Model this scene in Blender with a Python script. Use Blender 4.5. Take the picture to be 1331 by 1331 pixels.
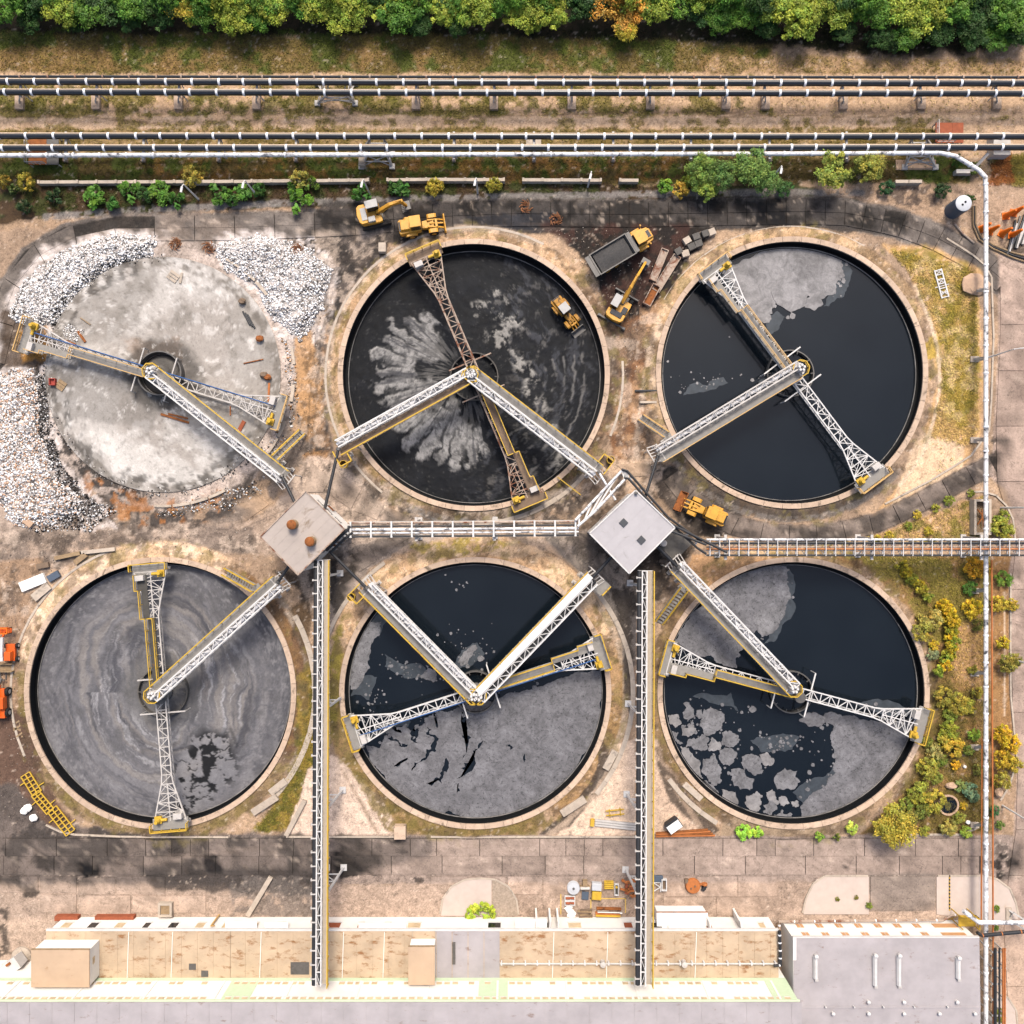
import bpy, math, random
import numpy as np
from mathutils import Vector, Matrix
random.seed(7)
rng = np.random.default_rng(7)
scene = bpy.context.scene
for o in list(bpy.data.objects):
    bpy.data.objects.remove(o)

# ------------------------------------------------------------------ camera, sky, sun, exposure
CAM_H, S, CX = 110.0, 0.1, 665.5          # camera height (m), metres per photo pixel on the ground
cam = bpy.data.cameras.new('camera')
camo = bpy.data.objects.new('camera', cam)
scene.collection.objects.link(camo)
camo.location = (0, 0, CAM_H)
cam.sensor_width = 36.0
cam.lens = 36.0 * CAM_H / (1331 * S)
cam.clip_end = 8000
scene.camera = camo

SUN_EL, SUN_AZ = 54.0, 4.0                # hazy sun in the north
world = bpy.data.worlds.new('World')
scene.world = world
world.use_nodes = True
wn = world.node_tree
bg = wn.nodes['Background']
sky = wn.nodes.new('ShaderNodeTexSky')
sky.sky_type = 'NISHITA'
sky.sun_disc = False
sky.sun_elevation = math.radians(SUN_EL)
sky.sun_rotation = math.radians(SUN_AZ)
sky.air_density = 1.0
sky.dust_density = 5.0
sky.ozone_density = 1.0
wn.links.new(sky.outputs['Color'], bg.inputs['Color'])
bg.inputs['Strength'].default_value = 0.105
sl = bpy.data.lights.new('sun', 'SUN')
sl.energy = 1.7
sl.angle = math.radians(15)
sl.color = (1.0, 0.945, 0.86)
slo = bpy.data.objects.new('sun', sl)
scene.collection.objects.link(slo)
slo.rotation_euler = (-math.radians(90 - SUN_EL), 0, -math.radians(SUN_AZ))
slo.location = (0, 60, 90)
vs = scene.view_settings
vs.view_transform = 'Standard'
vs.look = 'None'
vs.exposure = 1.48
vs.gamma = 1.0
vs.use_curve_mapping = False

# ------------------------------------------------------------------ helpers
def W(px, py, z=0.0):
    """photo pixel + height -> place in the plant (metres)"""
    k = S * (CAM_H - z) / CAM_H
    return ((px - CX) * k, (CX - py) * k, z)

def link(o):
    scene.collection.objects.link(o)
    return o

def tag(o, label=None, cat=None, group=None, kind=None):
    if label: o['label'] = label
    if cat: o['category'] = cat
    if group: o['group'] = group
    if kind: o['kind'] = kind
    return o

def thing(name, loc, label, cat, group=None, rz=0.0):
    o = link(bpy.data.objects.new(name, None))
    o.empty_display_size = 0.3
    o.location = loc
    o.rotation_euler = (0, 0, rz)
    return tag(o, label, cat, group)

def copy_tree(o, parent=None):
    c = o.copy()
    link(c)
    if parent is not None:
        c.parent = parent
    for ch in list(o.children):
        copy_tree(ch, c)
    return c

class MB:
    def __init__(s):
        s.v = []; s.f = []
    def add(s, vs, fs):
        n = len(s.v)
        s.v += [tuple(p) for p in vs]
        s.f += [tuple(i + n for i in f) for f in fs]
        return s
    def box(s, x0, x1, y0, y1, z0, z1):
        vs = [(x0,y0,z0),(x1,y0,z0),(x1,y1,z0),(x0,y1,z0),(x0,y0,z1),(x1,y0,z1),(x1,y1,z1),(x0,y1,z1)]
        return s.add(vs, [(0,3,2,1),(4,5,6,7),(0,1,5,4),(1,2,6,5),(2,3,7,6),(3,0,4,7)])
    def cbox(s, cx, cy, z0, w, d, h, rz=0.0):
        c, n = math.cos(rz), math.sin(rz)
        q = [(-w/2,-d/2),(w/2,-d/2),(w/2,d/2),(-w/2,d/2)]
        q = [(cx + a*c - b*n, cy + a*n + b*c) for a, b in q]
        return s.prism(q, z0, z0 + h)
    def tbox(s, cx, cy, z0, w, d, h, t=0.85, rz=0.0):
        """box with a smaller top"""
        c, n = math.cos(rz), math.sin(rz)
        vs = []
        for z, k in ((z0, 1.0), (z0 + h, t)):
            for a, b in ((-w/2,-d/2),(w/2,-d/2),(w/2,d/2),(-w/2,d/2)):
                a *= k; b *= k
                vs.append((cx + a*c - b*n, cy + a*n + b*c, z))
        return s.add(vs, [(0,3,2,1),(4,5,6,7),(0,1,5,4),(1,2,6,5),(2,3,7,6),(3,0,4,7)])
    def prism(s, poly, z0, z1):
        n = len(poly)
        a = sum(poly[i][0]*poly[(i+1)%n][1] - poly[(i+1)%n][0]*poly[i][1] for i in range(n))
        if a < 0: poly = poly[::-1]
        vs = [(x, y, z0) for x, y in poly] + [(x, y, z1) for x, y in poly]
        fs = [tuple(range(n-1, -1, -1)), tuple(range(n, 2*n))]
        fs += [(i, (i+1) % n, n + (i+1) % n, n + i) for i in range(n)]
        return s.add(vs, fs)
    def sprism(s, prof, y0, y1):
        """profile in x-z pushed along y"""
        n = len(prof)
        a = sum(prof[i][0]*prof[(i+1)%n][1] - prof[(i+1)%n][0]*prof[i][1] for i in range(n))
        if a < 0: prof = prof[::-1]
        vs = [(x, y0, z) for x, z in prof] + [(x, y1, z) for x, z in prof]
        fs = [tuple(range(n)), tuple(range(2*n-1, n-1, -1))]
        fs += [(i, n + i, n + (i+1) % n, (i+1) % n) for i in range(n)]
        return s.add(vs, fs)
    def beam(s, a, b, w=0.12, h=None):
        h = h or w
        a, b = Vector(a), Vector(b)
        d = b - a
        if d.length < 1e-5: return s
        d.normalize()
        u = Vector((0,0,1)).cross(d)
        if u.length < 0.02: u = Vector((1,0,0))
        u.normalize()
        t = d.cross(u)
        vs = []
        for p in (a, b):
            for i, j in ((-1,-1),(1,-1),(1,1),(-1,1)):
                vs.append(p + u*(i*w/2) + t*(j*h/2))
        return s.add(vs, [(0,3,2,1),(4,5,6,7),(0,1,5,4),(1,2,6,5),(2,3,7,6),(3,0,4,7)])
    def tube(s, pts, r, n=8, caps=True):
        pts = [Vector(p) for p in pts]
        m = len(pts)
        rs = r if isinstance(r, (list, tuple)) else [r]*m
        vs = []; fs = []
        prev = None
        for i, p in enumerate(pts):
            d = (pts[min(i+1, m-1)] - pts[max(i-1, 0)]).normalized()
            if prev is None:
                u = Vector((0,0,1)).cross(d)
                if u.length < 0.02: u = Vector((1,0,0)).cross(d)
            else:
                u = prev - d * prev.dot(d)
            u.normalize(); prev = u
            t = d.cross(u)
            k = 1.0
            if 0 < i < m-1:
                c = (pts[i]-pts[i-1]).normalized().dot((pts[i+1]-pts[i]).normalized())
                k = 1.0 / max(0.6, math.sqrt(max(0.0, (1+c)/2)))
            for j in range(n):
                a = 2*math.pi*j/n
                vs.append(p + (u*math.cos(a)*k + t*math.sin(a)) * rs[i])
        for i in range(m-1):
            for j in range(n):
                k2 = (j+1) % n
                fs.append((i*n+j, i*n+k2, (i+1)*n+k2, (i+1)*n+j))
        if caps:
            fs.append(tuple(range(n-1, -1, -1)))
            fs.append(tuple(range((m-1)*n, m*n)))
        return s.add(vs, fs)
    def lathe(s, prof, n=24, c=(0,0,0), closed=False):
        """profile of (radius, z) about the z axis"""
        vs = []; fs = []
        m = len(prof)
        for r, z in prof:
            for j in range(n):
                a = 2*math.pi*j/n
                vs.append((c[0] + r*math.cos(a), c[1] + r*math.sin(a), c[2] + z))
        for i in range(m if closed else m-1):
            i2 = (i+1) % m
            for j in range(n):
                k = (j+1) % n
                fs.append((i*n+j, i*n+k, i2*n+k, i2*n+j))
        if not closed:
            if prof[0][0] > 1e-4: fs.append(tuple(range(n-1, -1, -1)))
            if prof[-1][0] > 1e-4: fs.append(tuple(range((m-1)*n, m*n)))
        return s.add(vs, fs)
    def wheel(s, c, r, w, n=16):
        """wheel with its axle along y, tread and bevelled shoulders"""
        x, y, z = c
        vs = []; fs = []
        prof = [(r*0.55,-w/2),(r*0.9,-w/2),(r,-w*0.3),(r,w*0.3),(r*0.9,w/2),(r*0.55,w/2)]
        for rr, yy in prof:
            for j in range(n):
                a = 2*math.pi*j/n
                vs.append((x + rr*math.cos(a), y + yy, z + rr*math.sin(a)))
        for i in range(5):
            for j in range(n):
                k = (j+1) % n
                fs.append((i*n+j, (i+1)*n+j, (i+1)*n+k, i*n+k))
        fs.append(tuple(range(n))); fs.append(tuple(range(6*n-1, 5*n-1, -1)))
        return s.add(vs, fs)
    def rail(s, pts, h=1.0, step=1.4, r=0.045, mid=True):
        """handrail: posts, top rail, middle rail along points at deck level"""
        for a, b in zip(pts[:-1], pts[1:]):
            a, b = Vector(a), Vector(b)
            L = (b - a).length
            k = max(1, int(round(L/step)))
            up = Vector((0,0,h))
            s.beam(a + up, b + up, r*2)
            if mid: s.beam(a + up*0.5, b + up*0.5, r*1.3)
            for i in range(k+1):
                p = a + (b-a)*(i/k)
                s.beam(p, p + up, r*1.5)
        return s
    def build(s, name, mat, parent=None, loc=None, rz=0.0, smooth=False, bevel=0.0):
        me = bpy.data.meshes.new(name)
        me.from_pydata(s.v, [], s.f)
        me.materials.append(mat)
        if smooth:
            me.polygons.foreach_set('use_smooth', [True]*len(me.polygons))
            try: me.set_sharp_from_angle(angle=math.radians(40))
            except Exception: pass
        me.update()
        o = link(bpy.data.objects.new(name, me))
        if parent is not None: o.parent = parent
        if loc is not None: o.location = loc
        if rz: o.rotation_euler = (0, 0, rz)
        if bevel:
            b = o.modifiers.new('bevel', 'BEVEL')
            b.width = bevel; b.segments = 2; b.limit_method = 'ANGLE'
        return o

def again(o, parent=None, loc=None, rz=None):
    """another piece that shares its mesh"""
    c = o.copy(); link(c)
    if parent is not None: c.parent = parent
    if loc is not None: c.location = loc
    if rz is not None: c.rotation_euler = (0, 0, rz)
    return c

# ------------------------------------------------------------------ materials
KALB = 0.5
def lin(h, k=KALB):
    h = h.lstrip('#')
    c = [int(h[i:i+2], 16)/255 for i in (0, 2, 4)]
    c = [x/12.92 if x <= 0.04045 else ((x+0.055)/1.055)**2.4 for x in c]
    l = max(0.004, 0.3*c[0]+0.6*c[1]+0.1*c[2])
    g = (l/0.35)**0.22                      # film-like separation of dark and pale materials
    return tuple(min(0.86, k*x*g) for x in c)

def nd(nt, t, **kw):
    n = nt.nodes.new(t)
    for k, v in kw.items():
        if k in n.inputs: n.inputs[k].default_value = v
        else: setattr(n, k, v)
    return n

def base_mat(name):
    m = bpy.data.materials.new(name)
    m.use_nodes = True
    nt = m.node_tree
    return m, nt, nt.nodes['Principled BSDF']

def mixrgb(nt, mode, fac, a, b):
    n = nt.nodes.new('ShaderNodeMix')
    n.data_type = 'RGBA'; n.blend_type = mode
    for sock, v in ((n.inputs[0], fac), (n.inputs[6], a), (n.inputs[7], b)):
        if hasattr(v, 'is_linked'): nt.links.new(v, sock)
        elif isinstance(v, (int, float)): sock.default_value = v
        else: sock.default_value = (*v, 1)
    return n.outputs[2]

def ramp(nt, src, p0, p1, c0=(0,0,0), c1=(1,1,1)):
    r = nt.nodes.new('ShaderNodeValToRGB')
    r.color_ramp.elements[0].position = p0; r.color_ramp.elements[0].color = (*c0, 1)
    r.color_ramp.elements[1].position = p1; r.color_ramp.elements[1].color = (*c1, 1)
    nt.links.new(src, r.inputs[0])
    return r.outputs[0]

def noise(nt, scale, detail=5, rough=0.6, vec=None, dist=0.0):
    n = nd(nt, 'ShaderNodeTexNoise', Scale=scale, Detail=detail, Roughness=rough, Distortion=dist)
    if vec is None:
        g = nt.nodes.new('ShaderNodeNewGeometry')
        vec = g.outputs['Position']
    nt.links.new(vec, n.inputs['Vector'])
    return n.outputs[0]

def M(name, hexc, rough=0.7, metal=0.0, var=0.25, scale=2.0, dirt=None, damt=0.45, dscale=0.8, bump=0.0, spec=0.3, objvar=0.0, k=KALB):
    m, nt, b = base_mat(name)
    c = lin(hexc, k)
    f = noise(nt, scale, 6, 0.65)
    col = mixrgb(nt, 'MIX', ramp(nt, f, 0.3, 0.7), tuple(x*(1-var) for x in c), tuple(min(1, x*(1+var)) for x in c))
    if dirt:
        f2 = noise(nt, dscale, 8, 0.7, dist=0.6)
        col = mixrgb(nt, 'MIX', ramp(nt, f2, damt+0.06, damt+0.2), col, lin(dirt, k))
        if damt < 0.5:
            pass
    if objvar:
        oi = nt.nodes.new('ShaderNodeObjectInfo')
        v = ramp(nt, oi.outputs['Random'], 0, 1, (1-objvar,)*3, (1+objvar,)*3)
        col = mixrgb(nt, 'MULTIPLY', 1.0, col, v)
    nt.links.new(col, b.inputs['Base Color'])
    b.inputs['Roughness'].default_value = rough
    b.inputs['Metallic'].default_value = metal
    b.inputs['Specular IOR Level'].default_value = spec
    if bump:
        bp = nd(nt, 'ShaderNodeBump', Strength=bump, Distance=0.05)
        nt.links.new(noise(nt, scale*6, 5), bp.inputs['Height'])
        nt.links.new(bp.outputs[0], b.inputs['Normal'])
    return m

def attr_mat(name, attr='Col', rough=0.9, spec=0.15, fine=0.35, fscale=5.0, bump=0.4, grit=0.0):
    """surface whose earth / sludge / concrete colour comes from the mesh"""
    m, nt, b = base_mat(name)
    a = nd(nt, 'ShaderNodeAttribute', attribute_name=attr)
    f = noise(nt, fscale, 7, 0.8)
    v = ramp(nt, f, 0.3, 0.7, (1-fine,)*3, (1+fine,)*3)
    f2 = noise(nt, fscale*0.16, 8, 0.72, dist=0.8)
    v2 = ramp(nt, f2, 0.36, 0.64, (1-fine*0.6,)*3, (1+fine*0.4,)*3)
    col = mixrgb(nt, 'MULTIPLY', 1.0, mixrgb(nt, 'MULTIPLY', 1.0, a.outputs['Color'], v), v2)
    if grit:                                # dark crumbs and hairline cracks
        fl = ramp(nt, noise(nt, fscale*0.7, 3, 0.7), 0.60, 0.68, (1,)*3, (0.5,)*3)
        col = mixrgb(nt, 'MULTIPLY', grit, col, fl)
        ck = nt.nodes.new('ShaderNodeMath'); ck.operation = 'SUBTRACT'; ck.inputs[1].default_value = 0.5
        nt.links.new(noise(nt, 0.22, 6, 0.62, dist=0.5), ck.inputs[0])
        ab = nt.nodes.new('ShaderNodeMath'); ab.operation = 'ABSOLUTE'
        nt.links.new(ck.outputs[0], ab.inputs[0])
        col = mixrgb(nt, 'MULTIPLY', grit, col, ramp(nt, ab.outputs[0], 0.0025, 0.006, (0.5,)*3, (1,)*3))
    nt.links.new(col, b.inputs['Base Color'])
    b.inputs['Roughness'].default_value = rough
    b.inputs['Specular IOR Level'].default_value = spec
    if bump:
        bp = nd(nt, 'ShaderNodeBump', Strength=bump, Distance=0.08)
        nt.links.new(f, bp.inputs['Height'])
        nt.links.new(bp.outputs[0], b.inputs['Normal'])
    return m

MAT = {}
MAT['ground'] = attr_mat('earth_and_concrete_ground', fine=0.42, grit=0.8)
MAT['slab'] = attr_mat('cast_concrete_slab', fine=0.24, fscale=4.0, bump=0.25, grit=0.7)
MAT['floor'] = attr_mat('dusty_tank_floor', fine=0.16, fscale=4.0, bump=0.15, grit=0.35)
MAT['sludge'] = attr_mat('settled_sludge', rough=0.7, spec=0.15, fine=0.2, fscale=3.5, bump=0.5)
MAT['mud'] = attr_mat('wet_black_mud', rough=0.6, spec=0.12, fine=0.28, fscale=3, bump=0.6)
MAT['rock'] = attr_mat('broken_rubble', fine=0.15, bump=0.2)
MAT['grass'] = attr_mat('grass_blades', fine=0.2, bump=0)
MAT['coping'] = M('concrete_coping', '#cdb29a', 0.85, var=0.16, scale=1.5, dirt='#85735f', damt=0.49, dscale=0.8, bump=0.3, objvar=0.12)
MAT['concrete'] = M('weathered_concrete', '#c4b4a2', 0.85, var=0.15, scale=1.2, dirt='#8d8175', damt=0.5, dscale=0.7, bump=0.3, objvar=0.08)
MAT['conc_dark'] = M('stained_concrete', '#6f6a64', 0.85, var=0.25, scale=1.5, bump=0.3, objvar=0.1)
MAT['tankwall'] = M('tarry_tank_wall', '#24262a', 0.6, var=0.3, scale=1.2, spec=0.2)
MAT['black'] = M('black_slime', '#131518', 0.6, var=0.2, spec=0.15)
MAT['weir'] = M('scummed_weir_edge', '#8d8883', 0.7, var=0.5, scale=0.5, dirt='#2a2c30', damt=0.48, dscale=0.35)
MAT['white'] = M('white_painted_steel', '#d8d4d0', 0.5, var=0.10, scale=1.0, dirt='#a8978a', damt=0.60, dscale=1.3)
MAT['whitedirty'] = M('chalky_white_steel', '#c9c2bb', 0.6, var=0.14, scale=1.0, dirt='#8c7d70', damt=0.54, dscale=1.1)
MAT['wall_white'] = M('whitewashed_wall', '#f2ede6', 0.8, var=0.06, scale=0.6, dirt='#cbb9a4', damt=0.6, dscale=0.5)
MAT['clamp'] = M('white_pipe_strap', '#f0eff0', 0.5, var=0.05)
MAT['ruststeel'] = M('rusted_steel', '#a5622f', 0.85, var=0.35, scale=2.5, dirt='#5e3823', damt=0.5, dscale=1.5)
MAT['rustwhite'] = M('rust_streaked_paint', '#b7a290', 0.7, var=0.2, scale=1.5, dirt='#8a4a24', damt=0.42, dscale=0.9)
MAT['rustpipe'] = M('orange_rust_pipe', '#c9793f', 0.75, var=0.2, scale=1.0, dirt='#8f5632', damt=0.55)
MAT['deck'] = M('grey_deck_grating', '#9c9790', 0.8, var=0.15, scale=1.5, dirt='#7a6450', damt=0.56, dscale=0.6)
MAT['deckdark'] = M('dark_deck_plate', '#5c5852', 0.75, var=0.2, scale=1.5, dirt='#80613f', damt=0.55)
MAT['deckbrown'] = M('brown_deck_boards', '#8c7560', 0.8, var=0.2, scale=1.2, dirt='#5b4a3c', damt=0.52)
MAT['yellow'] = M('yellow_safety_paint', '#d6ad38', 0.6, var=0.12, scale=1.5, dirt='#9a6f34', damt=0.55)
MAT['tanrail'] = M('faded_tan_handrail', '#d6ac6c', 0.6, var=0.1)
MAT['machine'] = M('yellow_machine_paint', '#dfa233', 0.5, var=0.15, scale=1.5, dirt='#7d5d36', damt=0.53, dscale=1.6, spec=0.4)
MAT['machine_muddy'] = M('mud_splashed_machine_paint', '#c78d2c', 0.6, var=0.2, scale=1.5, dirt='#2b2722', damt=0.44, dscale=1.4, spec=0.3)
MAT['orange'] = M('orange_machine_paint', '#f0640f', 0.45, var=0.1, dirt='#9a4a1c', damt=0.64, spec=0.45)
MAT['cone'] = M('orange_plastic', '#f57a14', 0.5, var=0.06)
MAT['tyre'] = M('black_rubber', '#2a2a2a', 0.85, var=0.2)
MAT['track'] = M('muddy_steel_track', '#4a433c', 0.8, var=0.3)
MAT['glass'] = M('dark_cab_glass', '#30353a', 0.15, var=0.1, spec=0.5)
MAT['greyroof'] = M('grey_cab_roof', '#b9b5b0', 0.5, var=0.1, dirt='#7f7468', damt=0.6)
MAT['steel'] = M('bare_grey_steel', '#77736f', 0.5, metal=0.3, var=0.2, dirt='#54483d', damt=0.55)
MAT['coal'] = M('loaded_sludge_cake', '#5b5856', 0.9, var=0.3, scale=5, bump=0.8)
MAT['blue'] = M('blue_cable', '#3f6fb0', 0.5, var=0.1)
MAT['bluegrey'] = M('blue_grey_paint', '#5f6c7d', 0.6, var=0.1, dirt='#8e9096', damt=0.62)
MAT['lid'] = M('pale_grey_lid', '#c8c9cc', 0.5, var=0.05)
MAT['tin'] = M('white_sheet', '#e6e6e8', 0.5, var=0.06)
MAT['wood'] = M('weathered_timber', '#a98e6c', 0.85, var=0.25, scale=3)
MAT['cover'] = M('white_sheet_cover', '#efe9e4', 0.6, var=0.06, scale=0.8)
MAT['blackpipe'] = M('glossy_black_pipe', '#2d2f34', 0.33, var=0.2, scale=1.0, dirt='#4c4844', damt=0.58, dscale=0.6, spec=0.5)
MAT['darkpipe'] = M('dark_rubber_pipe', '#3a3a3d', 0.55, var=0.2, spec=0.35)
MAT['foil'] = M('torn_white_lagging', '#e6e4e4', 0.5, var=0.1, scale=1.2, dirt='#55575f', damt=0.43, dscale=1.1)
MAT['brick'] = M('red_brick', '#b0603f', 0.85, var=0.2)
MAT['window'] = M('amber_window_glass', '#d8c09c', 0.3, var=0.3, scale=0.7)
MAT['pane_orange'] = M('faded_orange_glazing', '#d9a473', 0.5, var=0.15)
MAT['green'] = M('pale_green_trim', '#cfe0bd', 0.75, var=0.06)
MAT['skylight'] = M('dark_roof_hatch', '#55575b', 0.5, var=0.1)
MAT['bark'] = M('bark', '#6b5a49', 0.9, var=0.3, scale=3)
MAT['stone'] = M('pale_boulder', '#c9a88c', 0.85, var=0.15, bump=0.4)

def roof_mat(name, hexc, dirt, damt, ribs=2.2, axis=0, var=0.1):
    """corrugated sheet: fine ribs as relief, rust that runs along them"""
    m, nt, b = base_mat(name)
    g = nt.nodes.new('ShaderNodeNewGeometry')
    c = lin(hexc)
    col = mixrgb(nt, 'MIX', ramp(nt, noise(nt, 0.35, 5, 0.6), 0.3, 0.7), tuple(x*(1-var) for x in c), tuple(x*(1+var) for x in c))
    mp = nt.nodes.new('ShaderNodeMapping')
    mp.inputs['Scale'].default_value = (0.7, 1.5, 1) if axis == 0 else (1.5, 0.7, 1)
    nt.links.new(g.outputs['Position'], mp.inputs[0])
    f = noise(nt, 0.9, 8, 0.7, vec=mp.outputs[0])
    col = mixrgb(nt, 'MIX', ramp(nt, f, damt, damt+0.13), col, lin(dirt))
    nt.links.new(col, b.inputs['Base Color'])
    b.inputs['Roughness'].default_value = 0.6
    b.inputs['Specular IOR Level'].default_value = 0.3
    wv = nd(nt, 'ShaderNodeTexWave', Scale=ribs)
    wv.bands_direction = 'Y' if axis == 0 else 'X'
    nt.links.new(g.outputs['Position'], wv.inputs[0])
    bp = nd(nt, 'ShaderNodeBump', Strength=0.25, Distance=0.04)
    nt.links.new(wv.outputs['Fac'], bp.inputs['Height'])
    nt.links.new(bp.outputs[0], b.inputs['Normal'])
    return m
MAT['roof_grey'] = roof_mat('grey_sheet_roof', '#b5adad', '#94796a', 0.60, var=0.13)
MAT['roof_brown'] = roof_mat('rust_stained_sheet_roof', '#c9b194', '#a4744a', 0.53, var=0.2)
MAT['roof_tan'] = roof_mat('tan_sheet_roof', '#cdb092', '#b08a60', 0.62)
MAT['tower_roof'] = M('felt_tower_roof', '#b9aca2', 0.8, var=0.1, scale=0.5, dirt='#94806c', damt=0.52, dscale=0.5)
MAT['tower_roof2'] = M('pale_felt_tower_roof', '#b9b4b5', 0.8, var=0.08, scale=0.6, dirt='#a09a98', damt=0.55, dscale=0.7)

def water_mat():
    m, nt, b = base_mat('dark_process_water')
    f = noise(nt, 0.12, 3, 0.5)
    nt.links.new(mixrgb(nt, 'MIX', ramp(nt, f, 0.3, 0.7), (0.0025, 0.0042, 0.0062), (0.0042, 0.0064, 0.0088)), b.inputs['Base Color'])
    b.inputs['Roughness'].default_value = 0.12
    b.inputs['IOR'].default_value = 1.33
    bp = nd(nt, 'ShaderNodeBump', Strength=0.03, Distance=0.05)
    nt.links.new(noise(nt, 1.2, 3), bp.inputs['Height'])
    nt.links.new(bp.outputs[0], b.inputs['Normal'])
    return m
MAT['water'] = water_mat()

def scum_mat(name, hexc, crack=True):
    """dried froth: grey, with swirled tone and hairline cracks"""
    m, nt, b = base_mat(name)
    c = lin(hexc)
    g = nt.nodes.new('ShaderNodeNewGeometry')
    f = noise(nt, 0.7, 8, 0.7, dist=1.5)
    col = mixrgb(nt, 'MIX', ramp(nt, f, 0.3, 0.72), tuple(x*0.6 for x in c), tuple(x*1.22 for x in c))
    col = mixrgb(nt, 'MULTIPLY', 1.0, col, ramp(nt, noise(nt, 0.18, 6, 0.65, dist=2.0), 0.38, 0.62, (0.72,)*3, (1.1,)*3))
    f3 = noise(nt, 5, 5, 0.7)
    col = mixrgb(nt, 'MULTIPLY', 1.0, col, ramp(nt, f3, 0.3, 0.7, (0.85,)*3, (1.12,)*3))
    if crack:
        ck = nt.nodes.new('ShaderNodeMath'); ck.operation = 'SUBTRACT'; ck.inputs[1].default_value = 0.5
        nt.links.new(noise(nt, 0.45, 7, 0.55, dist=1.2), ck.inputs[0])
        ab = nt.nodes.new('ShaderNodeMath'); ab.operation = 'ABSOLUTE'
        nt.links.new(ck.outputs[0], ab.inputs[0])
        e = ramp(nt, ab.outputs[0], 0.002, 0.009, (1,1,1), (0,0,0))
        msk = ramp(nt, noise(nt, 0.5, 5, 0.6), 0.47, 0.56)
        e2 = mixrgb(nt, 'MULTIPLY', 1.0, e, msk)
        col = mixrgb(nt, 'MIX', e2, col, tuple(x*0.3 for x in c))
        col = mixrgb(nt, 'MULTIPLY', 1.0, col, ramp(nt, noise(nt, 2.6, 5, 0.75), 0.38, 0.45, (0.5,)*3, (1,)*3))
    nt.links.new(col, b.inputs['Base Color'])
    b.inputs['Roughness'].default_value = 0.8
    b.inputs['Specular IOR Level'].default_value = 0.2
    bp = nd(nt, 'ShaderNodeBump', Strength=0.5, Distance=0.08)
    nt.links.new(f, bp.inputs['Height'])
    nt.links.new(bp.outputs[0], b.inputs['Normal'])
    return m
MAT['scum'] = scum_mat('grey_scum', '#8a888b')
MAT['scum_light'] = scum_mat('pale_grey_scum', '#a19d9c', crack=False)
MAT['film'] = M('thin_scum_film', '#4d545b', 0.5, var=0.35, scale=1.2, spec=0.2)
MAT['scum_mid'] = scum_mat('mid_grey_scum', '#918f91')

def leaf_mat():
    m, nt, b = base_mat('foliage')
    oi = nt.nodes.new('ShaderNodeObjectInfo')
    a = nd(nt, 'ShaderNodeAttribute', attribute_name='tint')
    col = mixrgb(nt, 'MULTIPLY', 1.0, oi.outputs['Color'], a.outputs['Color'])
    nt.links.new(col, b.inputs['Base Color'])
    b.inputs['Roughness'].default_value = 0.6
    b.inputs['Specular IOR Level'].default_value = 0.25
    tr = nt.nodes.new('ShaderNodeBsdfTranslucent')
    nt.links.new(col, tr.inputs['Color'])
    mx = nd(nt, 'ShaderNodeMixShader'); mx.inputs[0].default_value = 0.25
    nt.links.new(b.outputs[0], mx.inputs[1]); nt.links.new(tr.outputs[0], mx.inputs[2])
    nt.links.new(mx.outputs[0], nt.nodes['Material Output'].inputs['Surface'])
    return m
MAT['leaf'] = leaf_mat()

# ------------------------------------------------------------------ numpy painting of what the ground is made of
NT = rng.random((256, 256))
def vnoise(x, y):
    ix = np.floor(x).astype(np.int64); iy = np.floor(y).astype(np.int64)
    fx = x - ix; fy = y - iy
    fx = fx*fx*(3-2*fx); fy = fy*fy*(3-2*fy)
    a = NT[ix & 255, iy & 255]; b = NT[(ix+1) & 255, iy & 255]
    c = NT[ix & 255, (iy+1) & 255]; d = NT[(ix+1) & 255, (iy+1) & 255]
    return (a*(1-fx) + b*fx)*(1-fy) + (c*(1-fx) + d*fx)*fy
def fbm(x, y, size, octv=4, seed=0, gain=0.55):
    s = np.zeros_like(x, dtype=float); amp = 1.0; tot = 0.0
    u = x/size + seed*17.31; v = y/size + seed*9.77
    for i in range(octv):
        s += amp*vnoise(u, v); tot += amp
        u = u*2.03 + 5.1; v = v*2.03 + 3.7; amp *= gain
    return s/tot
def sst(a, b, x):
    t = np.clip((x-a)/(b-a), 0, 1)
    return t*t*(3-2*t)
def poly_sd(poly, x, y):
    d2 = np.full(x.shape, 1e18); ins = np.zeros(x.shape, bool)
    n = len(poly)
    for i in range(n):
        ax, ay = poly[i]; bx, by = poly[(i+1) % n]
        ex, ey = bx-ax, by-ay
        t = np.clip(((x-ax)*ex + (y-ay)*ey)/(ex*ex+ey*ey+1e-9), 0, 1)
        d2 = np.minimum(d2, (x-ax-t*ex)**2 + (y-ay-t*ey)**2)
        if ay != by:
            ins ^= ((ay > y) != (by > y)) & (x < (bx-ax)*(y-ay)/(by-ay) + ax)
    d = np.sqrt(d2)
    return np.where(ins, d, -d)
def path_d(path, x, y):
    d2 = np.full(x.shape, 1e18)
    for (ax, ay), (bx, by) in zip(path[:-1], path[1:]):
        ex, ey = bx-ax, by-ay
        t = np.clip(((x-ax)*ex + (y-ay)*ey)/(ex*ex+ey*ey+1e-9), 0, 1)
        d2 = np.minimum(d2, (x-ax-t*ex)**2 + (y-ay-t*ey)**2)
    return np.sqrt(d2)

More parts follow.
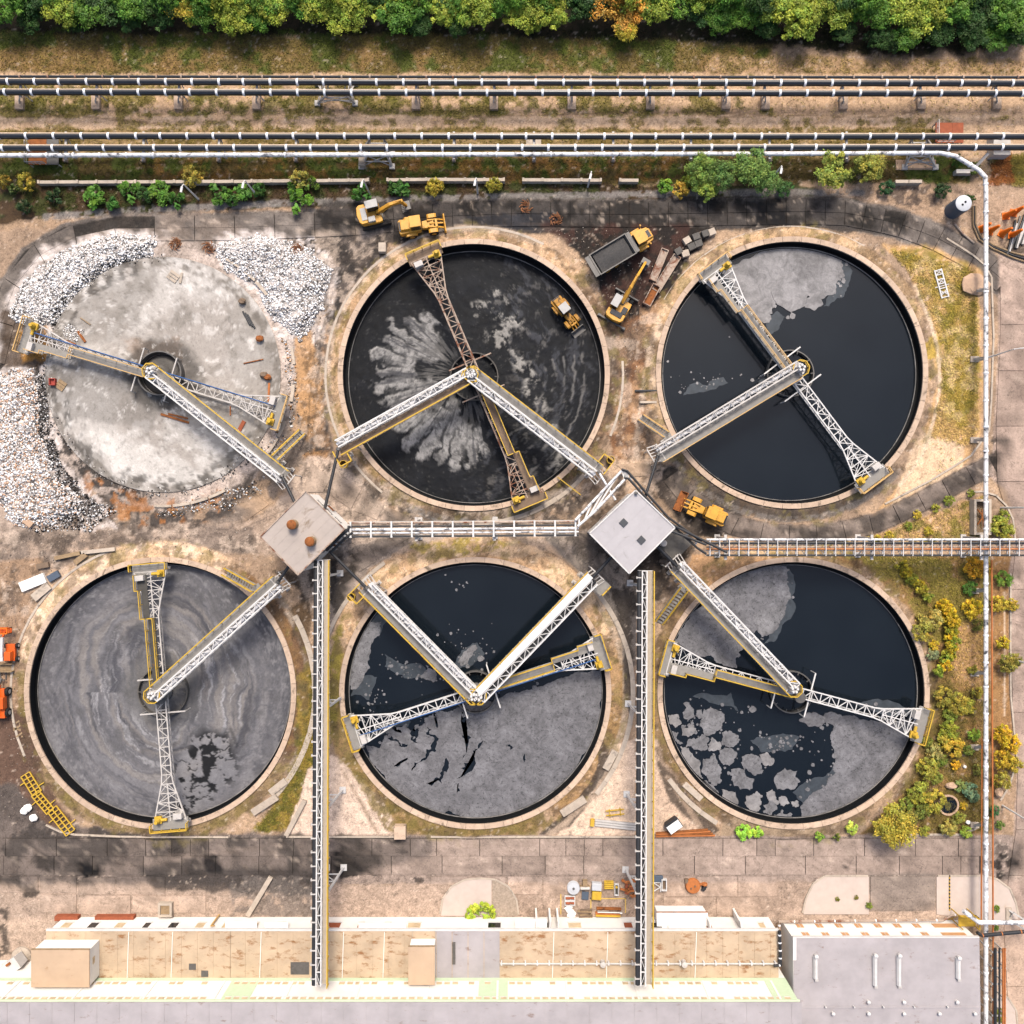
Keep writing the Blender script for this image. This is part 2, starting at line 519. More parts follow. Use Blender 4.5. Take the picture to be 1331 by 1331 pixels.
class Painter:
    def __init__(s, x, y, base):
        s.x = x; s.y = y; s.n = 0
        s.col = np.tile(np.array(lin(base)), (x.size, 1))
    def put(s, m, hexc, op=1.0):
        m = (np.clip(m, 0, 1)*op)[:, None]
        s.col = s.col*(1-m) + np.array(lin(hexc))*m
    def noise(s, size, octv=4, seed=None):
        s.n += 1
        return fbm(s.x, s.y, size, octv, s.n if seed is None else seed)
    def sub(s, poly, pad):
        xs = [p[0] for p in poly]; ys = [p[1] for p in poly]
        return np.nonzero((s.x > min(xs)-pad) & (s.x < max(xs)+pad) & (s.y > min(ys)-pad) & (s.y < max(ys)+pad))[0]
    def poly(s, poly, hexc, op=1.0, feather=2.0, warp=6.0, wsize=14.0, patch=None, psize=12.0, hard=0.05):
        s.n += 1
        i = s.sub(poly, warp+feather+3)
        if i.size == 0: return
        x, y = s.x[i], s.y[i]
        d = poly_sd(poly, x, y)
        if warp: d = d + (fbm(x, y, wsize, 6, s.n, 0.62)-0.5)*2.6*warp
        feather = feather*0.45
        m = sst(-feather, feather, d)
        if patch is not None:
            m = m*sst(patch-hard, patch+hard, fbm(x, y, psize, 5, s.n+50, 0.6))
        m = (m*op)[:, None]
        s.col[i] = s.col[i]*(1-m) + np.array(lin(hexc))*m
    def path(s, path, hexc, width, op=1.0, feather=1.5, warp=2.0, wsize=10.0, patch=None, psize=8.0):
        s.n += 1
        i = s.sub(path, width+warp+feather+3)
        if i.size == 0: return
        x, y = s.x[i], s.y[i]
        d = width/2 - path_d(path, x, y) + (fbm(x, y, wsize, 3, s.n)-0.5)*2*warp
        m = sst(-feather, feather, d)
        if patch is not None:
            m = m*sst(patch-0.05, patch+0.05, fbm(x, y, psize, 4, s.n+50))
        m = (m*op)[:, None]
        s.col[i] = s.col[i]*(1-m) + np.array(lin(hexc))*m
    def ring(s, c, r0, r1, hexc, op=1.0, feather=1.5, warp=2.0, a0=0, a1=360, patch=None, psize=10):
        s.n += 1
        i = np.nonzero((abs(s.x-c[0]) < r1+8) & (abs(s.y-c[1]) < r1+8))[0]
        x, y = s.x[i]-c[0], c[1]-s.y[i]
        r = np.hypot(x, y); th = np.degrees(np.arctan2(y, x)) % 360
        w = (fbm(s.x[i], s.y[i], 12, 3, s.n)-0.5)*2*warp
        m = sst(-feather, feather, r+w-r0)*sst(-feather, feather, r1-r-w)
        da = (th-a0) % 360; span = (a1-a0) if a1-a0 == 360 else (a1-a0) % 360
        if span < 360: m = m*sst(0, 6, da)*sst(0, 6, span-da)
        if patch is not None:
            m = m*sst(patch-0.05, patch+0.05, fbm(s.x[i], s.y[i], psize, 4, s.n+50))
        m = (m*op)[:, None]
        s.col[i] = s.col[i]*(1-m) + np.array(lin(hexc))*m

TANKS = [(212, 487), (616, 488), (1028, 485), (210, 900), (618, 900), (1030, 900)]
TR = 17.6

# ground grid in photo pixels, 0.2 m cells in the plant, long steps out to the horizon
fine = np.arange(-40, 1371.1, 2.0)
far = np.array([20, 60, 150, 400, 1000, 3000, 9000, 25000.0])
ax1 = np.concatenate([-40-far[::-1], fine, 1371-0.0+far])
NX = ax1.size
gx, gy = np.meshgrid(ax1, ax1)            # gx: px, gy: py
G = Painter(gx.ravel(), gy.ravel(), '#b49a7e')
SAND, SAND2, PALE = '#c9ac8b', '#dcc4a8', '#e4d2be'
DK, DK2, RUSTD = '#4a4744', '#34322f', '#5a4036'
GRS, GRS2, GRS3, OCH = '#76743a', '#5c6a2e', '#8b7d42', '#b99a4a'

big = G.noise(120, 4); mid = G.noise(30, 5); small = G.noise(9, 4)
G.put(sst(0.45, 0.65, mid), '#a08a70', 0.6)
# --- north strip
G.poly([(-60,-60),(1400,-60),(1400,50),(1180,72),(1000,58),(620,52),(300,48),(-60,52)], '#4a4130', 1, 8, 10, 25)
G.poly([(-60,-60),(1400,-60),(1400,50),(1180,72),(1000,58),(620,52),(300,48),(-60,52)], '#33381f', 0.8, 8, 10, 25, patch=0.5)
G.poly([(-60,44),(620,46),(900,55),(1000,62),(1000,100),(-60,100)], '#857346', 1, 7, 7, 25)
G.poly([(-60,40),(620,44),(1000,62),(1000,98),(-60,98)], '#5f6d30', 0.85, 5, 9, 25, patch=0.54, psize=26)
G.poly([(-60,60),(900,66),(1000,72),(1000,98),(-60,98)], '#9c7f55', 0.8, 5, 7, 25, patch=0.57, psize=34)
G.poly([(930,74),(1400,78),(1400,100),(900,100)], '#b39672', 1, 6, 6, 25)
G.poly([(930,70),(1400,78),(1400,100),(900,100)], '#80703f', 0.7, 6, 6, 25, patch=0.56)
G.poly([(-60,95),(1400,95),(1400,175),(-60,175)], SAND, 1, 5, 5, 25)
G.poly([(-60,98),(980,98),(1010,150),(-60,160)], '#8d8048', 0.9, 4, 6, 22, patch=0.5, psize=24)
G.poly([(-60,108),(980,108),(980,150),(-60,150)], '#6f6f30', 0.7, 4, 6, 22, patch=0.57, psize=18)
G.poly([(-60,152),(1400,150),(1400,166),(-60,168)], '#d0b698', 0.9, 4, 5, 25, patch=0.42, psize=26)
G.poly([(-60,160),(1400,150),(1400,172),(-60,172)], '#87793f', 0.7, 3, 5, 22, patch=0.56, psize=16)
for w0 in ([(600,152),(760,148),(900,146),(1000,150)], [(930,152),(1050,150),(1150,152),(1220,138)], [(20,152),(100,150),(220,162)]):
    G.path(w0, '#8a735a', 2.0, 0.7, 1.0, 2.0)
G.poly([(-60,168),(1230,168),(1230,212),(-60,214)], '#857341', 1, 4, 5, 22)
G.poly([(-60,168),(1230,168),(1230,212),(-60,214)], '#ae946c', 0.8, 4, 5, 22, patch=0.52, psize=20)
G.poly([(-60,205),(1260,205),(1260,240),(-60,240)], '#6e5f38', 1, 5, 5, 22)
G.poly([(-60,203),(1260,203),(1260,240),(-60,240)], '#5a6a2c', 0.9, 4, 5, 18, patch=0.5, psize=16)
G.poly([(200,205),(900,205),(900,236),(200,236)], '#95703f', 0.8, 4, 5, 18, patch=0.56, psize=18)
G.poly([(-60,236),(860,240),(1000,240),(1200,236),(1200,262),(860,262),(420,268),(60,282),(-60,300)], '#5c4a35', 1, 3, 4, 18)
G.poly([(-60,230),(860,240),(1000,240),(1200,236),(1200,262),(860,262),(420,268),(60,282),(-60,300)], '#4a552a', 0.8, 3, 4, 18, patch=0.5, psize=14)
G.poly([(1040,240),(1200,236),(1260,280),(1200,290),(1120,262)], '#b39a80', 1, 5, 6, 18)
G.poly([(1150,245),(1215,240),(1220,268),(1165,268)], '#6d6056', 0.9, 5, 6, 14, patch=0.45)
G.poly([(1225,160),(1345,150),(1345,205),(1260,215)], '#c6ab8c', 1, 5, 5, 20)
G.poly([(1290,205),(1345,200),(1345,250),(1300,255)], '#a08f50', 1, 5, 5, 20)
G.poly([(1288,215),(1312,200),(1318,235),(1296,262),(1284,250)], '#b26a45', 0.9, 4, 5, 16)
G.poly([(1225,240),(1345,240),(1345,340),(1270,330),(1225,290)], '#b79f86', 1, 5, 5, 20)
G.poly([(1260,300),(1345,300),(1345,345),(1290,340)], '#4c4642', 0.8, 5, 6, 16, patch=0.42)
# path slabs row under the hedge
G.path([(60,282),(200,272),(420,262),(640,256),(840,252),(1000,250),(1120,250)], '#8f8b86', 9, 0.85, 1.5, 2, patch=0.36)

# --- yard between the basins: worked earth
G.poly([(-60,300),(1300,296),(1300,1085),(-60,1085)], '#a8927b', 1, 6, 8, 40)
G.poly([(-60,300),(1300,296),(1300,1085),(-60,1085)], '#c4a98a', 0.8, 6, 8, 40, patch=0.5, psize=40)
# north road bed (concrete under sludge)
NROAD = [(-10,470),(2,420),(14,380),(42,338),(88,310),(150,297),(300,296),(440,291),(540,283),(660,278),(830,279),(1040,275),(1100,277),(1165,290),(1215,308),(1275,340),(1312,372)]
G.path(NROAD, '#8b847c', 40, 1, 2, 3)
G.path(NROAD, '#6d6761', 40, 0.8, 2, 3, patch=0.46, psize=22)
G.poly([(420,262),(1080,258),(1180,280),(1180,306),(1030,296),(900,300),(800,300),(600,305),(430,330),(390,330),(400,290)], '#57534f', 0.95, 6, 6, 20)
G.poly([(420,262),(1080,258),(1180,280),(1180,300),(1030,292),(900,300),(800,300),(600,305),(430,330),(400,330),(400,290)], '#34322f', 0.85, 5, 6, 18, patch=0.5, psize=20)
G.poly([(600,280),(720,276),(740,300),(640,302)], '#3f4146', 0.9, 3, 4, 14)
G.poly([(985,262),(1025,262),(1025,294),(980,294)], '#26272a', 0.85, 3, 3, 10)
# black sludge wedge between basins 2 and 3
G.poly([(690,290),(900,292),(930,298),(890,350),(862,400),(838,430),(800,440),(790,410),(770,350),(735,312)], '#3b3632', 1, 6, 6, 20)
G.poly([(690,290),(900,292),(862,400),(838,430),(800,440),(790,410),(770,350),(735,312)], '#5b4038', 0.75, 6, 6, 20, patch=0.52, psize=18)
G.poly([(790,420),(870,400),(862,450),(838,520),(838,590),(800,600),(790,560),(806,500)], '#8f6a4c', 1, 8, 6, 20)
G.poly([(790,420),(880,380),(862,450),(838,520),(838,590),(800,600),(790,560),(806,500)], '#bd9a76', 0.85, 6, 6, 20, patch=0.5, psize=18)
G.path([(868,395),(850,440),(840,490),(832,540),(828,590)], '#cdbba6', 9, 0.8, 2, 2, patch=0.35)
G.path([(896,336),(930,320),(985,304),(1040,299)], '#cdb79c', 7, 0.8, 2, 2)
# wedge left of basin 2
G.poly([(380,320),(470,310),(500,330),(455,375),(432,440),(428,520),(432,600),(425,640),(395,600),(392,480),(425,400),(430,350)], '#6f6760', 1, 7, 7, 22)
G.poly([(380,310),(500,310),(500,335),(455,375),(432,440),(428,520),(410,640),(392,480),(425,400)], '#3b3936', 0.8, 5, 7, 22, patch=0.52, psize=20)
G.poly([(398,440),(428,420),(426,600),(440,640),(400,620),(380,560)], '#b98f62', 0.7, 7, 6, 22, patch=0.45, psize=18)
# --- basin 1: rubble and cracked aprons
T1 = TANKS[0]
G.ring(T1, 140, 178, '#b0a498', 1, 3, 4)
G.ring(T1, 150, 170, '#3c3a38', 0.9, 3, 5, 100, 265, patch=0.42, psize=8)
G.ring(T1, 178, 215, '#8d8277', 0.9, 6, 8, 0, 360, patch=0.4, psize=20)
G.ring(T1, 172, 200, '#55504b', 0.9, 5, 7, 210, 330, patch=0.5, psize=12)
G.ring(T1, 158, 200, '#b9793a', 0.6, 5, 6, 230, 300, patch=0.58, psize=12)
G.ring(T1, 152, 172, '#cfc2b6', 0.8, 3, 3, 275, 80, patch=0.4, psize=10)
RUB = [[(8,412),(28,366),(80,324),(150,304),(202,308),(196,332),(142,350),(100,382),(76,418),(40,430)],
       [(276,318),(332,304),(400,322),(430,350),(420,402),(390,440),(350,414),(334,374),(296,350)],
       [(-8,486),(44,478),(52,560),(72,620),(102,646),(104,664),(60,682),(18,684),(-8,640)]]
for q, w0 in (([(-10,450),(10,380),(60,320),(150,298),(215,300),(212,330),(150,360),(96,400),(70,440)], 0.44), ([(268,312),(340,298),(410,312),(440,350),(432,420),(395,460),(350,430),(300,360)], 0.46), ([(-20,440),(70,460),(80,600),(130,650),(150,690),(-20,705)], 0.42)):
    G.poly(q, '#cdc4bb', 0.85, 4, 12, 16, patch=w0, psize=16)
    G.poly(q, '#e2dcd6', 0.7, 4, 12, 16, patch=0.55, psize=6)
for q in RUB:
    G.poly(q, '#d5d0cb', 1, 4, 9, 12)
    G.poly(q, '#a39c95', 0.8, 4, 6, 12, patch=0.5, psize=8)
for q in ([(196,318),(190,338),(142,352),(104,384),(84,420),(66,425),(62,405),(96,372),(140,340)], [(46,470),(66,500),(66,560),(84,610),(110,640),(102,655),(70,622),(48,560),(40,500)]):
    G.poly(q, '#2f2e2e', 0.9, 3, 5, 10, patch=0.38, psize=6)
G.poly([(0,405),(20,400),(52,425),(60,470),(44,480),(0,478)], '#5b4a38', 0.9, 5, 6, 14)
G.poly([(22,430),(60,425),(66,470),(30,470)], '#b98840', 0.8, 5, 5, 12)
G.poly([(40,620),(110,640),(150,665),(120,690),(40,690)], '#4a4541', 0.8, 6, 8, 16, patch=0.46, psize=10)
G.poly([(385,440),(400,430),(420,480),(418,560),(395,580),(382,500)], '#c29a6c', 0.9, 6, 6, 18)
G.poly([(-60,640),(0,660),(110,690),(330,680),(380,640),(440,600),(450,650),(600,690),(760,700),(700,720),(330,722),(200,712),(100,730),(-60,800)], '#b3a18f', 0.9, 8, 9, 30)
G.poly([(-60,660),(110,690),(330,680),(330,715),(200,708),(90,735),(-60,800)], '#857a70', 0.7, 6, 8, 22, patch=0.5, psize=26)
G.poly([(400,590),(450,600),(520,680),(600,700),(440,720),(360,660)], '#c6b5a3', 0.95, 6, 5, 22)
G.poly([(445,590),(480,615),(560,665),(660,672),(740,640),(770,640),(740,680),(600,690),(500,680)], '#5d5852', 0.8, 6, 5, 16, patch=0.42)
G.poly([(780,600),(850,590),(870,625),(838,632),(800,640)], '#cdb59a', 0.9, 6, 5, 18)
G.poly([(840,600),(880,605),(960,660),(985,690),(900,700),(860,650)], '#45423f', 0.95, 5, 5, 18)
# --- ring banks round each basin
def bank(c, a=SAND, b=SAND2, r1=196, op=0.9, a0=0, a1=360):
    G.ring(c, 168, r1, a, op, 2.5, 4, a0, a1)
    G.ring(c, 168, r1-2, b, 0.8, 2, 4, a0, a1, patch=0.5, psize=16)
bank(TANKS[1], '#bf9f7a', '#d2b592', 192, 0.9, 40, 250)
bank(TANKS[1], '#8c735a', '#6a5a4a', 188, 0.9, 250, 400)
G.ring(TANKS[1], 178, 186, '#80703a', 0.7, 2, 3, 120, 240, patch=0.52)
G.ring(TANKS[1], 186, 195, '#c9b69e', 0.8, 1, 1, 60, 255, patch=0.3)
G.ring(TANKS[1], 176, 188, '#54502f', 0.8, 2, 2, 255, 320, patch=0.42)
G.ring(TANKS[1], 186, 196, '#8d8c87', 0.9, 1, 1, 240, 325, patch=0.3)
bank(TANKS[2], '#c6a880', '#d8bd98', 190, 0.9, 20, 200)
G.ring(TANKS[2], 176, 192, '#57524d', 0.9, 3, 3, 205, 320)
G.ring(TANKS[2], 186, 194, '#8a847c', 0.8, 1, 1, 205, 320, patch=0.35)
bank(TANKS[3], '#d6b995', '#e6cfb3', 196, 0.95, 60, 170)
bank(TANKS[3], '#a08a66', '#8a7a4a', 192, 0.9, 170, 330)
bank(TANKS[3], '#7f6248', '#93744f', 192, 0.9, 330, 420)
G.ring(TANKS[3], 190, 200, '#a89c8c', 0.8, 1, 1, 325, 400, patch=0.35)
bank(TANKS[4], '#cfae87', '#dfc4a0', 204, 0.95, 20, 160)
bank(TANKS[4], '#a98d5f', '#8d7c48', 196, 0.9, 160, 300)
bank(TANKS[4], '#bb9a70', '#a98a5c', 200, 0.9, 300, 380)
G.poly([(520,706),(600,700),(680,704),(640,716),(560,728)], '#b9a64e', 0.8, 4, 5, 14, patch=0.46)
G.ring(TANKS[4], 192, 202, '#b7a690', 0.8, 1, 1, 320, 400, patch=0.35)
bank(TANKS[5], '#cbb08a', '#b59a66', 194, 0.9, 60, 140)
bank(TANKS[5], '#8c7654', '#a98d68', 190, 0.9, 140, 300)
G.ring(TANKS[5], 176, 190, '#b7a28a', 0.7, 2, 3, 240, 300, patch=0.45)
# --- concrete apron in the middle, dark patches by the towers, painted shade below the tan-roofed one
G.poly([(440,720),(520,690),(540,700),(480,740),(445,790),(428,830),(428,740)], '#9b9085', 1, 3, 3, 16)
G.poly([(380,740),(470,720),(455,760),(440,800),(425,780),(400,770)], '#35332f', 0.8, 5, 6, 14)  # cast shade south of the tan-roofed tower, put into the ground colour
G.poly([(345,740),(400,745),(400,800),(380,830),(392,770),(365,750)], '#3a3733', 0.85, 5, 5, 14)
G.poly([(700,690),(770,690),(800,740),(830,760),(826,860),(812,900),(808,830),(780,770),(735,730)], '#8d857b', 1, 3, 3, 16)
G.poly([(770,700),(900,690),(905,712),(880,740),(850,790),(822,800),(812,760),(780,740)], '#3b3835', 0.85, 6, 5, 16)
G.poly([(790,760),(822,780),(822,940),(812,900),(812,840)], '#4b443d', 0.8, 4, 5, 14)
G.poly([(376,790),(404,780),(404,1000),(390,985),(400,900),(394,850)], '#6e5a42', 0.9, 5, 5, 14)
G.poly([(385,880),(410,860),(410,1020),(380,1080),(330,1080),(360,1040),(385,985)], '#9a8440', 0.95, 5, 6, 18)
G.poly([(385,880),(410,860),(410,1020),(380,1080),(330,1080),(360,1040),(385,985)], '#6c6c34', 0.8, 5, 6, 18, patch=0.52)
G.poly([(428,830),(446,800),(440,960),(428,970)], '#958a3e', 0.9, 5, 5, 16, patch=0.4)
G.poly([(400,1000),(432,980),(500,1040),(520,1088),(372,1088)], '#dac6b2', 1, 3, 3, 14)
G.path([(444,1000),(470,1045),(490,1082)], '#9b8770', 4, 0.7, 2, 2)
G.poly([(450,990),(490,1030),(560,1068),(540,1086),(500,1078)], '#8c7b45', 0.8, 4, 4, 14, patch=0.4)
G.poly([(560,1074),(720,1060),(740,1066),(690,1084),(540,1086)], '#8b7a48', 0.8, 4, 4, 14, patch=0.4)
G.poly([(790,970),(826,960),(826,1088),(722,1088),(762,1050)], '#dcc6ae', 1, 3, 3, 16)
G.poly([(780,950),(800,1000),(740,1075),(700,1086),(745,1050),(775,1000)], '#57514b', 0.9, 3, 3, 14)
G.path([(802,985),(775,1030),(735,1070),(712,1086)], '#b6a48f', 8, 0.9, 1.5, 1.5)
G.poly([(846,940),(862,985),(900,1040),(930,1086),(846,1088)], '#cfb8a0', 1, 4, 4, 16)
G.poly([(850,980),(875,1010),(935,1080),(915,1086),(870,1040)], '#4c453e', 0.85, 4, 4, 14)
G.path([(868,1010),(895,1050),(912,1080)], '#a99580', 7, 0.9, 1.5, 1.5)
G.poly([(940,1062),(1000,1070),(1120,1072),(1140,1084),(940,1088)], '#a8957c', 0.9, 4, 4, 14)
# west yard
G.poly([(-60,740),(60,720),(36,800),(24,900),(40,1000),(90,1090),(-60,1090)], '#a98f75', 1, 6, 6, 20)
G.poly([(-60,940),(30,920),(60,1010),(110,1088),(-60,1088)], '#6d564a', 0.9, 8, 8, 20)
G.poly([(-60,1030),(20,1020),(70,1088),(-60,1090)], '#6a645f', 0.9, 6, 6, 20)
# east meadow by basin 3, garden by basin 6
G.poly([(1150,320),(1200,318),(1275,350),(1278,560),(1260,600),(1200,640),(1140,665),(1190,600),(1218,500),(1212,420),(1180,350)], '#cda979', 1, 5, 6, 22)
G.poly([(1160,325),(1205,322),(1270,350),(1272,500),(1256,570),(1226,540),(1228,450),(1212,390)], '#b49a52', 0.95, 6, 8, 24, patch=0.44, psize=18)
G.poly([(1160,325),(1205,322),(1270,350),(1272,500),(1256,570),(1226,540),(1228,450),(1212,390)], '#8d863c', 0.6, 6, 8, 24, patch=0.56, psize=10)
G.poly([(1160,325),(1270,350),(1272,560),(1226,540),(1212,390)], '#d8bd92', 0.8, 6, 8, 24, patch=0.57, psize=14)
G.poly([(1200,440),(1222,430),(1222,480),(1206,500)], '#c4a83e', 0.8, 4, 5, 14, patch=0.42)
G.poly([(1195,560),(1255,580),(1250,610),(1200,640),(1160,655)], '#dcc3a2', 0.9, 6, 6, 18)
G.path([(1190,372),(1206,410),(1218,450),(1222,500),(1214,545),(1200,590),(1170,630)], '#d9c7ac', 5, 0.8, 1.5, 2)
G.poly([(900,700),(1080,710),(1200,672),(1285,640),(1290,700),(900,706)], '#c7a47a', 1, 5, 5, 18)
G.poly([(1000,712),(1120,700),(1200,672),(1285,640),(1290,700)], '#8d8440', 0.75, 5, 5, 18, patch=0.5)
G.poly([(900,722),(1030,722),(960,738),(905,770),(880,760)], '#cba479', 1, 5, 4, 16)
G.poly([(1080,722),(1288,722),(1290,1084),(1120,1084),(1180,1020),(1212,920),(1208,850),(1180,790),(1130,745)], '#a08055', 1, 5, 6, 22)
G.poly([(1100,722),(1288,722),(1290,800),(1250,860),(1210,840),(1180,790),(1130,745)], '#8f8544', 0.8, 6, 8, 24, patch=0.46, psize=22)
G.poly([(1200,860),(1288,880),(1290,1084),(1120,1084),(1180,1020)], '#75683a', 0.85, 6, 8, 24, patch=0.44, psize=18)
G.poly([(1230,820),(1275,800),(1275,900),(1240,880)], '#c39d72', 0.8, 6, 6, 20)
G.poly([(1290,720),(1315,720),(1315,1000),(1290,1040)], '#a98458', 1, 4, 3, 18)
G.path([(1306,770),(1306,930)], '#d8c4aa', 3, 0.8, 1, 1)
# T3 loop road, east road
LOOP = [(872,618),(888,640),(915,664),(955,684),(1000,694),(1040,696),(1090,692),(1140,680),(1190,656),(1240,630),(1290,604)]
G.path(LOOP, '#8d8278', 28, 1, 2, 2)
G.path(LOOP, '#55504b', 26, 0.8, 2, 3, patch=0.45, psize=20)
EROAD = [(1298,330),(1345,330),(1345,1345),(1296,1345),(1300,1180),(1318,1090),(1322,1000),(1312,900),(1312,740),(1320,700),(1306,640),(1288,620),(1292,560),(1298,440)]
G.poly(EROAD, '#b8a596', 1, 2, 1, 20)
G.poly(EROAD, '#a39184', 0.7, 2, 1, 20, patch=0.52, psize=30)
G.poly([(1288,570),(1310,570),(1306,620),(1290,640)], '#4c4742', 0.85, 4, 4, 12, patch=0.4)
# --- south road and yard
G.poly([(-60,1086),(1320,1086),(1320,1150),(-60,1150)], '#a5968a', 1, 2, 2, 20)
G.poly([(-60,1060),(60,1075),(300,1086),(560,1086),(560,1110),(420,1150),(300,1160),(180,1150),(60,1180),(20,1250),(-60,1300)], '#7b726b', 0.95, 8, 8, 26)
G.poly([(-60,1060),(60,1075),(300,1086),(480,1086),(470,1110),(420,1150),(300,1150),(180,1140),(60,1180),(20,1250),(-60,1300)], '#4a4744', 0.75, 6, 8, 24, patch=0.53, psize=26)
for k in range(16):        # wheel tracks sweeping round the south-west corner
    r0 = 40 + k*9
    G.path([(-20+r0*0.1, 1240-k*5), (20+r0*0.5, 1190-k*4), (90+r0*0.9, 1140-k*2.2), (200+r0*1.2, 1112-k*1.2)], ('#a89a8e', '#5a544f')[k % 2], 2.4, 0.5, 1, 1.2, patch=0.42, psize=20)
G.poly([(-60,1150),(540,1150),(560,1200),(-60,1210)], '#b7a594', 0.9, 6, 7, 26)
G.poly([(180,1128),(330,1128),(440,1130),(430,1165),(340,1160),(200,1158)], '#4f4b48', 0.85, 6, 6, 20)
G.poly([(300,1140),(410,1140),(405,1190),(300,1190)], '#7b756f', 0.7, 6, 6, 18, patch=0.45)
G.poly([(100,1122),(112,1120),(130,1128),(132,1138),(112,1140),(102,1132)], '#1f2023', 1, 2, 2, 8)
G.poly([(432,1106),(444,1104),(466,1120),(474,1136),(440,1142),(430,1124)], '#202124', 1, 2, 2, 8)
G.poly([(440,1096),(500,1100),(490,1140),(440,1140)], '#4a4642', 0.8, 4, 4, 12, patch=0.42)
G.poly([(262,1112),(285,1112),(290,1132),(268,1136)], '#232427', 0.9, 3, 3, 10)
for a, b, r in ((515,1094,9),(478,1160,9),(514,1160,8),(523,1108,6),(58,1122,16),(40,1160,12),(545,1145,7)):
    G.poly([(a-r,b-r*0.6),(a+r*0.4,b-r*0.8),(a+r,b),(a+r*0.3,b+r*0.7),(a-r*0.7,b+r*0.5)], '#413e3b', 0.8, 2, 3, 7)
G.poly([(-60,1210),(40,1190),(70,1200),(60,1345),(-60,1345)], '#c0ad9a', 0.95, 6, 5, 20)
G.poly([(-60,1190),(10,1180),(14,1240),(-60,1280)], '#3e3c3a', 0.8, 5, 6, 16, patch=0.4)
G.poly([(420,1150),(1300,1146),(1300,1200),(420,1200)], '#bda996', 1, 4, 4, 20)
G.poly([(660,1146),(1060,1146),(1060,1200),(660,1200)], '#a59281', 0.7, 6, 6, 26, patch=0.45)
G.poly([(1130,1136),(1216,1136),(1216,1184),(1130,1184)], '#958a80', 1, 1.5, 1, 10)
G.poly([(1290,1095),(1331,1095),(1331,1150),(1300,1150)], '#6b635c', 0.8, 5, 5, 14, patch=0.44)
for a, b, r in ((1296,1124,9),(1316,1122,10),(1300,1138,6),(1305,1112,5),(1100,1128,5)):
    G.poly([(a-r,b-r*0.5),(a+r*0.4,b-r*0.8),(a+r,b),(a+r*0.3,b+r*0.7),(a-r*0.7,b+r*0.5)], '#33312f', 0.9, 2, 3, 6)
G.poly([(1290,1200),(1345,1200),(1345,1345),(1290,1345)], '#c7b09b', 1, 2, 1, 20)
# traffic film and spilled sludge between the basins, worked into the paler soil
for q in ([(430,600),(620,668),(780,620),(860,600),(900,690),(880,770),(830,800),(780,730),(600,700),(450,740),(400,800),(380,720)], [(0,690),(330,680),(340,720),(200,712),(90,735),(30,800),(0,800)], [(390,300),(500,300),(430,440),(425,620),(395,620)], [(780,440),(866,400),(850,600),(790,600)]):
    G.poly(q, '#6e645a', 0.55, 6, 8, 24, patch=0.53, psize=30)
    G.poly(q, '#3f3a36', 0.5, 5, 8, 18, patch=0.58, psize=14)
    G.poly(q, '#d9c8b4', 0.4, 5, 8, 18, patch=0.57, psize=18)
for c0 in TANKS[1:]:
    G.ring(c0, 170, 192, '#6f5d49', 0.6, 2, 5, 0, 360, patch=0.55, psize=14)
    G.ring(c0, 170, 200, '#8a7f48', 0.5, 2, 5, 0, 360, patch=0.6, psize=12)
# tyre and track marks
for q, h in (([(420,320),(470,300),(560,300),(660,296),(760,292)], '#6f665e'), ([(400,620),(405,520),(415,430),(440,340),(500,300)], '#3a3632'), ([(760,300),(800,330),(830,400),(815,470),(808,560),(815,610)], '#7d6858'), ([(870,640),(920,680),(1000,700),(1120,690),(1220,650),(1300,600)], '#4a443f'), ([(20,820),(10,760),(40,710),(140,700),(300,690),(390,650)], '#6b6058'), ([(1320,340),(1316,460),(1312,600),(1326,720),(1328,900)], '#83746a'), ([(1180,285),(1260,325),(1310,380),(1318,460)], '#5a524b')):
    for off in (-4, 4, 7):
        G.path([(x+off*0.7, y+off*0.7) for x, y in q], h, 1.8, 0.5, 0.8, 1.0, patch=0.42, psize=16)
# speckle: litter, pebbles, thin soil
G.put(sst(0.70, 0.80, G.noise(4, 3)), '#e2d3c0', 0.35)
G.put(sst(0.66, 0.78, G.noise(6, 4)), '#3a322b', 0.35)
G.put(sst(0.62, 0.75, G.noise(3.5, 3)), '#5b4c3c', 0.25)

G.col = np.clip(G.col*np.array([1.12, 1.05, 1.03]), 0, 0.8)
GC = G.col.reshape(NX, NX, 3).copy()
i0 = int(np.where(ax1 == fine[0])[0][0])
def ground_col(px, py):
    u = np.clip((np.asarray(px, float)+40)/2.0, 0, fine.size-1.001); v = np.clip((np.asarray(py, float)+40)/2.0, 0, fine.size-1.001)
    a = np.floor(u).astype(int); b = np.floor(v).astype(int)
    fu = (u-a)[..., None]; fv = (v-b)[..., None]
    a = a+i0; b = b+i0
    return (GC[b, a]*(1-fu)+GC[b, a+1]*fu)*(1-fv)+(GC[b+1, a]*(1-fu)+GC[b+1, a+1]*fu)*fv

def set_col(me, col, name='Col'):
    at = me.attributes.new(name, 'FLOAT_COLOR', 'POINT')
    c = np.ones((len(me.vertices), 4), dtype=np.float32)
    c[:, :3] = col
    at.data.foreach_set('color', c.ravel())

# dirt-filled joints below the slabs
def joints():
    for p, w in ((NROAD, 34), (LOOP, 26)):
        G.path(p, '#35312d', w-3, 0.85, 1.0, 0)
    G.poly([(4,1090),(1278,1090),(1278,1136),(4,1136)], '#3d3833', 0.8, 1, 0)
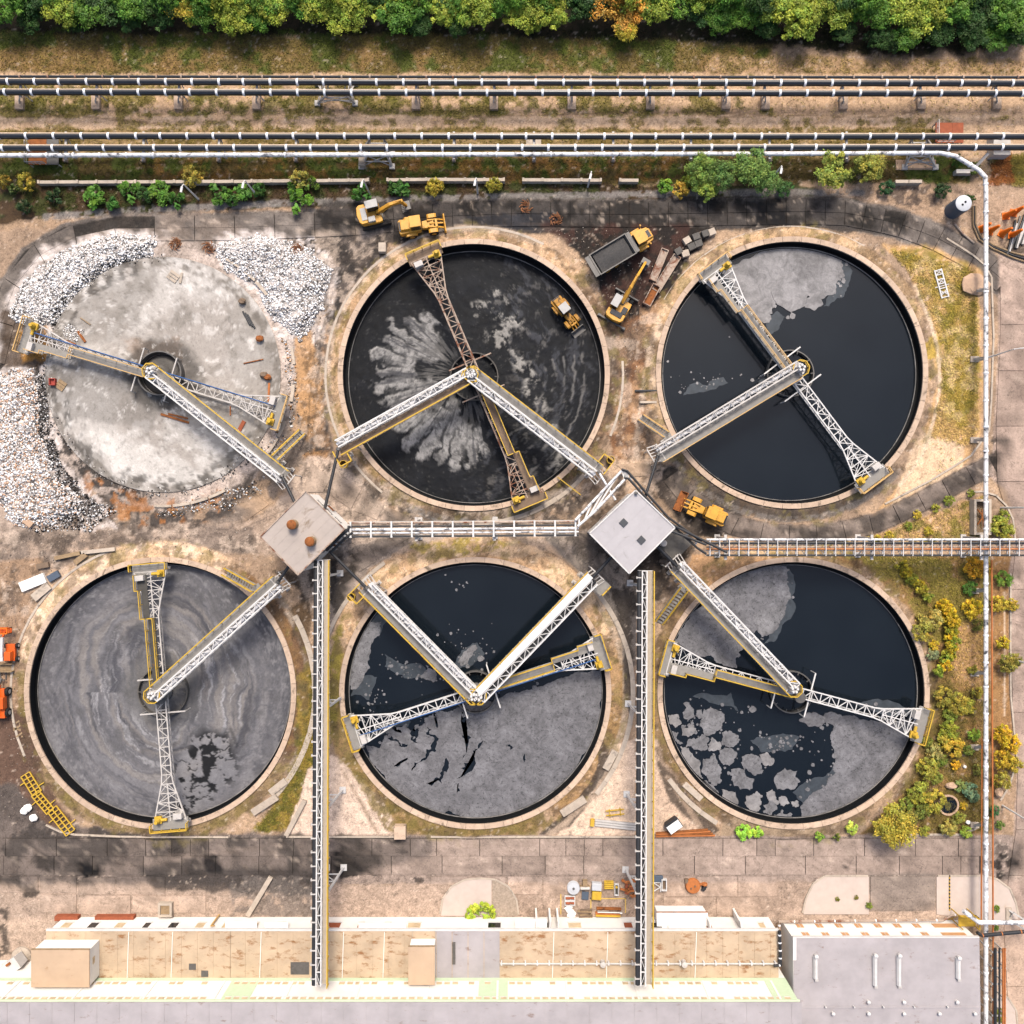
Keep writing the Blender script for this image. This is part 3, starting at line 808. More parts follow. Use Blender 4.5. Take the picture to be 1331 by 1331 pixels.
# relief of the ground
gz = (G.noise(26, 3)-1.0)*0.06
for k, (cx, cy) in enumerate(TANKS):
    r = np.hypot(G.x-cx, G.y-cy)
    if k: gz += 0.30*sst(200, 178, r)
    else: gz += -0.02*sst(160, 150, r)
rub = np.zeros_like(gz)
for q in RUB:
    i = G.sub(q, 12)
    rub[i] = np.maximum(rub[i], sst(-3, 14, poly_sd(q, G.x[i], G.y[i])))
gz += rub*(0.10 + 0.75*G.noise(14, 5)*rub)
gz = np.where((abs(G.x-CX) < 800) & (abs(G.y-CX) < 800), gz, -0.03)
def ground_z(px, py):
    u = min(max((px+40)/2.0, 0), fine.size-1.001); v = min(max((py+40)/2.0, 0), fine.size-1.001)
    return float(gz.reshape(NX, NX)[int(v)+i0, int(u)+i0])

joints()
def grid_mesh(name, X, Y, Z, nx, ny, keep=None):
    """X,Y,Z flat arrays on an ny x nx grid, rows going down the photo"""
    idx = np.arange(nx*ny).reshape(ny, nx)
    q = np.stack([idx[1:, :-1], idx[1:, 1:], idx[:-1, 1:], idx[:-1, :-1]], -1).reshape(-1, 4)
    if keep is not None: q = q[keep]
    me = bpy.data.meshes.new(name)
    me.vertices.add(nx*ny); me.loops.add(q.size); me.polygons.add(len(q))
    me.vertices.foreach_set('co', np.stack([X, Y, Z], -1).astype(np.float32).ravel())
    me.loops.foreach_set('vertex_index', q.astype(np.int32).ravel())
    me.polygons.foreach_set('loop_start', np.arange(0, q.size, 4, dtype=np.int32))
    me.polygons.foreach_set('use_smooth', np.ones(len(q), bool))
    me.update(calc_edges=True)
    me.validate()
    return me
qx = (ax1[:-1]+ax1[1:])/2
QX, QY = np.meshgrid(qx, qx)
keep = np.ones(QX.size, bool)
for cx, cy in TANKS[1:]:
    keep &= np.hypot(QX.ravel()-cx, QY.ravel()-cy) > 171.5
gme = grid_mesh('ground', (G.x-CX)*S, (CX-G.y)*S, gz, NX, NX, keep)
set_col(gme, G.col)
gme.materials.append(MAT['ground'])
ground = link(bpy.data.objects.new('ground', gme))
tag(ground, kind='structure')

# ------------------------------------------------------------------ concrete road slabs
def slab(poly, parent, gap=0.4, nx=10, ny=5, shade=None, name='slab', top=0.06):
    """poly: four photo points in order; the slab is a shallow block with its own edges"""
    c = np.mean(poly, 0)
    q = [np.array(p) + (c-np.array(p))/max(1e-6, np.linalg.norm(c-np.array(p)))*gap*1.3 for p in poly]
    u = np.linspace(0, 1, nx+1); v = np.linspace(0, 1, ny+1)
    U, V = np.meshgrid(u, v)
    P = (q[0][None, None]*(1-U[..., None])*(1-V[..., None]) + q[1]*U[..., None]*(1-V[..., None]) + q[2]*U[..., None]*V[..., None] + q[3]*(1-U[..., None])*V[..., None])
    col = ground_col(P[..., 0], P[..., 1]).reshape(-1, 3)
    wear = fbm(P[..., 0], P[..., 1], 16, 5, 77, 0.65).reshape(-1, 1)
    col = col*(1+0.9*(wear-0.5))
    sh = shade if shade is not None else random.choice([0.86, 0.93, 0.98, 1.0, 1.03, 1.07, 1.12])
    ztop = top + random.uniform(-0.012, 0.014)
    vs = [((x-CX)*S, (CX-y)*S, ztop + random.uniform(-0.004, 0.004)) for x, y in P.reshape(-1, 2)]
    fs = []
    w = nx+1
    for j in range(ny):
        for i in range(nx):
            fs.append((j*w+i, (j+1)*w+i, (j+1)*w+i+1, j*w+i+1))
    edge = [i for i in range(nx)] + [j*w+nx for j in range(ny)] + [ny*w+i for i in range(nx, 0, -1)] + [j*w for j in range(ny, 0, -1)]
    n0 = len(vs)
    vs += [(vs[e][0], vs[e][1], -0.12) for e in edge]
    col = np.concatenate([col*sh, col[edge]*sh*0.6])
    m = len(edge)
    for k in range(m):
        fs.append((edge[k], edge[(k+1) % m], n0+(k+1) % m, n0+k))
    area = sum(poly[i][0]*poly[(i+1) % 4][1]-poly[(i+1) % 4][0]*poly[i][1] for i in range(4))
    if area < 0: fs = [f[::-1] for f in fs]
    me = bpy.data.meshes.new(name)
    me.from_pydata(vs, [], fs); me.update()
    me.materials.append(MAT['slab'])
    set_col(me, col)
    o = link(bpy.data.objects.new(name, me))
    o.parent = parent
    return o
def path_pt(path, t):
    for (a, b), (c, d) in zip(path[:-1], path[1:]):
        L = math.hypot(c-a, d-b)
        if t <= L: break
        t -= L
    else: t = L
    ux, uy = (c-a)/L, (d-b)/L
    return (a+ux*t, b+uy*t, ux, uy)
def path_len(p): return sum(math.hypot(c-a, d-b) for (a, b), (c, d) in zip(p[:-1], p[1:]))
def slab_path(path, w, rows, step_fn, parent, skip=0.0):
    L = path_len(path); t = 0.0
    while t < L-10:
        st = step_fn(path_pt(path, t)[0])
        a, b = path_pt(path, t), path_pt(path, min(L, t+st))
        for r in range(rows):
            o0, o1 = -w/2+w*r/rows, -w/2+w*(r+1)/rows
            if random.random() < skip: continue
            # normal (uy,-ux)
            q = [(a[0]+a[3]*o0*-1, a[1]+a[2]*o0), (b[0]+b[3]*o0*-1, b[1]+b[2]*o0), (b[0]-b[3]*o1, b[1]+b[2]*o1), (a[0]-a[3]*o1, a[1]+a[2]*o1)]
            slab(q, parent)
        t += st
def surf(name):
    o = link(bpy.data.objects.new(name, None))
    return tag(o, kind='structure')
road_n = surf('north_road')
slab_path(NROAD, 33, 2, lambda x: 52 if x < 440 else 25.5, road_n, 0.04)
road_l = surf('loop_road')
slab_path(LOOP, 25, 1, lambda x: 36, road_l)
road_s = surf('south_road')
for (y0, y1), off in (((1090, 1112.5), 0), ((1112.5, 1137), 17)):
    x = 2.0 - off - random.uniform(0, 20)
    while x < 1275:
        w = random.choice([24, 34, 44, 50, 56, 66, 78])
        x1 = min(1278, x+w)
        if x1-x > 12: slab([(max(2, x), y0), (x1, y0), (x1, y1), (max(2, x), y1)], road_s)
        x = x1
road_e = surf('east_road')
y = 350.0
while y < 1340:
    y1 = y + random.choice([60, 72, 80])
    xl = lambda t: float(np.interp(t, [340, 440, 560, 620, 640, 700, 740, 900, 1000, 1090, 1180, 1345], [1300, 1300, 1294, 1290, 1309, 1322, 1314, 1314, 1323, 1320, 1303, 1312]))
    slab([(xl(y), y), (1347, y), (1347, y1), (xl(y1), y1)], road_e, nx=4, ny=8)
    y = y1
yard = surf('yard')
for x0, x1, y0, y1 in ((660,705,1139,1162),(706,752,1139,1162),(862,905,1139,1165),(906,958,1139,1165),(959,1010,1139,1165),(862,930,1166,1188),(931,985,1166,1190),(560,610,1139,1150),(612,657,1139,1150)):
    slab([(x0,y0),(x1,y0),(x1,y1),(x0,y1)], yard)
for x0, x1, y0, y1 in ((0,50,1139,1160),(52,100,1139,1160),(102,150,1141,1162),(152,215,1139,1162),(52,100,1162,1186),(102,170,1164,1188),(172,268,1164,1186)):
    slab([(x0,y0),(x1,y0),(x1,y1),(x0,y1)], yard)
# loose old slabs between the basins
apron = surf('apron')
for q in ([(452,726),(476,712),(492,728),(466,744)], [(478,710),(502,698),(516,708),(494,726)], [(440,764),(464,746),(474,760),(450,784)], [(504,697),(530,690),(536,698),(518,707)], [(404,600),(430,622),(420,640),(396,640)],
          [(424,640),(440,614),(470,636),(456,662)], [(472,638),(500,656),(490,676),(460,664)], [(502,658),(534,672),(528,684),(494,677)],
          [(716,700),(738,716),(730,726),(706,712)], [(740,718),(760,738),(752,746),(732,727)], [(762,740),(778,762),(770,768),(754,748)], [(780,764),(792,790),(783,794),(771,770)], [(740,690),(764,694),(776,712),(752,712)], [(780,716),(800,748),(792,756),(770,730)], [(796,772),(818,764),(822,800),(808,806)],
          [(786,628),(800,616),(820,622),(800,640)], [(800,604),(842,600),(850,618),(822,620)], [(760,650),(774,636),(786,642),(770,660)],
          [(300,652),(330,640),(350,656),(322,676)], [(360,645),(380,632),(395,646),(376,660)]):
    slab(q, apron, nx=4, ny=3)
sandpads = surf('pavement')
for (x0, x1, y0, y1) in ((1131,1215,1139,1183),):
    slab([(x0,y0),(x1,y0),(x1,y1),(x0,y1)], sandpads, nx=8, ny=6)

def kerb(pts, name='kerb', w=0.22, h=0.14, close=False, mat=None):
    """row of kerb stones along photo points: each its own stone"""
    root = surf(name)
    p = [(*W(a, b)[:2],) for a, b in pts]
    L = path_len(p); t = 0.0; m = 0
    while t < L-0.3:
        a, b = path_pt(p, t), path_pt(p, min(L, t+2.0))
        if math.hypot(b[0]-a[0], b[1]-a[1]) > 0.2:
            l = math.hypot(b[0]-a[0], b[1]-a[1])-0.03
            mb = MB().cbox(0, 0, -0.1, l, w, h+0.1+random.uniform(-0.015, 0.015))
            mb.build('kerb_stone', mat or MAT['concrete'], root, ((a[0]+b[0])/2, (a[1]+b[1])/2, 0), math.atan2(b[1]-a[1], b[0]-a[0]))
        t += 2.0
kerb([(1146,1084.5),(1250,1084.5),(1262,1080),(1272,1074)], 'garden_kerb')
kerb([(1318,1000),(1312,1020),(1300,1040)], 'bend_kerb')
kerb([(1313,745),(1313,900),(1321,985)], 'verge_kerb')
kerb([(1256,640),(1285,638),(1304,650),(1316,672),(1319,700)], 'corner_kerb')
kerb([(1230,300+10),(1262,330),(1288,352),(1291,440),(1288,520),(1285,560),(1262,592),(1210,624),(1150,655)], 'meadow_kerb')
kerb([(60,1072),(85,1084),(150,1087),(300,1088)], 'yard_kerb')
kerb([(372,1087.5),(520,1087.5)], 'yard_kerb')
kerb([(560,1087.5),(700,1087.5),(826,1087.5)], 'yard_kerb')
kerb([(572,1187),(576,1165),(592,1146),(612,1141),(640,1141),(660,1150),(672,1170),(674,1188)], 'island_kerb')
kerb([(1043,1186),(1048,1164),(1060,1142),(1072,1138),(1128,1138)], 'pavement_kerb')
kerb([(1218,1138),(1290,1138),(1312,1154),(1322,1178),(1324,1192)], 'pavement_kerb')
kerb([(1292,1290),(1308,1294),(1320,1308),(1322,1330)], 'pavement_kerb')
def ring_kerb(c, r, a0, a1, name, w=0.3):
    n = max(3, int((a1-a0)/5))
    kerb([(c[0]+r*math.cos(math.radians(a0+(a1-a0)*k/n)), c[1]-r*math.sin(math.radians(a0+(a1-a0)*k/n))) for k in range(n+1)], name, w, 0.1)
ring_kerb(TANKS[1], 193, 62, 232, 'basin_kerb')
ring_kerb(TANKS[1], 192, 268, 318, 'basin_kerb', 0.8)
ring_kerb(TANKS[1], 194, 336, 366, 'basin_kerb')
ring_kerb(TANKS[2], 190, 60, 150, 'basin_kerb')
ring_kerb(TANKS[3], 200, -50, 30, 'basin_kerb', 0.7)
ring_kerb(TANKS[3], 196, 110, 205, 'basin_kerb')
ring_kerb(TANKS[4], 205, -40, 50, 'basin_kerb', 0.6)
ring_kerb(TANKS[4], 206, 125, 165, 'basin_kerb', 0.5)
ring_kerb(TANKS[5], 196, 215, 240, 'basin_kerb', 0.6)
def pad(pts, hexname, name, z=0.09):
    o = MB().prism([W(a, b)[:2] for a, b in pts], -0.1, z).build(name, MAT[hexname], None)
    return tag(o, kind='structure')
MAT['sandpad'] = M('pale_sandy_paving', '#cfbdb0', 0.9, var=0.07, scale=0.8, dirt='#c4ab94', damt=0.56, dscale=0.5, bump=0.2)
MAT['rubblepad'] = M('grey_gravel_paving', '#b3a08d', 0.9, var=0.3, scale=4, bump=0.5)
pad([(573,1190),(577,1166),(593,1147),(613,1142.5),(639,1142.5),(639,1190)], 'sandpad', 'pavement')
pad([(640,1190),(640,1142.5),(659,1151),(671,1171),(673,1190)], 'rubblepad', 'pavement')
pad([(1044,1188),(1049,1165),(1061,1143),(1073,1139.5),(1129,1139.5),(1129,1188)], 'sandpad', 'pavement')
pad([(1217,1188),(1217,1139.5),(1289,1139.5),(1311,1155),(1321,1179),(1323,1194),(1290,1198)], 'sandpad', 'pavement')
pad([(1290,1291.5),(1307,1295.5),(1318.5,1309),(1320.5,1331),(1319,1350),(1290,1350)], 'sandpad', 'pavement')

# ------------------------------------------------------------------ basins
def arc_block(r0, r1, a0, a1, z0, z1, n=4, mb=None):
    mb = mb or MB()
    vs = []
    for i in range(n+1):
        a = a0+(a1-a0)*i/n
        for r, z in ((r0, z0), (r1, z0), (r1, z1), (r0, z1)):
            vs.append((r*math.cos(a), r*math.sin(a), z))
    fs = []
    for i in range(n):
        for k in range(4):
            k2 = (k+1) % 4
            fs.append((i*4+k, i*4+k2, (i+1)*4+k2, (i+1)*4+k))
    fs.append((3, 2, 1, 0)); fs.append((n*4, n*4+1, n*4+2, n*4+3))
    fs = [f[::-1] for f in fs]
    return mb.add(vs, fs)
def polar_surface(name, R, z, parent, mat, tank_loc, painter_fn, nr=112, ns=420, z_fn=None):
    """sludge surface on a fine round mesh, coloured by what settled where"""
    r = np.linspace(0.05, R, nr); t = np.linspace(0, 2*np.pi, ns+1)[:-1]
    T, Rr = np.meshgrid(t, r)
    x = (Rr*np.cos(T)).ravel(); y = (Rr*np.sin(T)).ravel()
    k = CAM_H/(CAM_H-z)/S
    px = CX+(x+tank_loc[0])*k; py = CX-(y+tank_loc[1])*k
    P = painter_fn(px, py)
    zz = np.full(x.size, z) + (P.h if hasattr(P, 'h') else 0)
    idx = np.arange(nr*ns).reshape(nr, ns)
    nx = np.roll(idx, -1, 1)
    q = np.stack([idx[:-1], idx[1:], nx[1:], nx[:-1]], -1).reshape(-1, 4)
    me = bpy.data.meshes.new(name)
    me.vertices.add(nr*ns+1); me.loops.add(q.size+ns*3); me.polygons.add(len(q)+ns)
    co = np.concatenate([np.stack([x, y, zz], -1), [[0, 0, zz[0]]]])
    tri = np.stack([idx[0], nx[0], np.full(ns, nr*ns)], -1)
    me.vertices.foreach_set('co', co.astype(np.float32).ravel())
    me.loops.foreach_set('vertex_index', np.concatenate([q.ravel(), tri.ravel()]).astype(np.int32))
    me.polygons.foreach_set('loop_start', np.concatenate([np.arange(0, q.size, 4), q.size+np.arange(0, ns*3, 3)]).astype(np.int32))
    me.polygons.foreach_set('use_smooth', np.ones(len(q)+ns, bool))
    me.update(calc_edges=True); me.validate()
    set_col(me, np.concatenate([P.col, P.col[:1]]))
    me.materials.append(mat)
    o = link(bpy.data.objects.new(name, me))
    o.parent = parent
    return o
def jag(poly, amp=0.16, lev=3):
    for l in range(lev):
        out = []
        n = len(poly)
        for i in range(n):
            a, b = poly[i], poly[(i+1) % n]
            out.append(a)
            L = math.hypot(b[0]-a[0], b[1]-a[1])
            if L > 0.25:
                d = random.gauss(0, amp)*L*0.8
                out.append(((a[0]+b[0])/2 - (b[1]-a[1])/L*d, (a[1]+b[1])/2 + (b[0]-a[0])/L*d))
        poly = out
    return poly
def floe(poly, z, parent, tl, mat='scum', name='scum_sheet', amp=0.13, lev=3, th=0.05, clip=None):
    """raft of dried froth: ragged outline, some thickness"""
    p = [W(a, b, z) for a, b in poly]
    p = jag([(a-tl[0], b-tl[1]) for a, b, _ in p], amp, lev)
    if clip:
        p = [((a, b) if math.hypot(a, b) < clip else (a*clip/math.hypot(a, b), b*clip/math.hypot(a, b))) for a, b in p]
    if name == 'scum_floe': th += 0.006+random.random()*0.03
    return MB().prism(p, z-0.03, z+th).build(name, MAT[mat], parent)
def blob(cx, cy, r, n=9, e=0.25):
    a0 = random.random()*6.28
    return [(cx+r*math.cos(a0+i*6.283/n)*random.uniform(1-e, 1+e), cy+r*math.sin(a0+i*6.283/n)*random.uniform(1-e, 1+e)) for i in range(n)]

LAB = ['drained round basin with dusty grey concrete floor amid white rubble',
       'round basin of black mud with a fan of grey sludge and a loader in it',
       'round basin of clear dark water with one pale scum raft beside grassy meadow',
       'round basin fully covered with swirled grey sludge and one cracked patch',
       'round basin half black water and half cracked grey scum sheet, between the two galleries',
       'round basin of dark water scattered with many broken grey scum floes']
def make_tank(i, wz, wellr, water=True):
    cx, cy = TANKS[i]
    loc = (*W(cx, cy)[:2], 0.0)
    t = thing('settling_tank', loc, LAB[i], 'tank', 'round settling tanks')
    deep = wz-1.2
    MB().lathe([(17.02, deep), (17.02, 0.3), (17.54, 0.3), (17.54, -0.6), (17.4, deep)], 128, closed=True).build('basin_wall', MAT['tankwall'], t, smooth=True)
    da = 2*math.pi/44
    st = arc_block(16.96, 17.62, -da/2+0.0012, da/2-0.0012, 0.26, 0.5).build('coping_stone', MAT['coping'], t, bevel=0)
    for k in range(1, 44):
        again(st, t, rz=k*da)
    # launder: dark gutter and scummed weir lip
    MB().lathe([(16.52, wz-0.5), (16.52, wz+0.16), (16.60, wz+0.16), (16.60, wz-0.02), (17.06, wz-0.02), (17.06, wz-0.5)], 160, closed=True).build('launder', MAT['black'], t, smooth=True)
    MB().lathe([(16.51, wz-0.2), (16.51, wz+0.17), (16.59, wz+0.17), (16.59, wz-0.2)], 160, closed=True).build('weir', MAT['weir'], t, smooth=True)
    if water:
        MB().lathe([(16.56, wz-0.6), (16.56, wz)], 160).build('water', MAT['water'], t)
    MB().lathe([(1.3, deep), (1.1, wz+0.3), (0.7, wz+0.6), (0.7, 3.1)], 24).build('center_column', MAT['steel'], t, smooth=True)
    w = MB().lathe([(wellr-0.07, wz-0.4), (wellr-0.07, wz+0.75), (wellr+0.07, wz+0.75), (wellr+0.07, wz-0.4)], 48, closed=True)
    for k in range(10):
        a = k*2*math.pi/10
        w.beam((wellr*math.cos(a)*0.86, wellr*math.sin(a)*0.86, wz+0.7), (wellr*math.cos(a)*1.04, wellr*math.sin(a)*1.04, wz+0.7), 0.1, 0.12)
    w.build('feed_well', MAT['steel'] if i in (2, 5, 4) else MAT['conc_dark'], t, smooth=True)
    return t, loc
tank = {}
# --- basin 2: black mud, fan of sludge
def paint2(px, py):
    P = Painter(px, py, '#1d2026')
    n1, n2, n3 = P.noise(26, 5), P.noise(9, 4), P.noise(60, 4)
    P.put(sst(0.5, 0.7, n1), '#272a31', 0.8)
    P.put(sst(0.55, 0.75, n2), '#111317', 0.7)
    dx, dy = px-606, 488-py
    r = np.hypot(dx, dy); th = np.degrees(np.arctan2(dy, dx)) % 360
    wob = (fbm(px, py, 14, 4, 71)-0.5)
    h = np.zeros_like(px)
    tt = th + wob*10*np.clip(r/100, 0.3, 1.4)
    # lobes of uneven width
    edges = np.array([117, 131, 143, 150, 162, 172, 181, 193, 203, 210, 224, 237, 249, 258, 270, 279, 287.0])
    k = np.clip(np.searchsorted(edges, tt)-1, 0, len(edges)-2)
    lo, hi = edges[k], edges[k+1]
    s = np.abs((tt-lo)/(hi-lo)-0.5)*2
    rnd = np.array([0.86,0.9,1.02,0.98,1.08,1.0,1.06,0.97,1.04,0.98,1.06,1.02,1.0,1.03,0.98,0.92])
    ro = (122+wob*22)*rnd[np.clip(k, 0, 15)]*(1-0.15*s**3)
    inr = 50+wob*60+12*np.sin(th*0.12)
    m = sst(0, 6, ro-r)*sst(-4, 9, r-inr)*((tt > 117) & (tt < 287))
    gap = sst(0.66, 0.86, s+wob*0.5)*sst(inr+8, inr+45, r)
    m = m*(1-0.9*gap)
    h += m*0.10
    P.put(m, '#8d8a87', 0.97)
    P.put(m*sst(0.42, 0.62, fbm(px, py, 7, 5, 33, 0.7)), '#aaa6a2', 0.7)
    P.put(m*sst(0.5, 0.68, fbm(px, py, 5, 4, 35, 0.7)), '#5c5a5a', 0.8)
    rad = fbm(th*1.3, r*0.05, 3, 4, 21)
    P.put(m*sst(0.52, 0.66, rad), '#4a4a4f', 0.75)
    # inner streaky ring
    m2 = sst(20, 34, r)*sst(74, 50, r)*((th > 110) & (th < 300))*sst(0.45, 0.62, fbm(th*0.8, r*0.12, 3, 4, 9))
    P.put(m2, '#75726f', 0.7)
    # raked ripples on the east side, following circles about the basin
    R2 = np.hypot(px-616, py-488); T2 = np.degrees(np.arctan2(488-py, px-616))
    rip = fbm(px*0.12+R2/9+fbm(px, py, 34, 4, 4)*7, py*0.10+T2*0.04, 1.6, 5, 5, 0.65)
    east = ((T2 > -95) & (T2 < 75))*sst(30, 70, R2)
    P.put(east*sst(0.52, 0.7, rip), '#4f5056', 0.8)
    P.put(east*sst(0.6, 0.75, fbm(px, py, 12, 5, 61, 0.7)), '#77736f', 0.55)
    h += east*0.12*(rip-0.5)
    for q, w0 in (([(625,400),(655,405),(668,420),(640,440),(655,455)], 24), ([(655,455),(690,480),(690,505),(712,540),(720,565)], 18), ([(668,418),(660,395),(640,380)], 14), ([(705,560),(735,590),(720,610)], 12)):
        d = path_d(q, px, py)+wob*24
        m3 = sst(w0/2+3, w0/2-6, d)*sst(0.44, 0.62, fbm(px, py, 9, 5, 13, 0.7))
        P.put(m3, '#a8a39c', 0.8); h += m3*0.08
    for k2 in range(5):
        d = np.abs(R2-(92+k2*13)-wob*10)
        P.put(sst(2.2, 0.6, d)*((T2 > -60) & (T2 < 12))*sst(0.4, 0.6, fbm(px, py, 16, 3, k2+80)), '#8a8682', 0.6)
    P.put(sst(6, 1, np.abs(R2-165))*0.5, '#17191c', 0.8)
    P.put(sst(0.72, 0.8, fbm(px, py, 3, 3, 90)), '#8c8885', 0.15)
    P.h = h + 0.06*(n2-0.5) + 0.16*(n1-0.5)
    return P
t2, l2 = make_tank(1, -1.5, 3.1, water=False)
polar_surface('mud', 16.57, -1.5, t2, MAT['mud'], l2, paint2, nr=125, ns=440)
# --- basin 4: swirled sludge
def paint4(px, py):
    P = Painter(px, py, '#767477')
    dx, dy = px-210, 900-py
    r = np.hypot(dx, dy); th = np.arctan2(dy, dx)
    wob = fbm(px, py, 60, 5, 3, 0.6)-0.5
    rr = r+wob*40+14*np.sin(th*2+1.2)
    a = th+rr*0.006
    sw = fbm(np.cos(a)*0.9+rr/16, np.sin(a)*0.9+rr/60, 0.5, 5, 7)
    sw2 = fbm(rr/7+np.cos(a), np.sin(a)*1.3, 1.0, 5, 8)
    P.put(sst(0.42, 0.66, sw), '#949193', 0.6)
    P.put(sst(0.42, 0.7, sw2)*sst(150, 110, r), '#978f88', 0.6)
    lf = sst(0.35, 0.6, fbm(px, py, 55, 3, 41))
    P.put(sst(0.5, 0.72, fbm(rr/11, a*1.1, 1.0, 6, 12, 0.62))*sst(40, 60, r), '#55555c', 0.85)
    P.put(lf*sst(0.55, 0.72, fbm(rr/6, a*0.9, 1.0, 6, 14, 0.62))*sst(30, 50, r)*sst(135, 95, r), '#b3b0b1', 0.7)
    P.put(sst(0.55, 0.7, fbm(px, py, 26, 6, 42, 0.65)), '#6b696a', 0.6)
    P.put(sst(62, 40, r), '#6f6d6b', 0.6)
    P.put(sst(0.5, 0.7, fbm(px, py, 10, 5, 16, 0.7))*sst(105, 150, r), '#66656a', 0.8)
    P.put(sst(0.58, 0.7, fbm(px, py, 6, 4, 18, 0.7))*sst(115, 150, r), '#979495', 0.6)
    P.put(sst(0.62, 0.72, fbm(px, py, 3.2, 3, 19, 0.7)), '#6b696c', 0.5)
    # cracked patch: ridges of noise open to black liquor
    w0 = fbm(px, py, 12, 3, 26)*10
    cr = np.abs(fbm(px+w0, py-w0, 17, 4, 23, 0.5)-0.5)
    zone = sst(-6, 14, poly_sd([(235,975),(262,945),(300,948),(308,975),(306,1010),(280,1045),(250,1062),(226,1060),(224,1010)], px, py)+wob*20)
    crack = zone*sst(0.036, 0.014, cr)
    hole = zone*sst(0.545, 0.58, fbm(px, py, 17, 4, 29, 0.6))
    P.put(zone*0.6, '#918f92')
    P.put(np.maximum(crack, hole), '#1b1d21', 0.97)
    P.put(sst(4, 0.5, np.abs(path_d([(300,948),(308,970)], px, py))), '#1b1d21', 0.5)
    P.h = 0.05*(sw-0.5)+0.04*(fbm(px, py, 6, 4, 18)-0.5)-0.08*np.maximum(crack, hole)
    return P
t4, l4 = make_tank(3, -1.0, 3.2, water=False)
polar_surface('sludge', 16.57, -1.0, t4, MAT['sludge'], l4, paint4, nr=125, ns=440)
# --- basin 3: water with a raft at the north
t3, l3 = make_tank(2, -0.8, 3.0)
Z3 = -0.8
floe([(938,356),(952,344),(985,330),(1020,321),(1060,320),(1085,330),(1096,345),(1098,358),(1088,366),(1086,382),(1066,388),(1050,384),(1042,392),(1022,388),(1004,400),(998,412),(986,416),(976,402),(958,384)], Z3, t3, l3, 'scum_light', amp=0.16, lev=4, clip=16.4)
for q in ([(1012,360),(1040,356),(1052,372),(1046,398),(1028,406),(1010,396),(1002,378)], [(1048,388),(1064,382),(1070,396),(1058,404),(1046,400)]):
    floe(q, Z3+0.03, t3, l3, 'scum_light', 'scum_floe', 0.06)
for cx, cy, r in ((996,414,6),(986,410,5),(1030,411,4.5),(1024,413,2.5),(1100,344,2.5),(1078,372,8),(1096,366,3),(868,470,1.6),(898,484,1.5),(906,498,1.8),(884,510,2),(948,438,1.2),(978,494,2.6),(1092,372,2)):
    floe(blob(cx, cy, r), Z3, t3, l3, 'scum_light', 'scum_floe', 0.10, 2)
for k in range(46):
    t = random.random()
    cx, cy = random.choice([(870+t*70+random.gauss(0,2), 502-t*14+random.gauss(0,3)), (905+t*90, 500-t*12+random.gauss(0,3)), (990+t*25, 490-t*6+random.gauss(0,4)), (860+t*60, 500+random.gauss(0,8)), (1085+random.gauss(0,6), 360+random.gauss(0,12))])
    if math.hypot(cx-1028, cy-485) < 160:
        floe(blob(cx, cy, random.uniform(0.5, 1.3), 6), Z3, t3, l3, 'scum_light', 'scum_floe', 0.1, 0)
# --- basin 5: sheet to the south and north-west sliver
t5, l5 = make_tank(4, -0.8, 2.7)
SHEET5 = [(494,972),(505,950),(528,940),(534,962),(542,966),(545,944),(560,930),(580,925),(600,918),(640,912),(680,898),(720,885),(760,874),(782,872),(786,905),(776,960),(750,1010),(710,1046),(660,1066),(610,1068),(560,1058),(520,1032),(496,1005),(480,985),(476,968)]
floe(SHEET5, Z3, t5, l5, 'scum', amp=0.13, lev=4, clip=16.48)
def sliver(path, w, z, t, l, mat='water'):
    """open crack: a narrow ragged pool of black liquor in the sheet"""
    a = []; b = []
    n = len(path)
    for i, (x, y) in enumerate(path):
        k = math.sin(math.pi*(i+0.3)/(n-0.4))*w*random.uniform(0.35, 0.9)
        x0, y0 = path[max(0, i-1)]; x1, y1 = path[min(n-1, i+1)]
        L = math.hypot(x1-x0, y1-y0); ux, uy = (x1-x0)/L, (y1-y0)/L
        a.append((x-uy*k/2, y+ux*k/2)); b.append((x+uy*k/2, y-ux*k/2))
    floe(a+b[::-1], z, t, l, mat, 'open_crack', 0.26, 3, th=0.062)
for q, w0 in (([(555,945),(566,958),(564,968),(556,980),(540,992),(536,1002)], 9), ([(600,925),(606,945),(608,965),(602,985)], 5), ([(628,962),(616,984),(604,1006),(594,1012)], 5), ([(580,985),(576,1002),(574,1018)], 3), ([(534,930),(540,945),(536,960)], 8), ([(548,920),(566,928),(568,946)], 6), ([(660,968),(664,974)], 4), ([(530,985),(520,990),(512,996)], 4), ([(596,1018),(594,1030)], 2), ([(682,980),(682,990)], 2), ([(572,1012),(556,1018)], 2), ([(500,960),(516,962),(522,970),(530,968)], 4), ([(510,945),(522,952)], 5)):
    sliver(q, w0, Z3, t5, l5)
floe([(470,820),(482,808),(496,808),(494,825),(482,840),(478,862),(472,885),(464,895),(456,896),(452,880),(456,850)], Z3, t5, l5, 'scum_mid', amp=0.14, lev=4, clip=16.48)
floe([(596,858),(602,848),(616,838),(621,842),(614,852),(608,862),(600,866)], Z3, t5, l5, 'scum_mid', 'scum_floe')
floe([(546,878),(556,868),(566,872),(568,882),(558,884)], Z3, t5, l5, 'scum_mid', 'scum_floe')
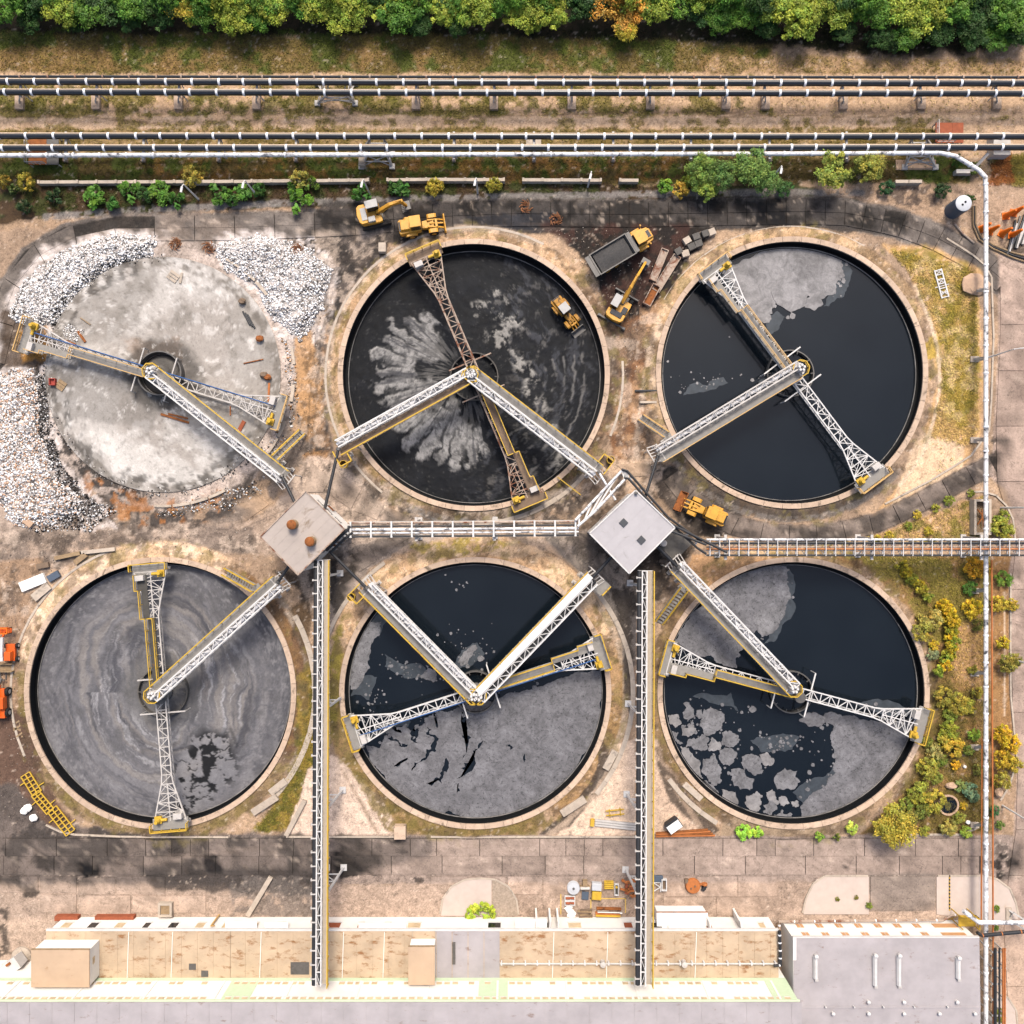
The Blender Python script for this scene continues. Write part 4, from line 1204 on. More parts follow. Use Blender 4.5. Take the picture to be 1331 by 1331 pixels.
for k in range(150):
    t = random.random()
    cx, cy = random.choice([(490+t*60+random.gauss(0,6), 852+t*24+random.gauss(0,7)), (520+t*50, 868+random.gauss(0,8)), (600+random.gauss(0,22), 835+random.gauss(0,16)), (488+random.gauss(0,8), 905+random.gauss(0,10)), (570+t*40, 745+random.gauss(0,10)), (560+random.gauss(0,25), 880+random.gauss(0,10)), (620+random.gauss(0,14), 850+random.gauss(0,8)), (505+random.gauss(0,14), 960+random.gauss(0,8))])
    if math.hypot(cx-618, cy-900) < 158:
        floe(blob(cx, cy, random.choice([0.6, 0.8, 1.0, 1.3, 2.0]), 6), Z3, t5, l5, 'scum_mid', 'scum_floe', 0.1, 0)
for cx, cy, r in ((625,856,4),(608,866,3),(626,906,9)):
    floe(blob(cx, cy, r), Z3, t5, l5, 'scum_mid', 'scum_floe', 0.12, 2)
# --- basin 6: broken floes
t6, l6 = make_tank(5, -0.8, 2.7)
def fringe(poly, n, t, l, c0, mat, sp=3.0):
    """small broken bits along the edge of a sheet"""
    L = path_len(poly+poly[:1])
    for k in range(n):
        x, y, ux, uy = path_pt(poly+poly[:1], random.random()*L)
        x += random.gauss(0, sp); y += random.gauss(0, sp)
        if math.hypot(x-c0[0], y-c0[1]) < 160:
            floe(blob(x, y, random.choice([0.5, 0.7, 0.9, 1.3, 2.0, 3.0]), 7), Z3, t, l, mat, 'scum_floe', 0.14, 1)
def films(polys, t, l):
    for q in polys: floe(q, Z3-0.03, t, l, 'film', 'scum_film', 0.12, 3, th=0.034, clip=16.4)
films([[(1086,340),(1100,338),(1108,352),(1100,378),(1084,392),(1070,398),(1082,376)], [(996,412),(1010,404),(1020,412),(1012,428),(1000,436),(996,424)], [(888,514),(930,506),(946,498),(940,490),(896,500)], [(985,496),(1004,484),(1014,488),(1006,502),(990,504)], [(930,360),(946,350),(960,380),(980,410),(966,402)]], t3, l3)
films([[(590,870),(600,845),(620,835),(630,850),(612,866)], [(500,850),(540,862),(560,880),(530,882),(500,866)], [(455,905),(468,880),(490,880),(480,910)], [(480,960),(500,938),(540,930),(530,945)], [(480,800),(500,790),(510,800),(494,830)]], t5, l5)
films([[(900,905),(950,900),(960,925),(930,915)], [(975,962),(1010,955),(1040,958),(1030,974),(990,978)], [(1030,1030),(1070,1010),(1090,990),(1080,1030),(1044,1050)], [(1022,738),(1034,760),(1030,800),(1010,830),(990,840)], [(1110,915),(1160,912),(1190,930),(1150,930)]], t6, l6)
fringe(SHEET5[:12], 70, t5, l5, TANKS[4], 'scum_mid')
fringe([(938,356),(985,416),(1004,400),(1042,392),(1066,388),(1086,382),(1098,358)], 60, t3, l3, TANKS[2], 'scum_light')
floe([(1022,736),(1023,760),(1028,772),(1020,788),(1016,802),(1002,824),(990,828),(984,818),(978,828),(984,834),(978,840),(962,846),(956,856),(958,868),(944,866),(920,852),(890,842),(876,834),(882,820),(898,796),(920,772),(950,752),(985,740)], Z3, t6, l6, 'scum', amp=0.13, lev=4, clip=16.48)
floe([(980,800),(1000,790),(1022,788),(1020,800),(1004,822),(990,826)], Z3+0.03, t6, l6, 'scum_mid', 'scum_floe', 0.07)
floe([(1068,933),(1080,925),(1110,930),(1150,940),(1190,952),(1184,975),(1165,1010),(1130,1040),(1095,1056),(1060,1066),(1042,1062),(1040,1048),(1052,1034),(1074,1020),(1086,1004),(1086,985),(1080,965),(1084,945),(1074,940)], Z3, t6, l6, 'scum', amp=0.13, lev=4, clip=16.48)
floe([(1038,936),(1050,926),(1068,930),(1078,938),(1068,944),(1050,944)], Z3, t6, l6, 'scum', 'scum_floe')
FL6 = [[(888,914),(896,913),(902,922),(903,932),(895,936),(887,926)], [(914,925),(924,918),(934,924),(942,934),(938,946),(928,954),(916,956),(910,944)], [(905,924),(912,922),(914,930),(908,934)], [(938,952),(950,950),(960,956),(958,966),(948,972),(938,968)],
       [(886,946),(902,942),(906,952),(894,958),(886,956)], [(894,962),(912,954),(922,960),(920,972),(902,974),(892,972)], [(925,958),(936,964),(936,974),(926,976),(920,968)], [(914,986),(930,982),(938,1000),(936,1018),(926,1022),(912,1004)],
       [(944,972),(958,978),(954,990),(940,994),(934,984)], [(964,984),(978,980),(990,996),(990,1006),(980,1008),(966,998)], [(986,980),(998,978),(1006,986),(1004,994),(992,994)], [(1008,1008),(1020,998),(1036,1002),(1040,1016),(1032,1026),(1016,1026),(1008,1020)],
       [(950,1000),(966,1000),(980,1012),(978,1024),(962,1026),(950,1014)], [(970,1034),(984,1028),(990,1042),(986,1054),(974,1052),(968,1044)], [(996,1030),(1004,1026),(1014,1040),(1010,1046),(1002,1044)], [(992,1046),(1004,1040),(1010,1052),(1002,1060),(992,1056)], [(1012,1036),(1022,1036),(1026,1044),(1018,1048)], [(1028,1042),(1036,1040),(1038,1048),(1030,1048)],
       [(884,970),(896,976),(910,990),(914,1012),(900,1006),(888,986)], [(900,1010),(918,1014),(934,1030),(936,1044),(916,1034)], [(938,1026),(956,1030),(958,1046),(946,1050),(938,1040)], [(1000,1062),(1016,1052),(1030,1058),(1024,1066),(1006,1068)], [(868,930),(880,928),(886,940),(878,946),(870,940)], [(872,948),(882,952),(888,966),(880,966)]]
for q in FL6:
    floe(q, Z3, t6, l6, random.choice(['scum_mid', 'scum_light', 'scum_mid']), 'scum_floe', 0.17, 4, clip=16.4)
for cx, cy, r in ((978,922,4.5),(964,926,2),(988,952,2),(1000,960,1.5),(1024,966,2.2),(1014,970,2),(1034,962,1.6),(1016,966,1.2),(1068,988,1.4),(1044,958,1.2),(1138,915,3),(1126,916,2),(1154,922,2),(1134,920,2.4),(1040,1036,2)):
    floe(blob(cx, cy, r), Z3, t6, l6, 'scum_mid', 'scum_floe', 0.12, 2)
for k in range(150):
    cx, cy = random.choice([(random.uniform(880, 980), random.uniform(915, 1055)), (random.gauss(930, 30), random.gauss(985, 40)), (random.gauss(1020, 16), random.gauss(966, 7)), (random.gauss(900, 14), random.gauss(945, 18))])
    if math.hypot(cx-1030, cy-900) < 158:
        floe(blob(cx, cy, random.choice([0.6, 0.9, 1.2, 1.6, 2.4]), 7), Z3, t6, l6, 'scum_mid', 'scum_floe', 0.12, 1)
fringe([(1022,736),(1028,772),(1016,802),(990,828),(962,846),(944,866)], 40, t6, l6, TANKS[5], 'scum_mid')
fringe([(1040,1060),(1074,1020),(1086,985),(1080,965),(1068,933)], 40, t6, l6, TANKS[5], 'scum_mid')
# --- basin 1: drained, floor bare
def paint1(px, py):
    P = Painter(px, py, '#b3aaa1')
    n1, n2, n3 = P.noise(50, 5), P.noise(14, 5), P.noise(5, 4)
    P.put(sst(0.42, 0.62, n1), '#c9c2ba', 0.8)
    P.put(sst(0.52, 0.7, n2), '#d6d0c9', 0.6)
    P.put(sst(0.56, 0.72, P.noise(22, 5)), '#8f877e', 0.6)
    P.poly([(68,470),(140,470),(200,480),(215,520),(190,560),(130,545),(70,540)], '#7d7771', 0.5, 10, 14, 24)
    P.poly([(100,400),(180,350),(215,330),(200,390),(150,440),(90,450)], '#8d857c', 0.5, 12, 14, 24)
    P.poly([(230,500),(350,540),(350,600),(330,610),(260,560),(215,530)], '#807a73', 0.5, 8, 12, 24)
    P.poly([(300,380),(360,440),(365,520),(320,520),(300,470)], '#a59d94', 0.6, 10, 12, 24)
    P.poly([(160,440),(230,440),(240,470),(180,475)], '#a07a58', 0.35, 10, 12, 20)
    P.poly([(120,560),(240,600),(300,620),(240,640),(150,610)], '#dcd6ce', 0.6, 12, 14, 24)
    P.ring((212,487), 140, 156, '#857c72', 0.75, 3, 8, 0, 360, patch=0.47, psize=10)
    P.ring((212,487), 132, 156, '#4c4844', 0.6, 3, 10, 100, 330, patch=0.55, psize=9)
    P.ring((212,487), 24, 48, '#44413e', 0.7, 8, 8)
    P.put(sst(0.6, 0.74, fbm(px, py, 9, 6, 44, 0.7)), '#e9e3dc', 0.5)
    P.put(sst(0.66, 0.76, P.noise(4, 3)), '#6d665f', 0.35)
    P.h = 0.01*n3
    return P
l1 = (*W(*TANKS[0])[:2], 0.0)
t1 = thing('settling_tank', l1, LAB[0], 'tank', 'round settling tanks')
polar_surface('tank_floor', 15.3, 0.10, t1, MAT['floor'], l1, paint1, nr=80, ns=300)
for k in range(44):          # what is left of the kerb wall
    a = k*2*math.pi/44
    d = math.degrees(a)
    if 325 < d or d < 75 or 255 < d < 300:
        if random.random() < 0.85:
            arc_block(16.9+random.uniform(-0.1, 0.1), 17.25, -0.065, 0.065, -0.1, random.uniform(0.12, 0.4)).build('coping_stone', MAT['concrete'], t1, rz=a)
MB().lathe([(2.72, 0.0), (2.72, 1.3), (2.88, 1.3), (2.88, 0.0)], 48, closed=True).build('feed_well', MAT['steel'], t1, smooth=True)
MB().lathe([(2.6, 0.112), (2.6, 0.13)], 40).build('sump', MAT['black'], t1)
MB().lathe([(1.3, 0.05), (1.1, 0.9), (0.7, 1.2), (0.7, 3.1)], 24).build('center_column', MAT['conc_dark'], t1, smooth=True)
MB().lathe([(2.55, 0.12), (2.4, 0.3), (1.8, 0.5), (1.2, 0.35)], 20).build('spoil', MAT['conc_dark'], t1, smooth=True)

# ------------------------------------------------------------------ rotating rake bridges
def rake_bridge(i, A, B, walk, side, mats, label, zrim=0.5, blue=False, grouplab=None):
    """A, B: ends as seen in the photo; walk: which half carries the walkway (-1 A, +1 B, 0 none)"""
    zd = 1.75
    a, b = Vector(W(*A, zd)), Vector(W(*B, zd))
    mid = (a+b)/2
    rz = math.atan2(b.y-a.y, b.x-a.x)
    L = (b-a).length/2
    t = thing('rake_bridge', (mid.x, mid.y, 0), label, 'bridge', 'rotating rake bridges', rz)
    mt, mr = mats
    wd = lambda x: 0.62 + max(0, abs(x)-(L-5.6))/5.4*1.45
    nodes = [x*1.0 for x in np.linspace(-L+0.3, L-0.3, int(2*L/1.15))]
    zb = 0.75
    tr = MB()
    for k, (x0, x1) in enumerate(zip(nodes[:-1], nodes[1:])):
        for s in (-1, 1):
            tr.beam((x0, s*wd(x0), zd), (x1, s*wd(x1), zd), 0.15, 0.18)
            if abs(x0) < L-2: tr.beam((x0, s*0.5, zb), (x1, s*0.5, zb), 0.12, 0.14)
            tr.beam((x0, s*wd(x0), zd), (x0, s*0.5, zb), 0.07)
            tr.beam((x0, s*wd(x0), zd), (x1, s*0.5, zb), 0.07)
        tr.beam((x0, -wd(x0), zd), (x0, wd(x0), zd), 0.10)
        s = 1 if k % 2 else -1
        tr.beam((x0, -s*wd(x0), zd), (x1, s*wd(x1), zd), 0.09)
        if abs(x0) > L-5.4:     # the flared ends have a middle chord and more bracing
            tr.beam((x0, 0, zd), (x1, 0, zd), 0.12)
            tr.beam((x0, 0, zd), (x1, wd(x1), zd), 0.07)
            tr.beam((x0, 0, zd), (x1, -wd(x1), zd), 0.07)
    tr.build('truss', mt, t)
    for s in (-1, 1):
        e = MB()
        e.box(s*L-0.18, s*L+0.18, -2.25, 2.25, zrim+0.35, zrim+0.8)
        for y in (-2.1, 2.1):
            e.beam((s*L, y, zrim+0.6), (s*(L-0.2), y, zd), 0.18)
        e.build('end_carriage', mt, t)
        for y in (-1.8, 1.8):
            MB().tube([(s*L-0.14, y, zrim+0.3), (s*L+0.14, y, zrim+0.3)], 0.3, 14).build('wheel', MAT['steel'], t)
        hr = MB()
        hr.rail([(s*(L-0.1), -2.3, zd), (s*(L+0.75), -2.3, zd), (s*(L+0.75), 2.3, zd), (s*(L-0.1), 2.3, zd)], 1.0, 1.1, 0.06)
        hr.build('handrail', mr, t)
        MB().box(min(s*(L-0.7), s*(L+0.75)), max(s*(L-0.7), s*(L+0.75)), -2.28, 2.28, zd-0.1, zd+0.01).build('platform', MAT['deck'] if i != 1 else MAT['deckbrown'], t)
        dr = MB()
        dr.cbox(s*(L-0.6), -1.45*s, zd, 0.9, 0.9, 0.35)
        dr.lathe([(0.34, 0.35), (0.34, 0.8), (0.22, 0.95), (0.22, 1.15)], 14, (s*(L-0.55), -1.45*s, zd))
        dr.tube([(s*(L-0.6), -1.0*s, zd+0.3), (s*(L-0.6), -0.3*s, zd+0.3)], 0.2, 10)
        dr.build('drive_unit', MAT['yellow'], t, smooth=True)
        MB().cbox(s*(L-1.0), 1.2*s, zd, 0.7, 1.1, 0.8).build('control_box', MAT['whitedirty'], t, bevel=0.04)
    if walk:
        s = walk
        y0, y1 = (-0.48+side*0.25, 0.48+side*0.25)
        jog = L-6.2
        pl = [(s*0.6, y0), (s*jog, y0), (s*jog, y0-0.55), (s*(L-2.6), y0-0.55), (s*(L-2.6), y0-1.0), (s*(L-0.6), y0-1.0), (s*(L-0.6), y1-0.7), (s*jog, y1-0.7), (s*jog, y1), (s*0.6, y1)] if side < 0 else \
             [(s*0.6, y1), (s*jog, y1), (s*jog, y1+0.55), (s*(L-2.6), y1+0.55), (s*(L-2.6), y1+1.0), (s*(L-0.6), y1+1.0), (s*(L-0.6), y0+0.7), (s*jog, y0+0.7), (s*jog, y0), (s*0.6, y0)]
        MB().prism(pl, zd+0.10, zd+0.16).build('walkway', MAT['deckbrown'] if i == 1 else (MAT['deck'] if i != 3 else MAT['deckdark']), t)
        hr = MB()
        hr.rail([(x, y, zd+0.16) for x, y in pl[:6]], 1.0, 1.5, 0.048)
        hr.rail([(x, y, zd+0.16) for x, y in pl[7:]], 1.0, 1.5, 0.048)
        hr.build('handrail', mr, t)
    # centre crossbeams that carry the feed well, scraper blades hanging below
    cb = MB()
    for x in (-2.2, 2.2):
        cb.beam((x, -2.9, zd-0.3), (x, 2.9, zd-0.3), 0.16)
        cb.beam((x, -2.9, zd-0.3), (x, -2.9, -0.3), 0.1); cb.beam((x, 2.9, zd-0.3), (x, 2.9, -0.3), 0.1)
    cb.build('crossbeam', mt, t)
    MB().lathe([(0.78, 1.35), (0.78, 2.1), (1.0, 2.1), (1.0, 2.2), (0.72, 2.2)], 20).build('slewing_ring', MAT['steel'], t)
    if blue:
        MB().tube([(-L+0.6, side*-0.66, zd+0.2), (0, side*-0.66, zd+0.2), (L-0.6, side*-0.66, zd+0.2)], 0.07, 6).build('cable', MAT['blue'], t)
    return t
WH, WD = MAT['white'], MAT['whitedirty']
rake_bridge(0, (36,437), (362,536), -1, -1, (WD, MAT['tanrail']), 'rake bridge with blue cable across the drained dusty basin', zrim=0.25, blue=True)
rake_bridge(1, (552,331), (687,650), 1, 1, (MAT['rustwhite'], MAT['yellow']), 'rusty rake bridge with brown walkway over the black mud basin')
rake_bridge(2, (929,350), (1133,622), -1, -1, (WH, MAT['tanrail']), 'rake bridge with tan handrails over the basin beside the meadow')
rake_bridge(3, (195,740), (222,1070), -1, -1, (WD, MAT['yellow']), 'rake bridge across the swirled grey sludge basin')
rake_bridge(4, (460,951), (780,848), 1, 1, (WH, MAT['yellow']), 'rake bridge with blue cable between black water and grey scum sheet', blue=True)
rake_bridge(5, (868,855), (1196,942), -1, -1, (WH, MAT['yellow']), 'rake bridge with yellow rails over the broken scum floes')

# ------------------------------------------------------------------ fixed access bridges
def stairs(t, a, b, w=0.9, z0=3.4, z1=0.06, mat=None, name='stair'):
    """steps from a (upper, local xy) to b (lower)"""
    a, b = Vector((*a, z0)), Vector((*b, z1))
    d = (b-a); n = 12
    u = Vector((-d.y, d.x, 0)).normalized()*(w/2)
    m = MB()
    for s in (-1, 1):
        m.beam(a+u*s, b+u*s, 0.08, 0.25)
    for k in range(n):
        p = a+d*((k+0.5)/n)
        m.beam(p-u, p+u, 0.26, 0.05)
    o = m.build(name, MAT['deck'], t)
    h = MB()
    for s in (-1, 1):
        q = a+u*s; r = b+u*s
        h.beam(q+Vector((0,0,1)), r+Vector((0,0,1)), 0.1)
        h.beam(q+Vector((0,0,0.5)), r+Vector((0,0,0.5)), 0.06)
        for k in range(5):
            p = q+(r-q)*(k/4)
            h.beam(p, p+Vector((0,0,1)), 0.07)
    h.build('stair_rail', mat or MAT['yellow'], t)
    return o
def access_bridge(i, A, B, side, label, deck='deck', cover=False, leg_in=1.0, tower=True, cage=False, wide=1.0):
    zd = 3.4
    a, b = Vector(W(*A, zd+0.5)), Vector(W(*B, zd+0.5))
    rz = math.atan2(b.y-a.y, b.x-a.x)
    L = (b-a).length
    t = thing('access_bridge', (b.x, b.y, 0), label, 'bridge', 'fixed access bridges', rz)
    X = lambda x: x-L           # local x: 0 at the outer end, -L at the column
    s = side
    n = int(L/1.15)
    xs = [X(L*k/n) for k in range(n+1)]
    y0, y1 = -s*0.08, -s*0.98
    z0, z1 = zd-0.1, zd+0.95
    tr = MB()
    for k, (x0, x1) in enumerate(zip(xs[:-1], xs[1:])):
        for y in (y0, y1):
            tr.beam((x0, y, z1), (x1, y, z1), 0.17, 0.15)
            tr.beam((x0, y, z0), (x1, y, z0), 0.15, 0.15)
            tr.beam((x0, y, z0), (x0, y, z1), 0.08)
            tr.beam((x0, y, z0 if k % 2 else z1), (x1, y, z1 if k % 2 else z0), 0.08)
        tr.beam((x0, y0, z1), (x0, y1, z1), 0.09)
        tr.beam((x0, y0 if k % 2 else y1, z1), (x1, y1 if k % 2 else y0, z1), 0.08)
        tr.beam((x0, y0, z0), (x0, s*1.0*wide, z0), 0.1)
    tr.build('truss', WH if i != 2 else WD, t)
    MB().tube([(X(0.2), (y0+y1)/2, z0+0.42), (X(L+0.1), (y0+y1)/2, z0+0.42)], 0.24, 10).build('slurry_pipe', MAT['foil'] if not cover else MAT['darkpipe'], t, smooth=True)
    dk = sorted((s*0.04, s*0.98*wide))
    MB().box(X(0.3), 0.2, dk[0], dk[1], zd, zd+0.06).build('walkway', MAT[deck], t)
    hr = MB()
    hr.rail([(X(0.6), s*0.96*wide, zd+0.06), (0.2, s*0.96*wide, zd+0.06)], 1.0, 1.5, 0.048)
    hr.build('handrail', MAT['yellow'] if i != 2 else MAT['tanrail'], t)
    if cover:
        k = int(L/2.2)
        for j in range(k):
            x0, x1 = X(0.4)+(L-0.2)*j/k, X(0.4)+(L-0.2)*(j+1)/k-0.05
            zt = zd+1.12+random.uniform(0, 0.04)
            MB().sprism([(x0, zt), (x1, zt), (x1, zt+0.08), (x0, zt+0.08)], *sorted((s*0.02, s*0.86))).build('cover_panel', MAT['cover'], t)
    # head of the feed at the column: elbows and an octagonal guard rail
    hd = MB()
    for k in range(5):
        q = k*2*math.pi/5+0.4
        hd.lathe([(0.2, z0), (0.2, z1+0.25), (0.14, z1+0.4)], 10, (X(0)+0.33*math.cos(q), 0.33*math.sin(q), 0))
    hd.lathe([(0.85, z0-0.2), (0.85, z0+0.05)], 16, (X(0), 0, 0))
    hd.build('feed_head', WH, t, smooth=True)
    oc = MB()
    pts = [(X(0)+1.05*math.cos(q*math.pi/4+0.39), 1.05*math.sin(q*math.pi/4+0.39), z0+0.05) for q in range(1, 8)]
    oc.rail(pts, 1.0, 0.9, 0.055)
    oc.build('guard_rail', MAT['yellow'], t)
    lg = MB()
    for x in (-leg_in-0.9, -leg_in+0.5):
        for y in (y1, s*0.9):
            lg.beam((x, y, 0.0), (x, y, z0), 0.18)
            lg.cbox(x, y, -0.05, 0.5, 0.5, 0.2)
        lg.beam((x, y1, z0-0.15), (x, s*0.95, z0-0.15), 0.16)
        lg.beam((x, y1, 0.2), (x, s*0.9, z0-0.2), 0.1)
    lg.beam((-leg_in-0.9, y1, 0.3), (-leg_in+0.5, y1, z0-0.2), 0.1)
    lg.build('trestle', WD, t)
    if tower:
        tw = MB()
        for k in range(6):
            y = y1-s*(-1.9+k*0.42)
            tw.beam((-0.35, y, z0+0.1), (0.9, y-0.25, z0+0.1), 0.11)
        tw.beam((-0.4, y1-s*0.3, z0+0.1), (-0.4, y1+s*2.0, z0+0.1), 0.14)
        tw.beam((0.95, y1-s*0.3, z0+0.1), (0.95, y1+s*2.0, z0+0.1), 0.14)
        tw.beam((0.95, y1, z0+0.1), (0.95, y1, 0), 0.14); tw.beam((0.95, y1+s*1.9, z0+0.1), (0.95, y1+s*1.9, 0), 0.14)
        tw.build('end_frame', WD, t)
    if cage:
        cg = MB()
        cg.rail([(-0.6, s*1.0, zd), (-0.6, s*2.2, zd), (0.9, s*2.2, zd), (0.9, s*0.1, zd)], 1.0, 0.7, 0.06)
        cg.lathe([(0.45, zd), (0.5, zd), (0.5, zd+1.0), (0.45, zd+1.0)], 12, (0.5, s*2.1, 0), closed=True)
        cg.build('guard_cage', MAT['yellow'], t)
        MB().box(-0.6, 0.9, *sorted((s*0.99, s*2.2)), zd-0.05, zd+0.03).build('landing', MAT['deckbrown'], t)
        MB().beam((0.7, s*2.0, 0), (0.7, s*2.0, zd), 0.15).beam((-0.4, s*2.0, 0), (-0.4, s*2.0, zd), 0.15).build('landing_leg', WD, t)
    return t, L
b, L = access_bridge(0, (197,483), (368,619), 1, 'access bridge with grey walkway over the drained dusty basin')
stairs(b, (-2.2, 1.2), (-2.4, 5.6))
MB().box(-2.75, -1.6, 0.99, 1.4, 3.3, 3.42).build('landing', MAT['deck'], b)
b, L = access_bridge(1, (611,488), (441,582), 1, 'access bridge with brown walkway over the grey sludge fan', deck='deckbrown', cage=True, tower=False)
b, L = access_bridge(1, (614,487), (776,612), 1, 'access bridge with grey walkway over the rippled black mud', cage=True)
MB().box(-3.4, 0.4, -3.5, -3.38, 0.9, 1.0).beam((-3.3, -3.44, 0), (-3.3, -3.44, 1.0), 0.08).beam((0.3, -3.44, 0), (0.3, -3.44, 1.0), 0.08).build('barrier', MAT['yellow'], b)
b, L = access_bridge(2, (1040,479), (857,590), 1, 'access bridge over the clear dark basin beside the meadow', wide=1.15)
stairs(b, (-2.0, -1.6), (-1.0, -5.2), mat=MAT['tanrail'])
MB().box(-2.6, -1.5, -1.7, -1.0, 3.3, 3.42).build('landing', MAT['deck'], b)
b, L = access_bridge(3, (199,903), (360,758), 1, 'access bridge with yellow rail over the swirled grey sludge')
stairs(b, (-2.6, 1.5), (-5.0, 6.2))
MB().box(-3.2, -1.9, 0.99, 1.7, 3.3, 3.42).build('landing', MAT['deck'], b)
b, L = access_bridge(4, (616,905), (476,764), 1, 'open truss access bridge over black water with yellow cage at its end', cage=True)
b, L = access_bridge(4, (622,905), (769,752), 1, 'white covered access bridge over black water', cover=True)
MB().rail([(-0.6, -2.4, 3.3), (0.9, -2.4, 3.3)], 1.0, 0.8, 0.06).build('guard_rail', MAT['yellow'], b)
MB().box(-0.8, 1.0, -2.5, -1.0, 3.2, 3.3).beam((0, -2.3, 0), (0, -2.3, 3.2), 0.14).build('landing', MAT['deck'], b)
b, L = access_bridge(5, (1031,895), (880,737), 1, 'access bridge over the basin of broken scum floes')
stairs(b, (-2.6, 1.3), (-4.2, 6.4), w=1.0)
MB().box(-3.2, -1.9, 0.99, 1.6, 3.3, 3.42).build('landing', MAT['deck'], b)

# ------------------------------------------------------------------ transfer towers
def tower(corners, z, label, roofmat, hatches=False):
    c = [W(*p, z) for p in corners]
    m = (sum(p[0] for p in c)/4, sum(p[1] for p in c)/4)
    t = thing('transfer_tower', (*m, 0), label, 'building', 'transfer towers')
    q = [(p[0]-m[0], p[1]-m[1]) for p in c]
    ins = [(x*0.94, y*0.94) for x, y in q]
    MB().prism(ins, 0.0, z-0.25).build('wall', MAT['wall_white'], t)
    MB().prism(q, z-0.26, z).build('roof', roofmat, t)
    cop = MB()
    for k in range(4):
        a, b = q[k], q[(k+1) % 4]
        cop.beam((*a, z+0.05), (*b, z+0.05), 0.14, 0.12)
    cop.build('roof_edge', MAT['rustwhite'] if not hatches else MAT['white'], t)
    for k in range(1, 6):
        u = k/6
        p0 = [q[0][i]+(q[1][i]-q[0][i])*u for i in (0, 1)]; p1 = [q[3][i]+(q[2][i]-q[3][i])*u for i in (0, 1)]
        MB().beam((p0[0]*0.98, p0[1]*0.98, z+0.005), (p1[0]*0.98, p1[1]*0.98, z+0.005), 0.07, 0.03).build('roof_seam', roofmat, t)
    # windows and doors on each face, frame and pane
    for k in range(4):
        a, b = Vector(ins[k]), Vector(ins[(k+1) % 4])
        d = (b-a); L = d.length; d.normalize()
        nrm = Vector((d.y, -d.x))
        if nrm.dot((a+b)/2) < 0: nrm = -nrm
        for f, zz, w, h in ((0.25, 3.6, 0.5, 1.0), (0.5, 3.6, 0.5, 1.0), (0.75, 3.6, 0.5, 1.0), (0.4, 0.0, 0.55, 2.1)):
            p = a+d*(L*f)
            fr = MB()
            A = p-d*w+nrm*0.03; B = p+d*w+nrm*0.03
            for z0, z1 in ((zz, zz), (zz+h, zz+h)):
                fr.beam((*A, z0+0.04), (*B, z1+0.04), 0.08)
            fr.beam((*A, zz), (*A, zz+h), 0.08); fr.beam((*B, zz), (*B, zz+h), 0.08)
            fo = fr.build('window' if zz > 1 else 'door', MAT['whitedirty'], t)
            A2 = A-nrm*0.01; B2 = B-nrm*0.01
            MB().add([(*A2, zz+0.04), (*B2, zz+0.04), (*B2, zz+h), (*A2, zz+h)], [(0,1,2,3)]).build('pane' if zz > 1 else 'door_leaf', MAT['glass'] if zz > 1 else MAT['ruststeel'], fo)
    return t, m
tA, mA = tower([(397.6,638.6),(447.8,687.6),(387.5,747.4),(338.5,697.8)], 7.0, 'square tower with tan flat roof and two round rusty vents', MAT['tower_roof'])
for px, py in ((379,682), (402.5,704)):
    p = W(px, py, 8)
    v = MB().lathe([(0.62, 7.0), (0.55, 7.5), (0.5, 8.0)], 20, (p[0]-mA[0], p[1]-mA[1], 0)).build('vent', MAT['wood'], tA, smooth=True)
    MB().lathe([(0.55, 8.0), (0.6, 8.1), (0.5, 8.22), (0.2, 8.3)], 20, (p[0]-mA[0], p[1]-mA[1], 0)).build('vent_cap', MAT['ruststeel'], v, smooth=True)
tB, mB = tower([(826,637.2),(877.2,686),(817.7,745.5),(766.4,693.4)], 7.0, 'square tower with pale grey flat roof and two dark hatches', MAT['tower_roof2'], True)
for px, py in ((810.5,679.5), (833.5,702)):
    p = W(px, py, 7)
    MB().cbox(p[0]-mB[0], p[1]-mB[1], 7.0, 0.82, 0.82, 0.14, math.radians(45)).build('hatch', MAT['skylight'], tB, bevel=0.03)
MB().lathe([(0.2, 7.0), (0.2, 7.4), (0.1, 7.45)], 10, (W(826.5,641,7)[0]-mB[0], W(826.5,641,7)[1]-mB[1], 0)).build('vent', MAT['steel'], tB)
MB().cbox(W(878,706,3)[0]-mB[0]-0.6, W(878,706,3)[1]-mB[1]+0.2, 0, 4.2, 3.2, 3.0, math.radians(-45)).build('annex', MAT['conc_dark'], tB)
MB().lathe([(0.42, 3.0), (0.42, 3.9), (0.34, 3.95)], 16, (W(862,706,3.5)[0]-mB[0], W(862,706,3.5)[1]-mB[1], 0)).build('vent', MAT['whitedirty'], tB)

# feed pipes from the towers to the bridge heads
def feed_pipe(pts, label, r=0.2, mat='darkpipe', z=4.2):
    p = [Vector(W(a, b, z if k < len(pts)-1 else z+0.6)) for k, (a, b) in enumerate(pts)]
    base = (p[0].x, p[0].y, 0)
    t = thing('feed_pipe', base, label, 'pipe', 'pipes from towers to bridges')
    q = [v-Vector(base) for v in p]
    MB().tube(q, r, 10).build('pipe_run', MAT[mat], t, smooth=True)
    MB().tube([q[0]-(q[1]-q[0]).normalized()*0.1, q[0]+(q[1]-q[0]).normalized()*0.25], r*1.5, 12).build('flange', MAT['steel'], t)
    return t
feed_pipe([(366,618),(384,655)], 'dark pipe from the drained basin bridge to the tan-roofed tower')
feed_pipe([(440,583),(422,662)], 'dark pipe from the sludge fan bridge to the tan-roofed tower')
feed_pipe([(361,757),(378,732)], 'dark pipe from the swirled sludge bridge to the tan-roofed tower')
